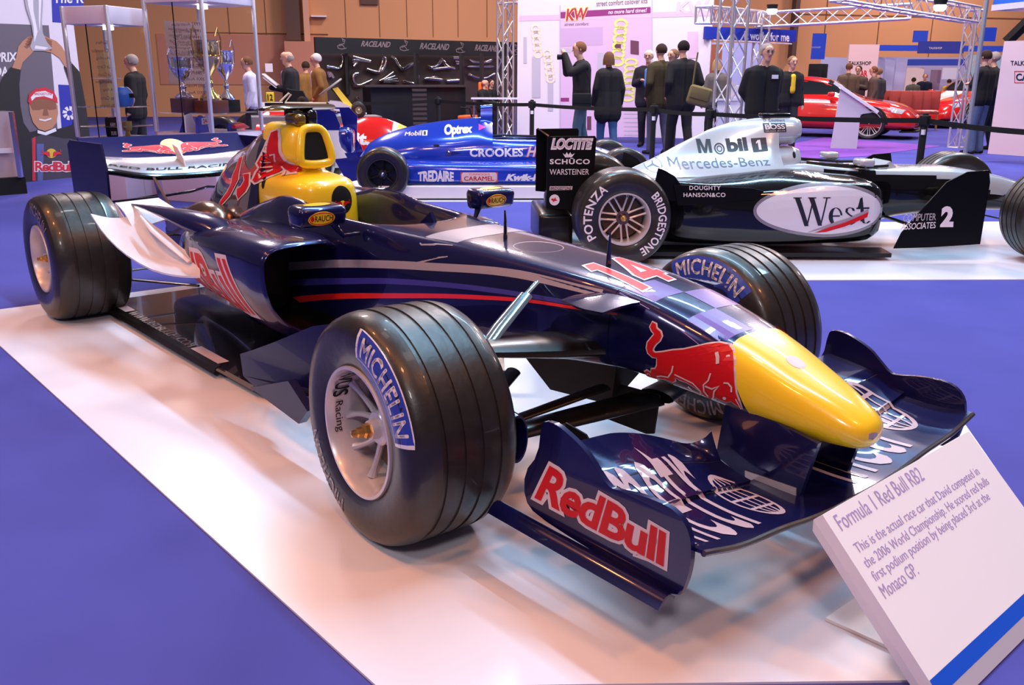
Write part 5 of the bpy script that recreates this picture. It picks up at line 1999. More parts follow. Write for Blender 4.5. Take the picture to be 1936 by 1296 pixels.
pe = person('man in a black jacket photographing, camera held up to his face', 1095, 80, 15.0, az(1095)+1.75, BK, ('grey_jeans', (.06, .10, .13)), ('auburn_hair', (.18, .07, .03)), pose='camera', lean=.03, coat=.06)
Pp = pe.matrix_basis
cc_ = Vector(pe.location)
fw = Vector((cos(az(1095)+1.75), sin(az(1095)+1.75), 0))
m_ = MB()
m_.box((0, 0, 0), (.07, .13, .09), bev=.012)
m_.lathe([(.03, 0), (.03, .035), (.12, .042), (.12, .034), (.11, 0)], 18, 'x')
m_.box((-.01, 0, .055), (.05, .05, .03), bev=.006)
cm_ = m_.build('camera', MATTE)
hp = px2w(1068, 108, 15.0)
cm_.location = hp
cm_.rotation_euler = (0, 0, az(1095)+1.75)
tag(cm_, 'black camera with a lens held up by the man in a black jacket', 'camera')
m_ = MB()
m_.box((0, 0, 0), (.30, .14, .22), bev=.03)
m_.box((0, -.075, .03), (.28, .02, .15), bev=.008)
m_.tube([(-.12, 0, .10), (-.10, .0, .35), (.0, .02, .55), (.12, 0, .30), (.12, 0, .1)], .008, 6)
bg_ = m_.build('shoulder_bag', MATTE)
bg_.location = px2w(1100, 190, 14.75)
bg_.rotation_euler = (0, 0, az(1100)-pi/2)
tag(bg_, 'black camera bag at the hip of the photographing man', 'bag')
person('woman with brown bob seen from behind in a long black coat and blue jeans', 1151, 99, 15.6, az(1151)+.35, BK, JEAN, ('brown_hair', (.14, .06, .03)), pose='down', hairstyle='long', coat=.22, female=True)
person('elderly man in a dark suit, blue tie and glasses facing the camera', 1227, 96, 17.6, az(1227)+pi-.2, ('dark_suit', (.022, .018, .024)), DRK, ('white_hair', (.55, .50, .48)), pose=('chest', 'down'), shirt=('blue_shirt', (.10, .22, .55)), glasses=True, coat=.10)
person('man in an olive brown jacket seen from behind in grey trousers', 1250, 84, 15.9, az(1250)+.6, ('olive_jacket', (.05, .035, .016)), ('slate_trousers', (.08, .08, .13)), ('dark_hair', (.035, .018, .012)), pose='pocket', coat=.10)
person('man with light brown hair half hidden between two dark jackets', 1273, 94, 16.3, az(1273)+2.4, ('grey_jacket', (.05, .045, .05)), DRK, ('light_brown_hair', (.20, .10, .05)), pose='down')
person('man in a black hooded coat with his back turned and a bag on his hip', 1292, 78, 15.3, az(1292)+.5, BK, ('black_jeans', (.02, .017, .02)), ('black_hair', (.015, .010, .009)), pose='pocket', lean=-.03, coat=.12, step=.16)
m_ = MB()
m_.box((0, 0, 0), (.36, .14, .30), bev=.05)
m_.box((0, -.08, .04), (.30, .03, .18), bev=.012)
m_.tube([(-.15, 0, .14), (-.20, 0, .45), (-.22, .0, .62)], .014, 6)
sb = m_.build('shoulder_bag', cl('khaki_canvas', (.16, .12, .05)))
sb.location = px2w(1322, 182, 15.0)
sb.rotation_euler = (0, .25, az(1322)-pi/2)
tag(sb, 'khaki canvas shoulder bag hanging behind the man in a black hooded coat', 'bag')
mo = person('grey haired man in a black jacket with a white name badge above the silver car', 1452, 84, 12.2, az(1452)+pi+.45, BK, DRK, ('grey_hair', (.30, .24, .22)), pose='back', glasses=True, coat=.02)
m_ = MB()
m_.box((.150, .085, 1.345), (.02, .085, .05), WHITE)
m_.build('name_badge', None, mo, label='white name badge')
person('young man in a yellow T-shirt and open black jacket behind the older man', 1500, 107, 17.0, az(1500)+pi+.5, BK, DRK, ('sandy_hair', (.26, .13, .06)), pose='down', shirt=('yellow_shirt', (.75, .50, .03)))
person('dark haired man in a black sweater and jeans standing at the right', 1864, 96, 18.1, az(1864)+1.1, ('black_sweater', (.014, .013, .014)), ('faded_jeans', (.10, .13, .22)), ('dark_hair', (.035, .018, .012)), pose='cross', step=.02)
person('grey haired man mostly hidden behind the man in the black sweater', 1880, 99, 19.2, az(1880)+1.6, BK, DRK, ('grey_hair', (.30, .24, .22)), pose='down')
GR = 'visitors talking behind the red sports car'
person('short haired man in a brown top, leftmost of the group behind the red sports car', 1606, 120, 24.5, az(1606)+.2, ('taupe_top', (.12, .075, .055)), DRK, ('brown_hair', (.14, .06, .03)), pose='down', group=GR)
person('bearded man facing forward in the middle of the group behind the red sports car', 1624, 125, 25.2, az(1624)+pi-.3, ('brown_top', (.08, .05, .04)), DRK, ('dark_hair', (.035, .018, .012)), pose='chest', group=GR)
person('man in a brown hooded jacket facing left in the group behind the red sports car', 1652, 126, 24.2, az(1652)+1.7, ('taupe_jacket', (.11, .07, .06)), DRK, ('auburn_hair', (.18, .07, .03)), pose='down', group=GR)
person('man partly hidden at the right end of the group behind the red sports car', 1662, 130, 25.2, az(1662)+1.0, ('grey_jacket', (.05, .045, .05)), DRK, ('light_brown_hair', (.20, .10, .05)), pose='down', group=GR)
person('man in a grey striped fleece with his back turned by the far stands', 1728, 147, 31, az(1728)+.2, ('grey_green_fleece', (.09, .085, .07)), DRK, ('dark_hair', (.035, .018, .012)))
person('man in a navy hooded top facing forward by the far stands', 1750, 140, 31.5, az(1750)+pi, ('navy_hoodie', (.012, .014, .035)), DRK, ('light_brown_hair', (.20, .10, .05)))
person('person in a yellow jacket by the far stands', 1795, 150, 32, az(1795)+.3, ('yellow_jacket', (.55, .33, .03)), DRK, ('dark_hair', (.035, .018, .012)))
person('bald man in a black suit reading papers behind the cabinets', 541, 97, 15.3, az(541)+1.35, ('black_suit', (.02, .017, .02)), DRK, ('grey_hair', (.30, .24, .22)), pose='read', shirt=('pink_blue_shirt', (.28, .22, .42)), hairstyle='bald', coat=.08)
m_ = MB()
m_.box((0, 0, 0), (.02, .21, .28), bev=.004)
m_.box((.03, .03, -.03), (.01, .20, .25))
pp_ = m_.build('papers', WHITEP)
pp_.location = px2w(512, 151, 15.2)
pp_.rotation_euler = (0, .9, az(541)+1.35)
tag(pp_, 'white papers held by the bald man in a black suit', 'papers')
person('dark haired man in a brown jacket seen from behind beside the black display', 577, 117, 19.5, az(577)+.3, ('tan_jacket', (.23, .11, .03)), DRK, ('dark_hair', (.035, .018, .012)), pose='down')
person('white haired man in a brown blazer beside the black display', 596, 102, 17.5, az(596)+1.4, BRN, DRK, ('white_hair', (.55, .50, .48)), pose='pocket', shirt=('lilac_shirt', (.50, .42, .60)), coat=.10)
person('man in a pale shirt and dark trousers seen through the trophy cabinet', 465, 108, 16.2, az(465)+1.5, ('pale_shirt', (.60, .55, .70)), DRK, ('brown_hair', (.14, .06, .03)), pose='down')
person('grey haired man in a black jacket seen through the helmet cabinet', 246, 104, 14.2, az(246)+1.2, BK, DRK, ('grey_hair', (.30, .24, .22)), pose='down', lean=-.08, shirt=('white_shirt', (.6, .55, .6)), coat=.08)
# ================================================================== hall walls and stands
def at(px, py, D):
    return px2w(px, py, D)


def gxy(px, D, py=150):
    p = px2w(px, py, D)
    return Vector((p.x, p.y, 0))


def zat(py, D, px=968):
    return px2w(px, py, D).z


def vpanel(name, pxa, Da, pxb, Db, py_top, z0, material, th=.05, z1=None, parent=None, build=True):
    """upright board between two floor points; top height taken where the left end meets py_top"""
    a, b = gxy(pxa, Da), gxy(pxb, Db)
    zt = z1 if z1 is not None else px2w(pxa, py_top, Da).z
    d = (b-a).normalized()
    n = Vector((-d.y, d.x, 0))
    if n.dot(CAMP-a) > 0:
        n = -n
    m_ = MB()
    V = [a, b, b+n*th, a+n*th]
    m_.add([Vector((p.x, p.y, z0)) for p in V]+[Vector((p.x, p.y, zt)) for p in V], [(3, 2, 1, 0), (4, 5, 6, 7), (0, 1, 5, 4), (1, 2, 6, 5), (2, 3, 7, 6), (3, 0, 4, 7)])
    o = m_.build(name, material, parent, smooth=False)
    def fn(px, py):
        # point on the front face seen at px,py
        ray = px2w(px, py, 1.0)-CAMP
        nn = -n
        t = (a-CAMP).dot(nn)/ray.dot(nn)
        return CAMP+ray*t
    return o, fn, -n, zt


WALLM = mat('tan_wall', srgb(206, 148, 104), .85, noise=.05, nscale=.6)
WALLD = mat('wall_joint', srgb(120, 80, 55), .9)
WALLB = mat('brown_wall', srgb(150, 95, 70), .85)
wa, wb = gxy(-500, 36), gxy(2600, 56)
d = (wb-wa).normalized()
nW = Vector((-d.y, d.x, 0))
if nW.dot(CAMP-wa) < 0:
    nW = -nW
Lw = (wb-wa).length
m_ = MB()
c = (wa+wb)/2
R_ = Matrix((d, nW, Vector((0, 0, 1)))).transposed()
m_.box((c.x, c.y, 5.5), (Lw, .3, 11), rot=R_)
wall = m_.build('wall_back', WALLM, smooth=False)
struct(wall)


def on_wall(px, py):
    ray = px2w(px, py, 1.0)-CAMP
    t = (wa+nW*.15-CAMP).dot(nW)/ray.dot(nW)
    return CAMP+ray*t


def wall_box(name, x0, y0, x1, y1, proud, material, parent=None, sx=0):
    ym = (y0+y1)/2
    p, q = on_wall(x0, ym), on_wall(x1, ym)
    p.z, q.z = on_wall((x0+x1)/2, y0).z, on_wall((x0+x1)/2, y1).z
    w_ = abs((q-p).dot(d))
    h_ = abs(p.z-q.z)
    mm = MB()
    cc = (p+q)/2+nW*(proud/2)
    mm.box(cc, (w_, proud, h_), rot=R_)
    return mm.build(name, material, parent, smooth=False)


for i, (x, yt) in enumerate([(716, 0), (768, 0), (817, -40), (865, 10), (652, 10), (920, 0), (500, 0), (1560, 0), (1660, 20), (1760, 30), (430, 0)]):
    wall_box('wall_seam', x, yt-40, x+1.2, 70 if x < 1000 else 130, .02, WALLD, wall)
for (x0, y0, x1, y1) in ((330, 62, 620, 63.5), (480, 64, 620, 65.5), (1500, 30, 1936, 32)):
    wall_box('wall_seam', x0, y0, x1, y1, .02, WALLD, wall)
wall_box('wall_lower_band', 300, 66, 616, 160, .03, mat('pinkish_wall', srgb(196, 132, 108), .85), wall)
o = wall_box('trim_1', 539, -60, 565, 78, .6, mat('dark_column', srgb(92, 66, 58), .8))
struct(o)
o = wall_box('trim_2', 572, -60, 583, 80, .4, mat('pipe_pink', srgb(214, 160, 130), .6))
struct(o)
o = wall_box('trim_3', 1496, -60, 1504, 110, .3, mat('dark_column', srgb(92, 66, 58), .8))
struct(o)
o = wall_box('wall_box_unit', 541, 80, 596, 175, .9, mat('pinkish_wall', srgb(214, 150, 124), .85))
o.name = 'wall_cupboard'
tag(o, 'pinkish square column box behind the brown jacketed men', 'column')
o = wall_box('vent', 681, -10, 714, 9, .1, MATS['dark_column'])
o.name = 'wall_vent'
tag(o, 'dark square vent high on the tan wall', 'vent')
o = wall_box('cable_tray', 588, 30, 617, 33, .3, WHITEP)
o.name = 'wall_light_strip'
tag(o, 'short white strip fixed to the tan wall beside the pipe', 'strip')

# ---- black exhaust display
BRD = mat('display_board', srgb(62, 46, 44), .5, coat=.2)
DBK = mat('display_black', (.010, .009, .009), .4)
disp = thing('display_stand', 'black exhaust display stand with a lettered fascia along its top', 'display', gxy(790, 20.3))
def reparent(o, p):
    o.parent = p
    o.matrix_parent_inverse = Matrix.Identity(4)
    o.location = Vector(o.location)-Vector(p.location)
    return o


o_, dfn, dn, dz = vpanel('back_board', 600, 20.2, 980, 22.2, 98, 0, BRD, .1)
reparent(o_, disp)
f_, ffn, fn_, fz_ = vpanel('fascia', 600, 19.7, 985, 21.7, 70, px2w(600, 100, 19.7).z, DBK, .1)
reparent(f_, disp)
for a, b in ((658, 662), (787, 792), (873, 878), (911, 915)):
    ss, _, _, _ = vpanel('upright', a, 20.15, b, 20.6, 100, .9, DBK, .05)
    reparent(ss, disp)
for x0, x1 in ((612, 700), (700, 778), (778, 800), (800, 875)):
    pass
c_, cfn, cn, cz = vpanel('base_cabinet', 700, 19.2, 880, 20.0, 163, 0, DBK, .5)
reparent(c_, disp)
c2_, _, _, _ = vpanel('base_cabinet', 605, 19.6, 700, 20.0, 205, 0, DBK, .4)
reparent(c2_, disp)
t_, _, _, _ = vpanel('counter_top', 690, 19.0, 884, 19.9, 161, px2w(690, 165, 19.0).z, BRD, .7)
reparent(t_, disp)
for k in range(9):
    l_, _, _, _ = vpanel('louvre', 779, 18.95+.01*k, 806, 19.05, 168+k*9, px2w(779, 173+k*9, 18.95).z, BRD, .03)
    reparent(l_, disp)


def print_on(fnn, n_, name, shape, corners, material, parent=None, off=.004):
    q = [fnn(*c) for c in corners]
    V, F = shape
    lo = quad(*q)
    o = decal(name, shape, lo, material, None, -Vector(n_), None, off)
    if parent is not None:
        reparent(o, parent)
    return o


GLYPH = mat('fascia_grey', srgb(130, 110, 112), .5)
def car_icon(x, y, s=1.):
    P = stroke([(x+8*s, y+0), (x+14*s, y+3*s), (x+12*s, y+10*s), (x+5*s, y+11*s), (x, y+14*s), (x+1*s, y+18*s), (x+8*s, y+20*s), (x+17*s, y+18*s)], 1.4*s)
    P += stroke([(x+3*s, y+14*s), (x+9*s, y+12*s), (x+13*s, y+17*s)], 1.2*s)
    P += stroke([(x+9*s, y+1*s), (x+11*s, y+6*s)], 1.2*s)
    return P


for (x, y0, y1) in ((682, 77, 88), (793, 81, 93), (897, 84, 96)):
    w_ = 55 if x < 890 else 44
    print_on(ffn, fn_, 'fascia_lettering', text_shape('RACELAND', bold=.03, shear=.2), [(x, y1), (x+w_, y1+2), (x+w_+2, y0+2), (x+2, y0)], GLYPH, disp)
for (x, y) in ((638, 73), (756, 76), (862, 80), (965, 84)):
    V = []
    F = []
    for P in car_icon(x, y):
        k = len(V)
        V += P
        F.append((k, k+1, k+2, k+3))
    q0 = [ffn(a, b) for a, b in V]
    mm = MB()
    mm.add([p+Vector(fn_)*.005 for p in q0], F)
    io = mm.build('fascia_emblem', GLYPH, None, smooth=False)
    reparent(io, disp)

# chrome exhausts on the boards: centre lines given as seen, hung 6 cm off the board
EXH = mat('chrome_exhaust', (.80, .72, .66), .16, 1.)
exh = [
    ('curved chrome downpipe, first in the top row of the black display', [[(615, 125, 3), (625, 127, 3.5), (640, 131, 3.5), (645, 120, 2.5), (646, 106, 2.5), (643, 103, 3)]]),
    ('fan of four chrome pipes joining right, second in the top row', [[(664, 107, 2), (672, 110, 2.5), (697, 117, 3)], [(663, 113, 2), (673, 114, 2.5), (697, 117, 3)], [(664, 120, 2), (672, 116, 2.5)], [(666, 126, 2), (673, 118, 2.5)]]),
    ('pair of chrome pipes bending upward, third in the top row', [[(690, 130, 3), (703, 135, 3.5), (717, 137, 3), (725, 124, 3), (728, 112, 2.5), (722, 107, 2)], [(714, 135, 3), (720, 120, 2), (721, 108, 2)]]),
    ('long chrome pipe bent in a shallow V, fourth in the top row', [[(736, 107, 3), (744, 112, 3.5), (750, 124, 3), (758, 132, 3.5), (770, 124, 4), (780, 120, 3), (788, 116, 2.5)]]),
    ('chrome manifold with twin outlets on the board above the counter', [[(805, 125, 3), (815, 129, 3.5), (826, 122, 3), (832, 113, 3), (838, 119, 3)], [(815, 131, 3), (836, 128, 3), (850, 127, 3), (856, 130, 3)], [(830, 111, 3), (838, 122, 3), (846, 128, 3)]]),
    ('three short chrome pipes stacked near the counter', [[(853, 110, 3), (869, 110, 3)], [(857, 116, 2.5), (869, 117, 2.5)], [(859, 121, 2), (867, 121, 2)]]),
    ('chrome strut brace with raised ends, topmost of three', [[(884, 113, 2), (890, 117, 3), (900, 118, 2.2), (916, 118, 2.2), (923, 116, 3), (927, 113, 2)]]),
    ('straight chrome strut brace in the middle of three', [[(880, 126, 1.5), (888, 126, 2.5), (922, 126, 2.5), (930, 126, 1.5)]]),
    ('white strut brace with round end plates, lowest of three', [[(881, 141, 4), (884, 141, 2.5), (902, 148, 2.2), (916, 148, 2.2), (927, 141, 2.5), (931, 140, 4)]]),
    ('chrome silencer lying left on the board above the counter', [[(799, 149, 3), (806, 148, 4), (832, 151, 4)], [(812, 146, 2), (820, 145, 2), (828, 149, 2)]]),
    ('chrome silencer with a bracket lying right above the counter', [[(841, 153, 3.5), (852, 152, 3.5), (870, 151, 3.5)]]),
    ('chrome U shaped pipe in the second row of the black display', [[(674, 139, 4), (666, 140, 4), (664, 150, 3), (670, 160, 2.5), (676, 162, 2.5), (690, 156, 2.5), (700, 151, 2.5)]]),
    ('chrome four branch manifold fanning right in the second row', [[(714, 153, 2.5), (722, 150, 3), (740, 137, 3)], [(722, 151, 3), (744, 144, 3)], [(722, 152, 3), (748, 150, 3)], [(722, 153, 3), (750, 155, 3)]]),
    ('chrome elbow with a bulge at the right of the second row', [[(760, 153, 3), (772, 157, 3), (780, 158, 3.5), (785, 150, 4), (789, 143, 3)]]),
    ('bundle of chrome headers lying in the third row', [[(712, 168, 4), (722, 170, 4), (745, 169, 4), (760, 170, 4)], [(714, 176, 4), (730, 174, 4), (752, 176, 4)], [(717, 180, 3.5), (735, 178, 3.5), (758, 168, 3)]]),
    ('coiled chrome pipes at the right end of the third row', [[(760, 175, 4), (768, 170, 4.5), (775, 174, 4), (770, 182, 4), (762, 178, 4)]]),
    ('dark bent chrome pipe standing at the left of the lower rows', [[(697, 170, 3), (704, 172, 3), (705, 180, 3.5), (698, 186, 3)], [(672, 184, 3), (676, 188, 2.5)]]),
    ('chrome manifold lying low behind the kart wheel', [[(672, 205, 3), (682, 197, 3.5), (700, 201, 3.5), (702, 206, 3)]]),
    ('slim chrome manifold lying low in the bottom row', [[(722, 194, 2.5), (736, 196, 3), (750, 203, 2.5)], [(726, 197, 2), (742, 192, 2.5), (752, 195, 2.5)]]),
    ('upright chrome pipe standing beside the louvred cabinet', [[(779, 196, 2), (774, 203, 2.5), (769, 215, 2), (770, 228, 2)]]),
    ('chrome pipe ends hanging left of the first board', [[(617, 135, 3), (621, 146, 3)], [(621, 136, 3), (628, 147, 3.5)]]),
]
for lab, paths in exh:
    m_ = MB()
    p0 = dfn(paths[0][0][0], paths[0][0][1])+Vector(dn)*.09
    for P in paths:
        pts = [dfn(a, b)+Vector(dn)*.09-p0 for a, b, _ in P]
        # round the bends
        rs = [r_*.0125*.95 for _, _, r_ in P]
        if len(pts) > 2:
            q = [pts[0]]
            rr = [rs[0]]
            for i in range(len(pts)-1):
                q += [pts[i].lerp(pts[i+1], .25), pts[i].lerp(pts[i+1], .75)]
                rr += [rs[i], rs[i+1]]
            q.append(pts[-1])
            rr.append(rs[-1])
            pts, rs = q, rr
        m_.tube(pts, rs, 8)
    m_.tube([pts[0], pts[0]-Vector(dn)*.09], .006, 5)
    o = m_.build('exhaust_pipe', EXH, None, ang=60)
    o.location = p0
    tag(o, lab, 'exhaust', 'chrome exhausts on the black display')

# office chair, table and two seated men
och = thing('office_chair', 'orange mesh office chair behind the seated man', 'chair', gxy(893, 19.25, 200), az(895)+1.2)
ORG = mat('orange_fabric', (.75, .12, .01), .6)
m_ = MB()
m_.box((0, 0, .47), (.48, .48, .08), bev=.03)
m_.build('seat', ORG, och)
m_ = MB()
m_.box((-.24, 0, .86), (.06, .46, .62), bev=.03)
m_.build('backrest', ORG, och)
m_ = MB()
m_.tube([(0, 0, .44), (0, 0, .10)], .03, 8)
for k in range(5):
    m_.tube([(0, 0, .1), (.28*cos(k*2*pi/5), .28*sin(k*2*pi/5), .05)], .02, 6)
m_.build('base', MATTE, och)
for s_ in (-1, 1):
    m_ = MB()
    m_.tube([(-.1, s_*.27, .46), (-.05, s_*.29, .66), (.15, s_*.29, .67)], .018, 6)
    m_.build('armrest', MATTE, och)
tb = thing('table', 'pale topped table in front of the seated man in black', 'table', gxy(935, 18.2), az(935)+pi/2)
zt = px2w(935, 186, 18.2).z
m_ = MB()
m_.box((0, 0, zt), (.9, .5, .03))
m_.build('table_top', WHITEP, tb, smooth=False)
for x, y in ((-.4, -.2), (.4, -.2), (-.4, .2), (.4, .2)):
    m_ = MB()
    m_.tube([(x, y, 0), (x, y, zt-.015)], .015, 6)
    m_.build('leg', STEEL, tb)
person('man in a black T-shirt leaning on the pale table by the orange chair', 917, 151, 19.0, az(917)+pi+1.1, BK, DRK, ('shaved_hair', (.22, .12, .08)), pose='table', hairstyle='bald', lean=.10, bulk=1.2)
person('dark haired man seated behind the man in the black T-shirt', 929, 151, 19.6, az(929)+pi+.6, BK, DRK, ('dark_hair', (.035, .018, .012)), pose='table')

# ---- retractable belt barrier: posts and belts
posts = [(500, 190, 15.0, 'hidden'), (828, 184, 15.3, 'black belt barrier post in front of the louvred cabinet'), (1006, 190, 13.9, 'black belt barrier post left of the photographing man'), (1237, 198, 12.2, 'black belt barrier post in front of the elderly man in a suit'), (1344, 206, 11.5, 'black belt barrier post beside the wide truss column'), (1750, 216, 10.0, 'black belt barrier post in front of the red cars'), (2010, 240, 9.2, 'hidden')]
heads = [px2w(a, b, D) for a, b, D, _ in posts]
for i, (a, b, D, lab) in enumerate(posts):
    if lab == 'hidden':
        continue
    H = heads[i]
    pst = thing('barrier_post', lab, 'barrier post', (H.x, H.y, 0), 0, 'belt barrier posts')
    m_ = MB()
    m_.lathe([(0.012, 0), (.012, .17), (.03, .165), (.05, .04)], 24, 'z')
    m_.build('base', MATTE, pst)
    m_ = MB()
    r_ = .034
    m_.lathe([(.03, r_), (H.z-.02, r_), (H.z+.01, r_*.7), (H.z+.012, 0)], 16, 'z')
    m_.build('pole', MATTE, pst)
    m_ = MB()
    m_.box((0, 0, H.z-.06), (.085, .085, .10), bev=.012)
    m_.build('belt_head', MATTE, pst)
    if i in (2, 3, 5):
        dd = (CAMP-H)
        dd.z = 0
        dd.normalize()
        m_ = MB()
        m_.box((dd.x*.036, dd.y*.036, H.z-.17), (.03, .03, .05))
        m_.build('sticker', WHITEP, pst, smooth=False)
    for nb in (i+1, i-1 if i == 1 else None):
        if nb is None:
            continue
        Q = heads[nb]
        m_ = MB()
        g = []
        for k in range(13):
            t = k/12
            p = H.lerp(Q, t)
            sag = -.02*4*t*(1-t)
            g.append([(p.x-H.x, p.y-H.y, p.z-.035+sag), (p.x-H.x, p.y-H.y, p.z-.085+sag)])
        m_.sheet(g, .003)
        m_.build('belt', MATTE, pst, smooth=False)

# ---- lattice trusses
TR = mat('truss_aluminium', (.70, .64, .66), .3, .7)


def truss(name, label, A, B, wd, step, r=.022, tri=False):
    A, B = Vector(A), Vector(B)
    L = (B-A).length
    t = (B-A).normalized()
    up = Vector((0, 0, 1)) if abs(t.z) < .8 else Vector((cos(YAW+.5), sin(YAW+.5), 0))
    u = t.cross(up).normalized()
    v = t.cross(u).normalized()
    e = thing(name, label, 'truss', A)
    cs = [(u*a+v*b)*wd/2 for a, b in ((-1, -1), (1, -1), (1, 1), (-1, 1))]
    for c0 in cs:
        m_ = MB()
        m_.tube([c0, c0+t*L], r, 8)
        m_.build('chord', TR, e)
    n = max(2, int(L/step))
    m_ = MB()
    first = None
    for f in range(4):
        a, b = cs[f], cs[(f+1) % 4]
        pts = []
        for k in range(n+1):
            pts.append((a if k % 2 == 0 else b)+t*(L*k/n))
        m_ = MB()
        for k in range(n):
            m_.tube([pts[k], pts[k+1]], r*.5, 5)
        m_.build('bracing', TR, e)['kind'] = 'stuff'
    for k in (0, 1):
        m_ = MB()
        for f in range(4):
            m_.tube([cs[f]+t*L*k, cs[(f+1) % 4]+t*L*k], r*.9, 6)
        m_.build('end_frame', TR, e)
    return e


def col(label, pxb, D, pxt, pyt, wd, step, z0=0., r=.022):
    a = gxy(pxb, D, 265)
    b = px2w(pxt, pyt, D)
    truss('truss_column', label, (a.x, a.y, z0), (a.x, a.y, b.z), wd, step, r)


col('tall silver truss column left of the white banner wall', 955, 19.6, 955, -30, .24, .34)
col('wide silver truss column right of the white banner wall', 1371, 12.6, 1371, -40, .25, .30, r=.02)
col('thin silver truss column beneath the blue lettered sign', 1424, 19.5, 1424, 28, .20, .28)
col('silver truss column by the man in the black sweater', 1812, 19.8, 1834, 20, .24, .34)
truss('truss_beam', 'silver truss beam running level behind the wide column', px2w(1330, 28, 15), px2w(1432, 34, 19.5), .24, .3, .02)
truss('truss_beam', 'long silver truss beam rising above the red sports car', px2w(1432, 38, 19.5), px2w(1720, 22, 19.8), .26, .3, .022)
truss('truss_beam', 'silver truss beam slanting down to the right at the top edge', px2w(1585, -16, 15.5), px2w(1838, 28, 19.5), .26, .3, .022)
truss('truss_beam', 'silver truss beam end above the tall left column', px2w(945, -5, 19.6), px2w(1110, -14, 20.6), .24, .3, .02)
a = gxy(1824, 16.8, 295)
m_ = MB()
m_.tube([(a.x, a.y, 0), (a.x, a.y, 4.2)], .035, 10)
po_ = m_.build('upright_pole', mat('grey_pole', srgb(150, 150, 158), .4, .3))
tag(po_, 'plain grey pole standing beside the right truss column', 'pole')
for px, py, D, lab in ((1460, 15, 19.2, 'bright spotlight clamped to the long truss beam'), (1778, 7, 17.5, 'bright spotlight clamped to the slanting truss beam')):
    sp_ = thing('spotlight', lab, 'spotlight', px2w(px, py, D))
    m_ = MB()
    m_.lathe([(-.10, 0), (-.10, .07), (.06, .11), (.06, .09), (.0, .06)], 16, 'z')
    m_.build('housing', MATTE, sp_)
    m_ = MB()
    m_.lathe([(-.12, 0), (-.115, .06), (-.09, .09), (-.05, .105), (-.0, .08), (0, 0)], 16, 'z')
    m_.build('bulb', mat('lamp_glow', (1., .95, .92), .5, emit=9), sp_)

# ---- white banner wall with suspension adverts
BAN = mat('banner_white', (.82, .72, .78), .6, emit=0)
bw, bfn, bn, bz = vpanel('banner_wall', 978, 19.3, 1340, 18.6, -40, .12, BAN, .12)
bw.name = 'banner_wall'
tag(bw, 'large white printed banner wall behind the visitors', 'banner wall')
LIL = mat('lilac_print', srgb(222, 186, 216), .6)
YEL2 = mat('pale_yellow_print', srgb(236, 232, 130), .6)
MAG = mat('magenta_band', srgb(150, 50, 120), .5)
DKP = mat('plum_print', srgb(110, 60, 80), .5)
PGR = mat('pale_grey_print', srgb(196, 186, 200), .6)
RECT = poly_shape([[(0, 0), (1, 0), (1, 1), (0, 1)]])


def pr(name, shape, x0, y0, x1, y1, material, sl=0., off=.006, f=None, n=None, parent=None, z=None):
    return print_on(f or bfn, n or bn, name, shape, [(x0, y1), (x1, y1+sl), (x1, y0+sl), (x0, y0)], material, parent or bw, off)


# banner_wall sits at the origin, children keep world coordinates
pr('banner_panel', RECT, 1060, 20, 1232, 262, LIL, -4, .003)
pr('banner_band', RECT, 982, 30, 1350, 40, mat('pale_pink_print', srgb(232, 190, 214), .6), -10, .004)
pr('banner_band', RECT, 1060, 23, 1230, 35, MAG, -10, .005)
pr('banner_lettering', text_shape('KW', bold=.08, shear=.15), 1068, 15, 1114, 41, YEL2, -3, .007)
pr('banner_lettering', text_shape('KW', bold=.03, shear=.15), 1070, 17, 1112, 40, mat('crimson_print', srgb(190, 50, 80), .5), -3, .009)
pr('banner_lettering', text_shape('street comfort', shear=.3), 1067, 43, 1113, 49, DKP, -1, .006)
pr('banner_lettering', text_shape('street comfort coilover kits'), 1128, 2, 1224, 12, DKP, -6, .006)
pr('banner_lettering', text_shape('no more hard times!', bold=.02, shear=.2), 1150, 19, 1223, 27, WHITE, -4, .008)
pr('banner_lettering', text_shape('KW', bold=.04, shear=.1), 1278, 4, 1342, 28, mat('pale_pink_letters', srgb(240, 200, 205), .6), -4, .006)
pr('banner_panel', RECT, 1060, 54, 1140, 88, mat('lilac_box', srgb(206, 170, 206), .6), -3, .005)


def spring(x, y, w_, h_, n, sl, material):
    P = []
    for k in range(n):
        cy = y+h_*(k+.5)/n
        cx = x+sl*(k+.5)/n
        P += stroke([(cx+w_/2*cos(a), cy+h_/n*.55*sin(a)) for a in [2*pi*q/14 for q in range(15)]], h_/n*.35)
    V = []
    F = []
    for p in P:
        k = len(V)
        V += p
        F.append((k, k+1, k+2, k+3))
    mm = MB()
    mm.add([bfn(a, b)+Vector(bn)*.008 for a, b in V], F)
    so = mm.build('spring_print', material, bw, smooth=False)
    return so


spring(1175, 38, 22, 85, 6, -8, YEL2)
spring(1194, 112, 22, 78, 7, -8, YEL2)
spring(1012, 48, 14, 60, 5, 6, mat('faint_yellow_print', srgb(244, 226, 200), .6))
spring(1034, 95, 14, 60, 5, 8, MATS['faint_yellow_print'])
for (x0, y0, x1, y1, mt, s_) in ((1160, 78, 1174, 92, DKP, 0), (1192, 76, 1208, 102, DKP, 2), (1130, 100, 1142, 130, PGR, 0), (990, 70, 996, 120, PGR, 0), (1006, 108, 1022, 185, PGR, 0), (1036, 150, 1046, 210, PGR, 0), (1063, 92, 1080, 100, PGR, 0), (1300, 60, 1320, 110, MATS['pale_pink_print'], 0), (1110, 220, 1118, 246, DKP, 0), (1060, 185, 1076, 192, MAG, 0), (1232, 0, 1234, 262, PGR, 0), (1058, 10, 1060, 262, PGR, 0)):
    pr('banner_shape', RECT, x0, y0, x1, y1, mt, s_, .006)
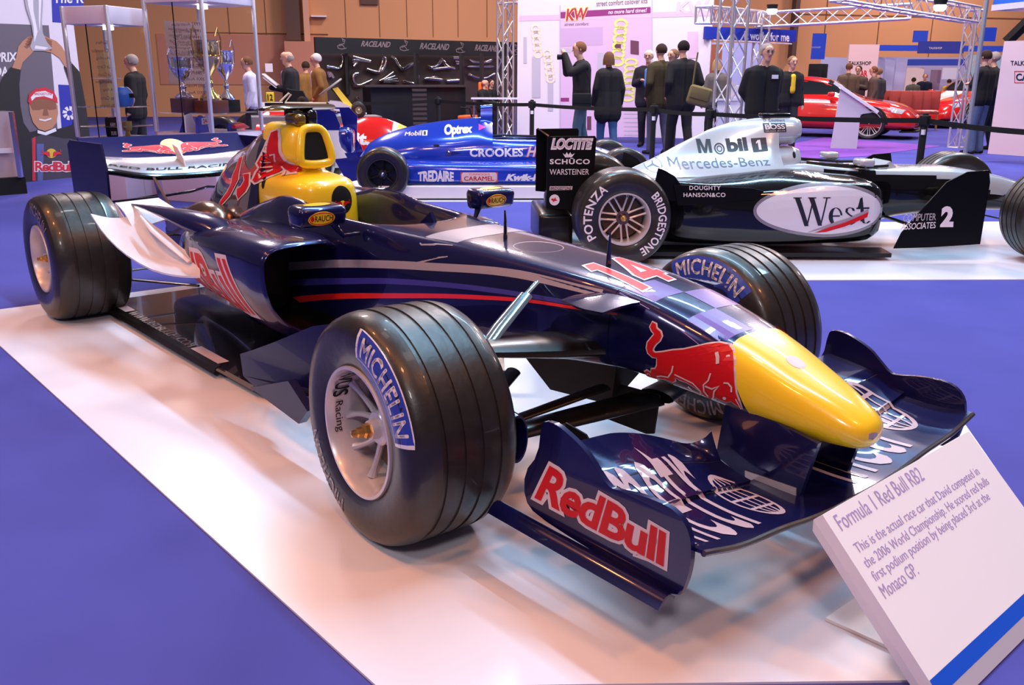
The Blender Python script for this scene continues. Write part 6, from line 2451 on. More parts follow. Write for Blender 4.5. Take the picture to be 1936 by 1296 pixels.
for k in range(6):
    pr('banner_text_line', RECT, 1180, 214+k*8, 1222-3*(k % 3), 216+k*8, PGR, 0, .006)
m_ = MB()
pass

# ---- blue lettered sign and stand behind the wide column
SB = mat('sign_blue', srgb(30, 50, 160), .4)
sg, sfn, sn, sz_ = vpanel('sign', 1330, 18.5, 1498, 20.2, 50, px2w(1330, 74, 18.5).z, SB, .08)
tag(sg, 'long blue fascia sign lettered It works for me', 'sign')
print_on(sfn, sn, 'sign_lettering', text_shape('It works for me', bold=.025), [(1407, 75), (1492, 79), (1492, 62), (1407, 59)], WHITE, sg)
print_on(sfn, sn, 'sign_border', RECT, [(1349, 76), (1497, 84), (1497, 82), (1349, 74)], WHITE, sg)
bt_, btf, btn, _ = vpanel('booth_wall', 1345, 20.8, 1440, 21.6, 80, 0, mat('lilac_wall', srgb(180, 180, 222), .5), .08)
tag(bt_, 'lilac booth wall below the blue lettered sign', 'stand wall')
bt_, btf, btn, _ = vpanel('booth_wall', 1340, 20.3, 1362, 20.3, 84, 0, mat('orange_brown_wall', srgb(150, 80, 50), .6), .08)
tag(bt_, 'orange brown post panel behind the wide truss column', 'stand wall')
ct_ = thing('counter', 'white counter with goods behind the wide truss column', 'counter', gxy(1395, 16.5), az(1395)+pi/2)
m_ = MB()
zc = px2w(1395, 190, 16.5).z
m_.box((0, 0, zc/2), (.62, .45, zc), bev=.01)
m_.build('counter_body', WHITEP, ct_)
m_ = MB()
m_.box((0, 0, zc+.012), (.68, .5, .025))
m_.build('counter_top', WHITEP, ct_, smooth=False)
bx_ = MB()
bx_.box((0, 0, .11), (.16, .12, .22), bev=.008)
bx_.box((0, -.05, .24), (.12, .02, .06))
o = bx_.build('goods_box', PGR)
q = px2w(1388, 190, 16.45)
o.location = (q.x, q.y, zc+.025)
tag(o, 'pale box standing on the white counter behind the truss', 'box')
person('person in a grey top behind the wide truss column', 1356, 112, 17.5, az(1356)+.4, ('grey_top', (.12, .10, .09)), DRK, ('blond_hair', (.40, .24, .10)), pose='down', hairstyle='long', female=True)

# ---- right side of the hall
def banner(label, x0, y0, x1, y1, D, sl=0):
    o, f, n, _ = vpanel('hanging_banner', x0, D, x1, D+.2, y0, px2w(x0, y1, D).z, mat('banner_blue', srgb(35, 70, 190), .5), .03)
    tag(o, label, 'banner')
    return o, f, n


o, f, n = banner('blue hanging banner left of the pale stand walls', 1530, 63, 1555, 112, 24)
print_on(f, n, 'banner_lettering', text_shape('TALKSHOP'), [(1534, 91), (1551, 91), (1551, 88), (1534, 88)], PGR, o)
banner('small blue hanging square above the talk stands', 1717, 58, 1744, 80, 30)
banner('blue hanging square banner beside the right truss column', 1843, 52, 1871, 78, 24)
WL = mat('stand_wall_lilac', srgb(172, 176, 214), .5)
WPK = mat('stand_wall_pink', srgb(232, 196, 196), .5)
o, f, n, _ = vpanel('stand_wall', 1552, 27.5, 1604, 28.5, 108, 0, WL, .06)
tag(o, 'lilac grey stand wall left of the tall pink panel', 'stand wall')
o, f, n, _ = vpanel('stand_panel', 1600, 26.5, 1656, 26.8, 84, 0, WPK, .08)
tag(o, 'tall pink stand panel lettered TALKSHOP in black', 'stand panel')
print_on(f, n, 'panel_lettering', text_shape('TALKSHOP', bold=.02), [(1604, 123), (1647, 123), (1647, 116), (1604, 116)], INK, o)
print_on(f, n, 'panel_lettering', text_shape('CAR', bold=.03), [(1620, 145), (1640, 145), (1640, 133), (1620, 133)], RED, o)
for k, (a, b) in enumerate(((1657, 1670), (1670, 1690), (1690, 1712))):
    o, f, n, _ = vpanel('stand_wall', a, 28.2+.3*k, b-1, 28.4+.3*k, 108, 0, WL, .06)
    tag(o, ['narrow', 'middle', 'widest'][k]+' pale lilac stand wall panel right of the TALKSHOP panel', 'stand wall')
o, f, n, _ = vpanel('fascia_board', 1654, 28, 1908, 30, 85, px2w(1654, 96, 28).z, mat('banner_blue', srgb(35, 70, 190), .5), .08)
tag(o, 'long bright blue fascia board over the talk stands', 'fascia')
o, f, n, _ = vpanel('fascia_board', 1730, 27.5, 1815, 28, 78, px2w(1730, 101, 27.5).z, mat('fascia_dark_blue', srgb(45, 55, 140), .5), .08)
tag(o, 'deep blue lettered fascia board in the middle of the talk stands', 'fascia')
print_on(f, n, 'fascia_lettering', text_shape('TALKSHOP', bold=.02), [(1756, 93), (1781, 93), (1781, 89), (1756, 89)], PGR, o)
o, f, n, _ = vpanel('stand_back_wall', 1706, 36, 1830, 37, 108, 0, mat('stand_interior', srgb(176, 165, 196), .6), .06)
tag(o, 'far pale stand interior wall behind the talk area', 'stand wall')
for (x0, y0, x1, y1, c, lab) in ((1712, 128, 1745, 180, srgb(240, 215, 205), 'bright poster board left in the far stand'), (1760, 132, 1778, 170, srgb(150, 120, 140), 'mauve poster board in the middle of the far stand'), (1780, 128, 1808, 150, srgb(230, 225, 240), 'white poster board right in the far stand'), (1712, 112, 1830, 124, srgb(40, 70, 180), 'blue header strip of the far stand'), (1820, 104, 1906, 180, srgb(160, 190, 205), 'pale cyan stand wall behind the black sweater man')):
    D = 35 if x0 < 1815 else 34
    o, f, n, _ = vpanel('poster_board', x0, D, x1, D+.2, y0, px2w(x0, y1, D).z if 'stand wall' not in lab else 0, mat('board_%d' % x0+('a' if y0 == 112 else ''), c, .6), .05)
    tag(o, lab, 'poster board')
o, f, n, _ = vpanel('stand_panel', 1888, 16.6, 2000, 16.2, 78, .12, WPK, .10)
tag(o, 'large pink stand panel lettered TALK at the right edge', 'stand panel')
print_on(f, n, 'panel_lettering', text_shape('TALKSHOP', bold=.02), [(1911, 124), (1964, 124), (1964, 115), (1911, 115)], INK, o)
print_on(f, n, 'panel_lettering', text_shape('CARS', bold=.03), [(1921, 153), (1962, 153), (1962, 139), (1921, 139)], INK, o)
for e in (((1918, 156), (1970, 157.2)), ((1918, 134.5), (1970, 136))):
    print_on(f, n, 'panel_frame', RECT, [(e[0][0], e[1][1]), (e[1][0], e[1][1]), (e[1][0], e[0][1]), (e[0][0], e[0][1])], RED, o)
print_on(f, n, 'panel_frame', RECT, [(1918, 157), (1919.2, 157), (1919.2, 135), (1918, 135)], RED, o)
# canopy at the top right corner
o, f, n, _ = vpanel('canopy', 1857, 14, 2000, 13, -20, px2w(1857, 10, 14).z, mat('canopy_blue', srgb(30, 95, 200), .5), 1.2)
tag(o, 'blue canopy edge in the upper right corner', 'canopy')
o, f, n, _ = vpanel('canopy_trim', 1855, 13.9, 2000, 12.9, 10, px2w(1855, 21, 13.9).z, WHITEP, 1.2)
tag(o, 'white canopy trim below the blue canopy edge', 'canopy')
m_ = MB()
m_.tube([px2w(1903, 80, 28), px2w(1948, 36, 28)], .14, 4)
o = m_.build('brace', MATTE, smooth=False)
tag(o, 'black diagonal brace at the top right', 'brace')
m_ = MB()
m_.box((0, 0, .0), (.42, .30, .50), bev=.02)
m_.lathe([(-.155, .0), (-.155, .13)], 16, 'y')
o = m_.build('loudspeaker', MATTE)
o.location = px2w(1546, 139, 27)
tag(o, 'small black loudspeaker beside the pale stand walls', 'speaker')
m_ = MB()
sp0 = px2w(1546, 150, 27)
m_.tube([(sp0.x, sp0.y, 0), (sp0.x, sp0.y, sp0.z-.0)], .025, 8)
o = m_.build('speaker_stand', MATTE)
tag(o, 'thin stand under the small black loudspeaker', 'stand')

# purple carpet strip around the display lectern
m_ = MB()
m_.prism([tuple(hp_.xy) for hp_ in (gxy(1480, 15.4, 290), gxy(1640, 16.8, 290), gxy(1780, 20.0, 270), gxy(1560, 22, 260), gxy(1440, 17.5, 280))], lambda a, b: Vector((a, b, .003)), (0, 0, .006))
o = m_.build('floor_strip', mat('purple_carpet', srgb(120, 60, 165), .95, noise=.12, nscale=3), smooth=False)
struct(o)

# chairs
c0 = None
CHR = mat('red_chair_fabric', (.42, .045, .03), .6)
for i, (px, D) in enumerate(((1668, 26), (1688, 25.8), (1709, 25.6), (1729, 25.8), (1745, 25.9), (1762, 26.2), (1657, 27.2), (1652, 26.3))):
    if c0 is None:
        c0 = thing('stacking_chair', '', 'chair', gxy(px, D, 212), az(px)+.1, 'row of red chairs')
        m_ = MB()
        m_.box((0, 0, .45), (.34, .30, .07), bev=.02)
        m_.build('seat', CHR, c0)
        m_ = MB()
        m_.box((-.17, 0, .76), (.05, .28, .46), bev=.02)
        m_.build('backrest', CHR, c0)
        for sx_, sy_ in ((-1, -1), (-1, 1), (1, -1), (1, 1)):
            m_ = MB()
            m_.tube([(sx_*.14, sy_*.12, .43), (sx_*.16, sy_*.14, .01)], .012, 6)
            m_.build('leg', GOLD, c0)
        ch_ = c0
    else:
        ch_ = dup(c0, gxy(px, D, 212), az(px)+.1)
    ch_['label'] = ['red chair at the left of the row by the sports car', 'second red chair from the left in the row', 'third red chair from the left in the row', 'fourth red chair from the left in the row', 'red chair just left of the second red car', 'red chair partly behind the second red car', 'red chair set back behind the row beside the visitors', 'leftmost red chair behind the talking visitors'][i]

# ---- grey lectern with a slanting top
lx = thing('lectern', 'pale grey display lectern with a slanting top in front of the red sports car', 'lectern', gxy(1598, 18.6, 250), az(1598)+pi/2)
sc_ = 18.6/FPX
zb_ = 0
def LX(px):
    return -(px-1598)*sc_*1.03


def LZ(py):
    return px2w(1598, py, 18.6).z


GRL = mat('lectern_grey', srgb(186, 176, 190), .5)
m_ = MB()
m_.prism([(LX(1577), 0), (LX(1619), 0), (LX(1619), LZ(215)), (LX(1636), LZ(212)), (LX(1584), LZ(160)), (LX(1583), LZ(170))], lambda a, b: Vector((a, 0, b)), (0, .34, 0))
m_.build('lectern_post', GRL, lx, smooth=False)
m_ = MB()
a, b = Vector((LX(1574), 0, LZ(154))), Vector((LX(1647), 0, LZ(209)))
dd = (b-a).normalized()
nn = Vector((-dd.z, 0, dd.x))
m_.add([a+Vector((0, y, 0))+nn*q for y in (-.21, .21) for q in (0, .05)]+[b+Vector((0, y, 0))+nn*q for y in (-.21, .21) for q in (0, .05)], [(0, 1, 3, 2), (4, 6, 7, 5), (0, 4, 5, 1), (2, 3, 7, 6), (1, 5, 7, 3), (0, 2, 6, 4)])
m_.build('lectern_top', mat('lectern_top', srgb(214, 205, 215), .4), lx, smooth=False)

# ---- red sports cars
def sports_car(label, loc, rot, number=False):
    e = thing('sports_car', label, 'car', loc, rot)
    RC = REDC
    BD = [
        # half section: roof centre, roof edge, shoulder, side, sill, bottom
        [-2.15, 0, .80, .40, .80, .62, .78, .78, .72, .86, .50, .84, .28, 0, .25],
        [-1.9, 0, .92, .42, .92, .66, .88, .82, .80, .90, .50, .90, .22, 0, .20],
        [-1.3, 0, 1.00, .42, 1.00, .68, .92, .88, .82, .93, .52, .93, .20, 0, .18],
        [-.8, 0, 1.22, .42, 1.21, .62, 1.00, .84, .86, .92, .52, .92, .18, 0, .18],
        [-.2, 0, 1.32, .44, 1.31, .62, 1.05, .84, .86, .92, .52, .92, .18, 0, .18],
        [.3, 0, 1.26, .44, 1.25, .64, 1.00, .84, .86, .92, .52, .92, .18, 0, .18],
        [.75, 0, .98, .48, .98, .66, .90, .84, .84, .92, .52, .92, .18, 0, .18],
        [1.15, 0, .84, .50, .85, .70, .84, .86, .80, .93, .50, .92, .18, 0, .18],
        [1.70, 0, .74, .46, .76, .66, .76, .84, .70, .90, .46, .90, .20, 0, .18],
        [2.05, 0, .62, .40, .62, .60, .62, .74, .56, .82, .40, .82, .20, 0, .18],
        [2.22, 0, .48, .30, .48, .48, .46, .60, .42, .66, .34, .64, .22, 0, .22],
    ]
    m_ = MB()
    m_.loft(body(BD, 60))
    bv = m_.bvh()
    b_ = m_.build('body', RC, e, ang=60)
    DG = mat('dark_window', (.01, .012, .016), .05, 0, 1.)
    for s_ in (-1, 1):
        decal('side_window', poly_shape([[(-1.1, .93), (-.75, 1.13), (-.2, 1.24), (.22, 1.18), (.62, .96), (.5, .93)]]), (lambda k: (lambda u, v: Vector((u, k*2, v))))(s_), DG, e, (0, -s_, 0), bv, .004, .1)
        m_ = MB()
        m_.box((.50, s_*.98, .94), (.14, .16, .10), bev=.03)
        m_.build('door_mirror', RC, e)
        decal('headlight', poly_shape([[(1.75, .56), (1.95, .52), (2.02, .60), (1.70, .68)]]), (lambda k: (lambda u, v: Vector((u, k*2, v+.02))))(s_), mat('headlight_glass', (.7, .7, .75), .1, .3, 1.), e, (0, -s_, 0), bv, .005, .06)
        for x in (-1.25, 1.33):
            m_ = MB()
            m_.lathe([(0, .36)], 4, 'y')
            decal('wheel_arch', poly_shape([[(x+.38*cos(a), .32+.38*sin(a)) for a in [pi*q/16 for q in range(17)]]]), (lambda k: (lambda u, v: Vector((u, k*2, v))))(s_), MATTE, e, (0, -s_, 0), bv, .003, .06)
            make_wheel(e, (x, s_*.84, .33), .33, .22, .265, ('pair', 10), ALU, None, None, grooves=0, flip=s_ > 0)
    decal('windscreen', poly_shape([[(.32, -.55), (.78, -.66), (.78, .66), (.32, .55)]]), lambda u, v: Vector((u, v, 2)), DG, e, (0, 0, -1), bv, .004, .1)
    m_ = MB()
    m_.prism([(2.26, -.6), (2.30, -.45), (2.30, .45), (2.26, .6), (2.0, .86), (1.95, .86), (1.95, -.86), (2.0, -.86)], lambda a, b: Vector((a, b, .17)), (0, 0, .03))
    m_.build('front_splitter', MATTE, e)
    if number:
        decal('bonnet_stripe', poly_shape([[(.8, -.30), (2.15, -.22), (2.15, .22), (.8, .30)]]), lambda u, v: Vector((u, v, 2)), WHITE, e, (0, 0, -1), bv, .004, .1)
        for s_ in (-1, 1):
            decal('number_roundel', poly_shape([ell(-.1, .62, .20, .20)]), (lambda k: (lambda u, v: Vector((u, k*2, v))))(s_), WHITE, e, (0, -s_, 0), bv, .004, .1)
            decal('number', text_shape('1', bold=.05), quad((-.16 if s_ < 0 else -.04, s_*2, .52), (-.04 if s_ < 0 else -.16, s_*2, .52), (-.04 if s_ < 0 else -.16, s_*2, .74), (-.16 if s_ < 0 else -.04, s_*2, .74)), INK, e, (0, -s_, 0), bv, .006, .1)
    return e


cw_ = gxy(1643, 21.6, 228)
hd_ = az(1640)-pi/2-.12
c0_ = Vector((cw_.x, cw_.y, 0))-Vector((cos(hd_)*1.33-sin(hd_)*-.95, sin(hd_)*1.33+cos(hd_)*-.95, 0))
sports_car('red sports car with multi spoke wheels behind the pale grey lectern', c0_, hd_)
c1_ = gxy(1835, 29.5, 215)
sports_car('red sports car with white stripe and number roundel at the far right', c1_, az(1830)+pi/2+1.0, True)
# ================================================================== big portrait poster at the left
PO, pf, pn, pz = vpanel('poster_wall', -120, 12.2, 152, 13.2, -60, .0, mat('poster_white', srgb(222, 208, 220), .5), .06)
tag(PO, 'large printed poster wall of a man in a red cap lifting a glass trophy', 'poster')
PB = mat('poster_blue', srgb(46, 50, 160), .5)
PG = mat('poster_grey', srgb(104, 94, 106), .55)
PK = mat('poster_black', srgb(36, 32, 36), .55)
PSK = mat('poster_skin', srgb(186, 128, 100), .55)
PSD = mat('poster_skin_shade', srgb(140, 88, 66), .55)
PRD = mat('poster_red', srgb(205, 45, 62), .5)
PWH = mat('poster_pale', srgb(232, 222, 228), .5)
PTR = mat('poster_glass_grey', srgb(172, 164, 176), .5)


def pp(name, polys, material, lay):
    V = []
    F = []
    for P in polys:
        k = len(V)
        V += [pf(a, b)+Vector(pn)*(.0015*lay) for a, b in P]
        for t in tessellate_polygon([[Vector((a, b, 0)) for a, b in P]]):
            F.append(tuple(i+k for i in t))
    mm = MB()
    mm.add(V, F)
    return mm.build(name, material, PO, smooth=False)


pp('print_block', [[(95, -60), (158, -60), (158, 40), (141, 45), (99, 42)]], PB, 1)
pp('print_block', [[(-120, 40), (92, 48), (116, 330), (-120, 330)]], PG, 1)
pp('print_block', [[(110, 160), (150, 162), (150, 245), (117, 250)]], PB, 2)
pp('print_block', [[(10, 272), (30, 276), (60, 342), (12, 342)]], PB, 2)
for cx, cy in ((131, 214), (30, 326)):
    P = []
    for k in range(8):
        a = k*pi/4+.2
        c0, s0 = cos(a), sin(a)
        P.append([(cx+5*c0-2.6*s0, cy+5*s0+2.6*c0), (cx+13*c0-3.2*s0, cy+13*s0+3.2*c0), (cx+13*c0+3*s0, cy+13*s0-3*c0), (cx+5*c0+1*s0, cy+5*s0-1*c0)])
    pp('print_pinwheel', P, PWH, 3)
def ptext(name, t, x0, y0, x1, y1, m_, lay, mir=False, **k):
    V, F = text_shape(t, **k)
    q = [(x0+(x1-x0)*(1-a if mir else a), y1+(y0-y1)*b) for a, b in V]
    mm = MB()
    mm.add([pf(a, b)+Vector(pn)*(.0015*lay) for a, b in q], F)
    return mm.build(name, m_, PO, smooth=False)


ptext('print_lettering', 'PRIX', -8, 99, 32, 117, PWH, 3, bold=.03)
ptext('print_lettering', 'DA', -10, 126, 16, 144, PWH, 3, bold=.03)
ptext('print_lettering', 'The R', 100, -12, 158, 6, PWH, 3, bold=.02)
# body of the portrait
pp('portrait_suit', [[(-10, 190), (2, 150), (18, 128), (40, 122), (36, 160), (38, 200), (44, 232), (56, 250), (72, 246), (108, 244), (124, 240), (136, 236), (140, 214), (136, 180), (128, 150), (120, 126), (136, 120), (150, 136), (162, 200), (170, 262), (165, 300), (140, 345), (30, 345), (18, 300), (12, 270), (4, 240)]], PK, 4)
pp('portrait_suit_front', [[(58, 262), (80, 254), (120, 262), (136, 262), (142, 342), (62, 342)]], mat('poster_suit_grey', srgb(70, 62, 74), .5), 5)
pp('portrait_arm', [[(22, 128), (30, 108), (34, 88), (42, 78), (52, 70), (60, 68), (60, 76), (54, 86), (66, 94), (52, 108), (42, 118), (38, 132)]], PSK, 5)
pp('portrait_arm', [[(80, 66), (92, 72), (106, 78), (116, 88), (124, 102), (136, 120), (124, 128), (112, 110), (98, 100), (84, 97), (70, 94), (84, 88), (78, 78)]], PSK, 5)
for k in range(4):
    pp('portrait_finger', [[(44+k*2, 88-k*5), (58, 80-k*4), (62, 83-k*4), (50+k*2, 92-k*5)]], PSD, 6)
    pp('portrait_finger', [[(80, 68+k*5), (98, 78+k*5), (96, 82+k*5), (79, 72+k*5)]], PSD, 6)
pp('portrait_trophy', [[(36, -60), (82, -60), (80, 10), (78, 40), (80, 62), (88, 80), (98, 92), (84, 96), (60, 96), (56, 88), (62, 70), (58, 45), (48, 15)]], PTR, 7)
pp('portrait_trophy_light', [[(44, -60), (60, -60), (62, 20), (70, 60), (64, 80), (62, 50), (52, 10)], [(72, -20), (78, -20), (74, 60), (72, 40)], [(66, 86), (90, 90), (84, 94), (64, 92)]], PWH, 8)
pp('portrait_face', [[(54, 196), (60, 184), (80, 182), (100, 186), (108, 200), (109, 214), (106, 232), (98, 243), (84, 248), (72, 244), (62, 232), (56, 214)]], PSK, 6)
pp('portrait_face_shade', [[(56, 198), (62, 186), (84, 184), (104, 192), (106, 206), (94, 208), (84, 205), (72, 208), (60, 208)]], PSD, 7)
pp('portrait_mouth', [stroke([(73, 226), (84, 228), (96, 224)], 3)[0], stroke([(73, 226), (84, 228), (96, 224)], 3)[1]], PWH, 8)
pp('portrait_nose', [[(82, 206), (88, 206), (91, 218), (80, 218)]], PSD, 8)
pp('portrait_cap', [[(52, 192), (54, 178), (66, 168), (84, 165), (100, 172), (107, 186), (108, 196), (98, 190), (80, 186), (64, 188), (56, 198)]], PRD, 8)
pp('portrait_cap_band', [[(57, 184), (66, 174), (84, 172), (99, 178), (98, 187), (82, 182), (66, 184), (59, 191)]], PWH, 9)
ptext('portrait_cap_lettering', 'BRIDGESTONE', 64, 175, 97, 180, PRD, 10)
pp('portrait_collar', [[(70, 246), (84, 250), (104, 242), (106, 248), (86, 256), (70, 252)]], PWH, 7)
pp('portrait_stripe', [[(60, 262), (66, 258), (66, 342), (60, 342)]], PRD, 7)
pp('portrait_stripe', [[(68, 272), (82, 272), (80, 342), (70, 342)]], mat('poster_shirt_blue', srgb(90, 96, 150), .5), 7)
sun_ = [(96+10*cos(a), 290+9*sin(a)) for a in [2*pi*k/16 for k in range(16)]]
pp('portrait_sun', [sun_], mat('poster_yellow', srgb(214, 180, 60), .5), 8)
for sg in (1, -1):
    q = [(96-sg*(20-18*(a-1080)/840), 298-16*(760-b)/840) for a, b in BULL]
    pp('portrait_bull', [q], PRD, 9)
for off, m__ in ((.06, PWH), (0, PRD)):
    ptext('portrait_lettering', 'RedBull', 65, 306, 137, 324, m__, 9 if off else 10, bold=.03, off=off, space=.88)
fr = MB()
fr.box((0, 0, 0), (1, 1, 1))
o, f_, n_, _ = vpanel('showcase_edge', -40, 11.4, 17, 11.5, 212, .18, mat('showcase_glass_grey', srgb(170, 150, 160), .3, 0, .8), .3)
o.name = 'showcase'
tag(o, 'edge of a glazed showcase at the left border', 'showcase')
o2, _, _, _ = vpanel('plinth', -40, 11.3, 21, 11.4, 340, 0, MATTE, .4, parent=o)
o3, _, _, _ = vpanel('corner_post', 14, 11.35, 18, 11.4, 212, .18, STEEL, .04, parent=o)
o4, f4, n4, _ = vpanel('inner_shelf', -40, 11.38, 14, 11.42, 282, px2w(0, 290, 11.4).z, WHITEP, .02, parent=o)

# ================================================================== glass cabinets
FRM = mat('cabinet_frame', (.72, .68, .74), .3, .5)
BASEM = mat('cabinet_base', srgb(206, 188, 206), .45)


def cabinet(label, pxc, D, s, phi, ztop, zglass, hdr, nshelf, double=False):
    c = gxy(pxc, D, 258)
    vd = Vector((c.x-CAMP.x, c.y-CAMP.y, 0)).normalized()
    base = atan2(vd.y, vd.x)
    ux = Vector((cos(base-phi), sin(base-phi), 0))      # runs to the right and away
    uy = Vector((cos(base+pi/2-phi), sin(base+pi/2-phi), 0))   # runs to the left and away
    rot = atan2(ux.y, ux.x)
    e = thing('display_cabinet', label, 'cabinet', (c.x, c.y, 0), rot)
    m_ = MB()
    m_.box((s/2, s/2, zglass/2), (s, s, zglass), bev=.006)
    m_.build('base', BASEM, e)
    for k, (x, y) in enumerate(((0, 0), (s, 0), (0, s), (s, s))):
        m_ = MB()
        m_.box((x, y, (zglass+ztop)/2), (.035, .035, ztop-zglass), bev=.006)
        m_.build('corner_post', FRM, e)
    m_ = MB()
    m_.box((s/2, s/2, ztop-hdr/2), (s, s, hdr), bev=.008)
    m_.build('header', mat('cabinet_header', srgb(222, 208, 222), .4), e)
    for (cx, cy, dx, dy) in ((s/2, 0, s-.03, .006), (0, s/2, .006, s-.03), (s/2, s, s-.03, .006), (s, s/2, .006, s-.03)):
        m_ = MB()
        m_.box((cx, cy, (zglass+ztop-hdr)/2), (dx, dy, ztop-hdr-zglass))
        m_.build('glass_pane', GLASS, e, smooth=False)
    m_ = MB()
    m_.box((s/2, 0, .02), (s, .004, .04))
    m_.box((0, s/2, (zglass+ztop-hdr)/2), (.004, .012, ztop-hdr-zglass))
    m_.build('door_seam', MATTE, e, smooth=False)
    for z in nshelf:
        m_ = MB()
        m_.box((s/2, s/2, z), (s-.05, s-.05, .01))
        m_.build('shelf', mat('glass_shelf', (.9, .95, .98), .05, trans=.9, ior=1.2), e, smooth=False)
    m_ = MB()
    m_.lathe([(0, 0), (0, .05), (.03, .05), (.03, 0)], 16, 'z', c=(s*.5, s*.45, ztop-hdr-.04))
    m_.build('downlight', mat('lamp_glow', (1., .95, .92), .5, emit=9), e)
    return e, c, rot


def zp(py, D, px):
    return px2w(px, py, D).z


z1g = zp(262, 10.1, 228)
cab1, c1, r1 = cabinet('narrow glass display cabinet holding a blue helmet', 228, 10.1, .54, radians(42), zp(10, 10.1, 208), z1g, .17, [zp(203, 10.2, 240), zp(240, 10.2, 240)])
z2g = zp(253, 9.7, 402)
cab2, c2, r2_ = cabinet('wide glass display cabinet holding gold and silver trophies', 402, 9.7, .74, radians(43), zp(-34, 9.7, 385), z2g, .17, [zp(214, 10.0, 420)])
for e_, s_ in ((cab1, .54), (cab2, .74)):
    for x in (.18, .36):
        m_ = MB()
        m_.lathe([(-.006, 0), (-.006, .008), (0, .010), (.002, .010)], 10, 'y', c=(x, -.001, .36))
        m_.build('screw_cap', STEEL, e_)
    m_ = MB()
    m_.box((.26, -.002, .3), (.004, .004, .55))
    m_.build('base_seam', GREYP, e_, smooth=False)
def in_cab(e, name, mb_, material, label, cat, x, y, z, rz=0, ang=50, group=None):
    o = mb_.build(name, material, None, ang=ang)
    M_ = Matrix.Translation(e.location) @ Matrix.Rotation(e.rotation_euler.z, 4, 'Z')
    p = M_ @ Vector((x, y, z))
    o.location = p
    o.rotation_euler = (0, 0, e.rotation_euler.z+rz)
    tag(o, label, cat, group)
    return o


# helmet
zs1 = zp(203, 10.2, 240)+.006
m_ = MB()
HB = mat('helmet_blue', (.02, .16, .72), .12, 0, 1.)
rg_ = []
for k in range(17):
    t = -.62+1.60*k/16*.98
    z = .13*sin(t) if t < pi/2 else .13
    r_ = .13*cos(t)
    rg_.append([Vector((r_*1.12*cos(a)*(1.0 if cos(a) < 0 else 1.04), r_*.92*sin(a), z)) for a in [2*pi*q/32 for q in range(33)][:32]])
m_.loft(rg_)
hv = m_.bvh()
hel = in_cab(cab1, 'helmet', m_, HB, 'bright blue racing helmet with white stripes in the narrow cabinet', 'helmet', .30, .22, zs1+.078, -1.1, 80)
hel.scale = (.92, .92, 1.05)
decal('helmet_visor', poly_shape([[(-.075, .005), (.075, .005), (.07, .045), (-.07, .045)]]), lambda u, v: Vector((.4, u, v)), MATTE, hel, (-1, 0, 0), hv, .002, .02)
decal('helmet_stripe', poly_shape([[(-.022, .05), (.022, .05), (.022, .128), (-.022, .128)], [(-.022, -.075), (.022, -.075), (.022, .0), (-.022, .0)]]), lambda u, v: Vector((.4, u, v)), WHITE, hel, (-1, 0, 0), hv, .002, .02)
decal('helmet_stripe', poly_shape([[(-.13, -.022), (.125, -.022), (.125, .022), (-.13, .022)]]), lambda u, v: Vector((u, v, .4)), WHITE, hel, (0, 0, -1), hv, .002, .02)
# framed box files and small items
m_ = MB()
m_.box((0, 0, .13), (.07, .10, .26), bev=.003)
in_cab(cab1, 'box_file', m_, mat('cream_card', srgb(214, 178, 120), .6), 'cream box standing on the helmet shelf', 'box', .10, .20, zs1)
m_ = MB()
m_.box((0, 0, .13), (.02, .10, .26), bev=.003)
in_cab(cab1, 'book', m_, PRD, 'red folder beside the cream box on the helmet shelf', 'book', .16, .20, zs1)
m_ = MB()
m_.box((0, 0, .005), (.26, .16, .01))
in_cab(cab1, 'small_shelf', m_, WHITEP, 'small white ledge above the cream box in the narrow cabinet', 'ledge', .13, .2, zs1+.27)
m_ = MB()
m_.box((0, 0, .13), (.06, .09, .26), bev=.003)
in_cab(cab1, 'box_file', m_, MATS['cream_card'], 'cream box on the small white ledge above the helmet', 'box', .10, .20, zs1+.281)
m_ = MB()
m_.box((0, 0, .10), (.14, .08, .20), bev=.02)
in_cab(cab1, 'dark_case', m_, MATTE, 'dark case at the bottom of the narrow cabinet', 'case', .15, .22, z1g)
m_ = MB()
m_.lathe([(0, 0), (0, .03), (.05, .02), (.06, .045), (.15, .05), (.15, 0)], 16, 'z')
in_cab(cab1, 'mug', m_, mat('dull_gold', (.5, .33, .08), .3, .8), 'small golden cup at the bottom of the narrow cabinet', 'cup', .33, .2, z1g)


# mirrored lettering panel inside the panes (printed on the far side of a pale sheet)
def back_text(e, s, zt, lines, x0, x1, dz, y, material, face='x'):
    M_ = Matrix.Translation(e.location) @ Matrix.Rotation(e.rotation_euler.z, 4, 'Z')
    for i, t in enumerate(lines):
        z = zt-dz*i
        w_ = (x1-x0)*min(1, len(t)/15)
        if face == 'x':
            q = quad((x1, y, z), (x1-w_, y, z), (x1-w_, y, z+dz*.45), (x1, y, z+dz*.45))
            D = (0, 1, 0)
        else:
            q = quad((y, x0, z), (y, x0+w_, z), (y, x0+w_, z+dz*.45), (y, x0, z+dz*.45))
            D = (1, 0, 0)
        decal('pane_lettering', text_shape(t), q, material, e, D, None, .003)


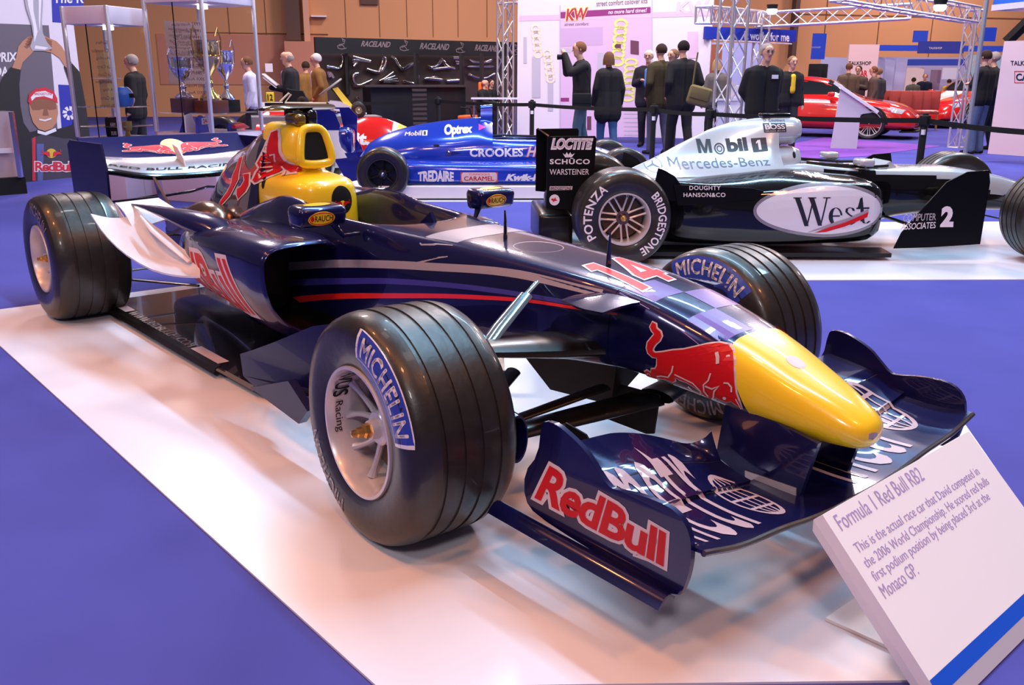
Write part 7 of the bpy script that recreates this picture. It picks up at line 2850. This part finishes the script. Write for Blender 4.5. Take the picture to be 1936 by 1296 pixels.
m_ = MB()
m_.box((.08, 0, 0), (.50, .006, .62))
sh = in_cab(cab2, 'text_sheet', m_, mat('sheet_pale', srgb(206, 172, 164), .6), 'pale lettered sheet at the back of the wide cabinet', 'sheet', .37, .70, z2g+.78)
L2 = ['1997 Australian', '1998 San Marino', '1999 British GP', '1999 Belgium GP', '2000 British GP', '2000 Monaco GP', '2000 French GP', '2001 Brazil GP', '2001 Austria', '2002 Monaco', '2003 Australia']
back_text(cab2, .74, z2g+1.00, L2[:8], .24, .66, .062, .69, mat('faded_ink', srgb(120, 90, 84), .6))
back_text(cab2, .74, z2g+1.02, L2, .04, .40, .064, .006, MATS['faded_ink'], 'y')
back_text(cab1, .54, z1g+.90, ['Surfers', 'Concordius', 'Hastfing', 'Le Carte', 'Le Court', 'Interlagos', 'A-Ring', 'te Carte', 'Melbourne'], .03, .34, .075, .006, mat('ink_dark_grey', srgb(90, 74, 78), .6), 'y')
back_text(cab1, .54, z1g+.20, ['GRAND', 'MARA', 'BRIX'], .05, .30, .085, .006, WHITE, 'y')


def trophy(prof, hs, base, material, basemat, handles):
    m_ = MB()
    m_.lathe(prof, 28, 'z')
    m_.v = [(x, y, z+base[1]) for x, y, z in m_.v]
    return m_


def make_trophy(e, label, x, y, z, sc, met, basem, bh, tall=1., hnd=True):
    M_ = Matrix.Translation(e.location) @ Matrix.Rotation(e.rotation_euler.z, 4, 'Z')
    p = M_ @ Vector((x, y, z))
    t = thing('trophy', label, 'trophy', p, e.rotation_euler.z, None)
    m_ = MB()
    m_.box((0, 0, bh/2), (.19*sc, .19*sc, bh), bev=.006)
    m_.build('plinth', basem, t)
    m_ = MB()
    pr_ = [(0, 0), (0, .085), (.012, .088), (.03, .070), (.05, .035), (.075, .022), (.10, .035), (.115, .022), (.14, .018), (.165, .045), (.20, .080), (.235, .098), (.25, .108), (.255, .108), (.26, .100), (.33, .100), (.345, .112), (.345, .104), (.27, .092), (.20, .07), (.17, 0)]
    m_.lathe([(bh+h*sc*tall, r_*sc) for h, r_ in pr_], 28, 'z')
    m_.build('cup', met, t)
    if hnd:
        for s_ in (-1, 1):
            m_ = MB()
            m_.tube([(s_*.09*sc, 0, bh+.22*sc*tall), (s_*.15*sc, 0, bh+.26*sc*tall), (s_*.165*sc, 0, bh+.36*sc*tall), (s_*.13*sc, 0, bh+.42*sc*tall), (s_*.10*sc, 0, bh+.37*sc*tall)], .007*sc, 6)
            m_.build('handle', met, t)
    return t


zs2 = zp(214, 10.0, 420)+.006
GLD = mat('trophy_gold', (.90, .62, .22), .16, 1.)
SLV = mat('trophy_silver', (.85, .83, .88), .14, 1.)
make_trophy(cab2, 'large gold trophy cup on a brown wooden plinth in the wide cabinet', .26, .22, zs2, 1.25, GLD, mat('mahogany', (.16, .035, .015), .3, 0, .5), .12, 1.35)
make_trophy(cab2, 'silver trophy cup left of the gold one in the wide cabinet', .14, .46, zs2, 1.05, SLV, mat('plum_plinth', (.12, .05, .07), .3, 0, .5), .14, 1.1)
make_trophy(cab2, 'tall handled silver trophy on a black plinth in the wide cabinet', .54, .26, zs2, .95, SLV, MATTE, .12, 1.5)
m_ = MB()
m_.prism([(-.12, 0), (.12, 0), (.08, .12), (-.02, .17), (-.10, .15)], lambda a, b: Vector((a, 0, b)), (0, .03, 0))
o = in_cab(cab2, 'racing_nose_model', m_, PB, 'blue and white bodywork piece numbered 24 in the wide cabinet', 'model', .10, .22, z2g, .3)
decal('number', text_shape('24', bold=.03), quad((-.02, -.02, .09), (.08, -.02, .09), (.06, -.02, .135), (-.02, -.02, .135)), PRD, o, (0, 1, 0), None, .004)
decal('number_plate', RECT, quad((-.04, -.018, .08), (.10, -.018, .08), (.07, -.018, .145), (-.04, -.018, .145)), PWH, o, (0, 1, 0), None, .001)
m_ = MB()
m_.prism([(-.06, 0), (.04, 0), (.06, .20), (.02, .22)], lambda a, b: Vector((a, 0, b)), (0, .02, 0))
in_cab(cab2, 'bodywork_piece', m_, PB, 'narrow blue bodywork piece standing left in the wide cabinet', 'model', .05, .40, z2g, -.6)
m_ = MB()
m_.prism([(-.07, 0), (.07, 0), (.0, .19), (-.07, .17)], lambda a, b: Vector((a, 0, b)), (0, .02, 0))
in_cab(cab2, 'bodywork_piece', m_, WHITEP, 'white pointed bodywork piece between the blue ones in the wide cabinet', 'model', .06, .32, z2g, -.4)
m_ = MB()
m_.box((0, 0, .04), (.12, .02, .08))
in_cab(cab2, 'info_card', m_, PB, 'small blue and white card at the bottom right of the wide cabinet', 'card', .45, .15, z2g)
m_ = MB()
m_.loft([[Vector((x, w_*cos(a), .02+h_*(1+sin(a))*.5)) for a in [2*pi*q/14 for q in range(14)]] for x, w_, h_ in ((-.12, .05, .05), (0, .05, .07), (.08, .03, .04), (.14, .01, .015))])
in_cab(cab2, 'model_car', m_, REDC, 'red model racing car at the bottom right of the wide cabinet', 'model', .56, .14, z2g)

# ================================================================== karts behind
DKt = 14.8
kt = thing('kart', 'white and yellow kart with a tilted steering wheel on a stand', 'kart', gxy(655, DKt, 200), az(655)-pi/2)
ks = DKt/FPX
KX = lambda px: (px-655)*ks
KZ = lambda py: px2w(655, py, DKt).z
m_ = MB()
m_.prism([(KX(624), KZ(197)), (KX(626), KZ(190)), (KX(645), KZ(192)), (KX(664), KZ(202)), (KX(668), KZ(225)), (KX(655), KZ(224)), (KX(640), KZ(216)), (KX(624), KZ(213))], lambda a, b: Vector((a, 0, b)), (0, .40, 0))
m_.build('side_fairing', WHITEP, kt, smooth=False)
m_ = MB()
m_.prism([(KX(632), KZ(168)), (KX(641), KZ(165)), (KX(665), KZ(198)), (KX(662), KZ(205)), (KX(652), KZ(198))], lambda a, b: Vector((a, 0, b)), (0, .22, 0))
kb = m_.build('front_fairing', mat('kart_yellow', (.85, .60, .06), .4), kt, smooth=False)
m_ = MB()
c = Vector((KX(628), -.05, KZ(165)))
tl = Vector((cos(.62), 0, sin(.62)))
pts = [c+tl*.205*cos(a)+Vector((0, 1, 0))*.16*sin(a) for a in [2*pi*q/24 for q in range(25)]]
m_.tube(pts, .016, 6, cap=False)
m_.build('steering_wheel', mat('wheel_grey', (.30, .27, .25), .4), kt)
m_ = MB()
for a in (0, 2.1, 4.2):
    m_.tube([c, c+tl*.2*cos(a)+Vector((0, .15*sin(a), 0))], .01, 5)
m_.tube([c, (KX(648), 0, KZ(190))], .014, 6)
m_.build('steering_column', MATTE, kt)
for xw, yw in ((676, 207), ):
    for sgn in (-1, 1):
        m_ = MB()
        m_.lathe([(-.06, .05), (-.065, .08), (-.05, .115), (.05, .115), (.065, .08), (.06, .05)], 32, 'y', closed=True)
        w_o = m_.build('tyre', RUBBER, kt)
        w_o.location = (KX(xw), sgn*.30, KZ(yw))
        m_ = MB()
        m_.lathe([(-.062, .055), (-.05, .045), (-.03, .03), (-.05, .02), (-.06, 0)], 24, 'y')
        m_.build('rim', mat('kart_rim', (.62, .55, .38), .35, .7), w_o)
m_ = MB()
m_.tube([(KX(600), -.2, KZ(222)), (KX(690), -.2, KZ(214))], .014, 6)
m_.tube([(KX(600), .2, KZ(222)), (KX(690), .2, KZ(214))], .014, 6)
BT = px2w(655, 222, 14.6).z
m_.tube([(KX(684), -.2, KZ(220)), (KX(682), -.2, BT)], .014, 6)
m_.tube([(KX(620), -.2, KZ(220)), (KX(620), -.2, BT)], .014, 6)
m_.build('kart_frame', STEEL, kt)
m_ = MB()
m_.prism([(KX(552), KZ(168)), (KX(566), KZ(171)), (KX(580), KZ(172)), (KX(586), KZ(186)), (KX(580), KZ(196)), (KX(560), KZ(194)), (KX(556), KZ(184))], lambda a, b: Vector((a, 0, b)), (0, .3, 0))
m_.build('seat', MATTE, kt)
m_ = MB()
m_.tube([(KX(540), -.15, KZ(192)), (KX(556), -.15, KZ(176)), (KX(560), -.15, KZ(178)), (KX(548), -.15, KZ(194)), (KX(620), -.15, KZ(195))], .016, 6)
m_.build('rear_frame', mat('kart_cream', (.72, .62, .42), .4), kt)
pl_ = MB()
pl_.box((0, 0, 0), (.115, .012, .15), bev=.005)
o = pl_.build('number_plate', mat('plate_yellow', (.90, .66, .02), .4), kt)
o.location = (KX(523), -.05, KZ(184))
decal('number', text_shape('12', bold=.03), quad((-.04, -.007, -.05), (.04, -.007, -.05), (.04, -.007, .045), (-.04, -.007, .045)), MATTE, o, (0, 1, 0), None, .001)
m_ = MB()
m_.lathe([(-.05, .03), (-.055, .07), (-.04, .10), (.04, .10), (.055, .07), (.05, .03)], 28, 'y', closed=True)
o = m_.build('tyre', RUBBER, kt)
o.location = (KX(578), -.1, KZ(192))
o, f_, n_, _ = vpanel('platform_block', 470, 14.45, 720, 14.6, 222, 0, mat('stage_grey', srgb(120, 112, 118), .6), .75)
tag(o, 'low grey staging block under the karts', 'staging')
o, f_, n_, _ = vpanel('low_wall', 470, 18.6, 640, 19.0, 194, 0, WHITEP, .3)
tag(o, 'low white staging wall behind the karts', 'staging')
wcard = MB()
wcard.box((0, 0, 0), (.30, .02, .30))
o, f_, n_, _ = vpanel('wall_notice', 503, 27, 517, 27.1, 120, px2w(503, 136, 27).z, WHITEP, .02)
tag(o, 'small white notice fixed low on the wall left of the reading man', 'notice')

# ================================================================== information board in the foreground
ib = thing('information_board', 'white tilted information board with lilac text and a blue strip in the foreground', 'sign', (1.0609, -.3591, 0), 0)
W_, H_ = .752, .455
U = Vector((-.01596, .99987, 0))
Vd = Vector((.70589, .01126, -.70824))
Nn = U.cross(Vd).normalized()
if Nn.z < 0:
    Nn = -Nn
TL = Vector((0, 0, .3273))


def ibp(a, b, h=0.):
    """a metres right, b metres down the slope, h above the face"""
    return TL+U*a+Vd*b+Nn*h


BW_ = mat('board_white', (.96, .94, .96), .4)
m_ = MB()
m_.add([ibp(a, b, h) for h in (-.028, 0) for a, b in ((0, 0), (W_, 0), (W_, H_), (0, H_))], [(3, 2, 1, 0), (4, 5, 6, 7), (0, 1, 5, 4), (1, 2, 6, 5), (2, 3, 7, 6), (3, 0, 4, 7)])
m_.build('board', BW_, ib, smooth=False)


def itext(t, a, b, h, length=None, **k):
    V, F = text_shape(t, **k)
    cu = len(t)
    L_ = length
    return decal('board_lettering', (V, F), lambda u, v: ibp(a+L_*u, b-h*v), mat('lilac_text', srgb(186, 172, 216), .5), ib, -Nn, None, .001)


# baselines measured down the slope
def solve_ab(px, py):
    ray = px2w(px, py, 1.0)-CAMP
    O = TL+Vector(ib.location)
    t = (O-CAMP).dot(Nn)/ray.dot(Nn)
    P = CAMP+ray*t-O
    return P.dot(U), P.dot(Vd)


LN = [('Formula 1 Red Bull RB2', (1590, 1002), (1746, 903)), ('This is the actual race car that David competed in', (1624, 1050), (1854, 898)), ('the 2006 World Championship. He scored red bulls', (1641, 1078), (1871, 915)), ('first podium position by being placed 3rd at the', (1657, 1103), (1873, 944)), ('Monaco GP.', (1672, 1130), (1736, 1082))]
for t, p0, p1 in LN:
    a0, b0 = solve_ab(*p0)
    a1, b1 = solve_ab(*p1)
    ln_ = a1-a0
    hh = .030 if t[0] == 'F' else .0235
    V, F = text_shape(t)
    decal('board_lettering', (V, F), (lambda a0, b0, ln_, b1, hh: (lambda u, v: ibp(a0+ln_*u, b0+(b1-b0)*u*.5+.004-hh*v*1.25)))(a0, b0, ln_, b1, hh), mat('lilac_text', srgb(176, 160, 212), .5), ib, -Nn, None, .001)['kind'] = 'stuff'
m_ = MB()
m_.add([ibp(a, b, .0015) for a, b in ((0, .386), (W_, .386), (W_, .421), (0, .421))], [(0, 1, 2, 3)])
m_.build('blue_strip', mat('strip_blue', srgb(20, 88, 215), .4), ib, smooth=False)
m_ = MB()
m_.add([ibp(a, b, .0012) for a, b in ((0, .421), (W_, .421), (W_, .455), (0, .455))], [(0, 1, 2, 3)])
m_.build('grey_strip', mat('strip_grey', srgb(186, 180, 192), .4), ib, smooth=False)
# side flange and triangular foot behind
m_ = MB()
m_.add([ibp(0, 0, -.028), ibp(0, H_, -.028), ibp(.004, H_, -.05), ibp(.004, .02, -.05)], [(0, 1, 2, 3)])
m_.prism([(-.012, .0), (.02, .0), (.012, .305), (-.0, .30)], lambda a, b: Vector((a+.0, .012, b)), (0, .004, 0)) if False else None
m_.build('side_flange', BW_, ib, smooth=False)
m_ = MB()
m_.prism([(-.02, .104), (.280, .118), (.280, .65), (-.02, .64)], lambda a, b: Vector((a, b, .011)), (0, 0, .008))
m_.prism([(.03, .02), (.29, .02), (.05, .26)], lambda a, b: Vector((a, .36, b)), (0, .008, 0))
m_.build('foot', BW_, ib, smooth=False)
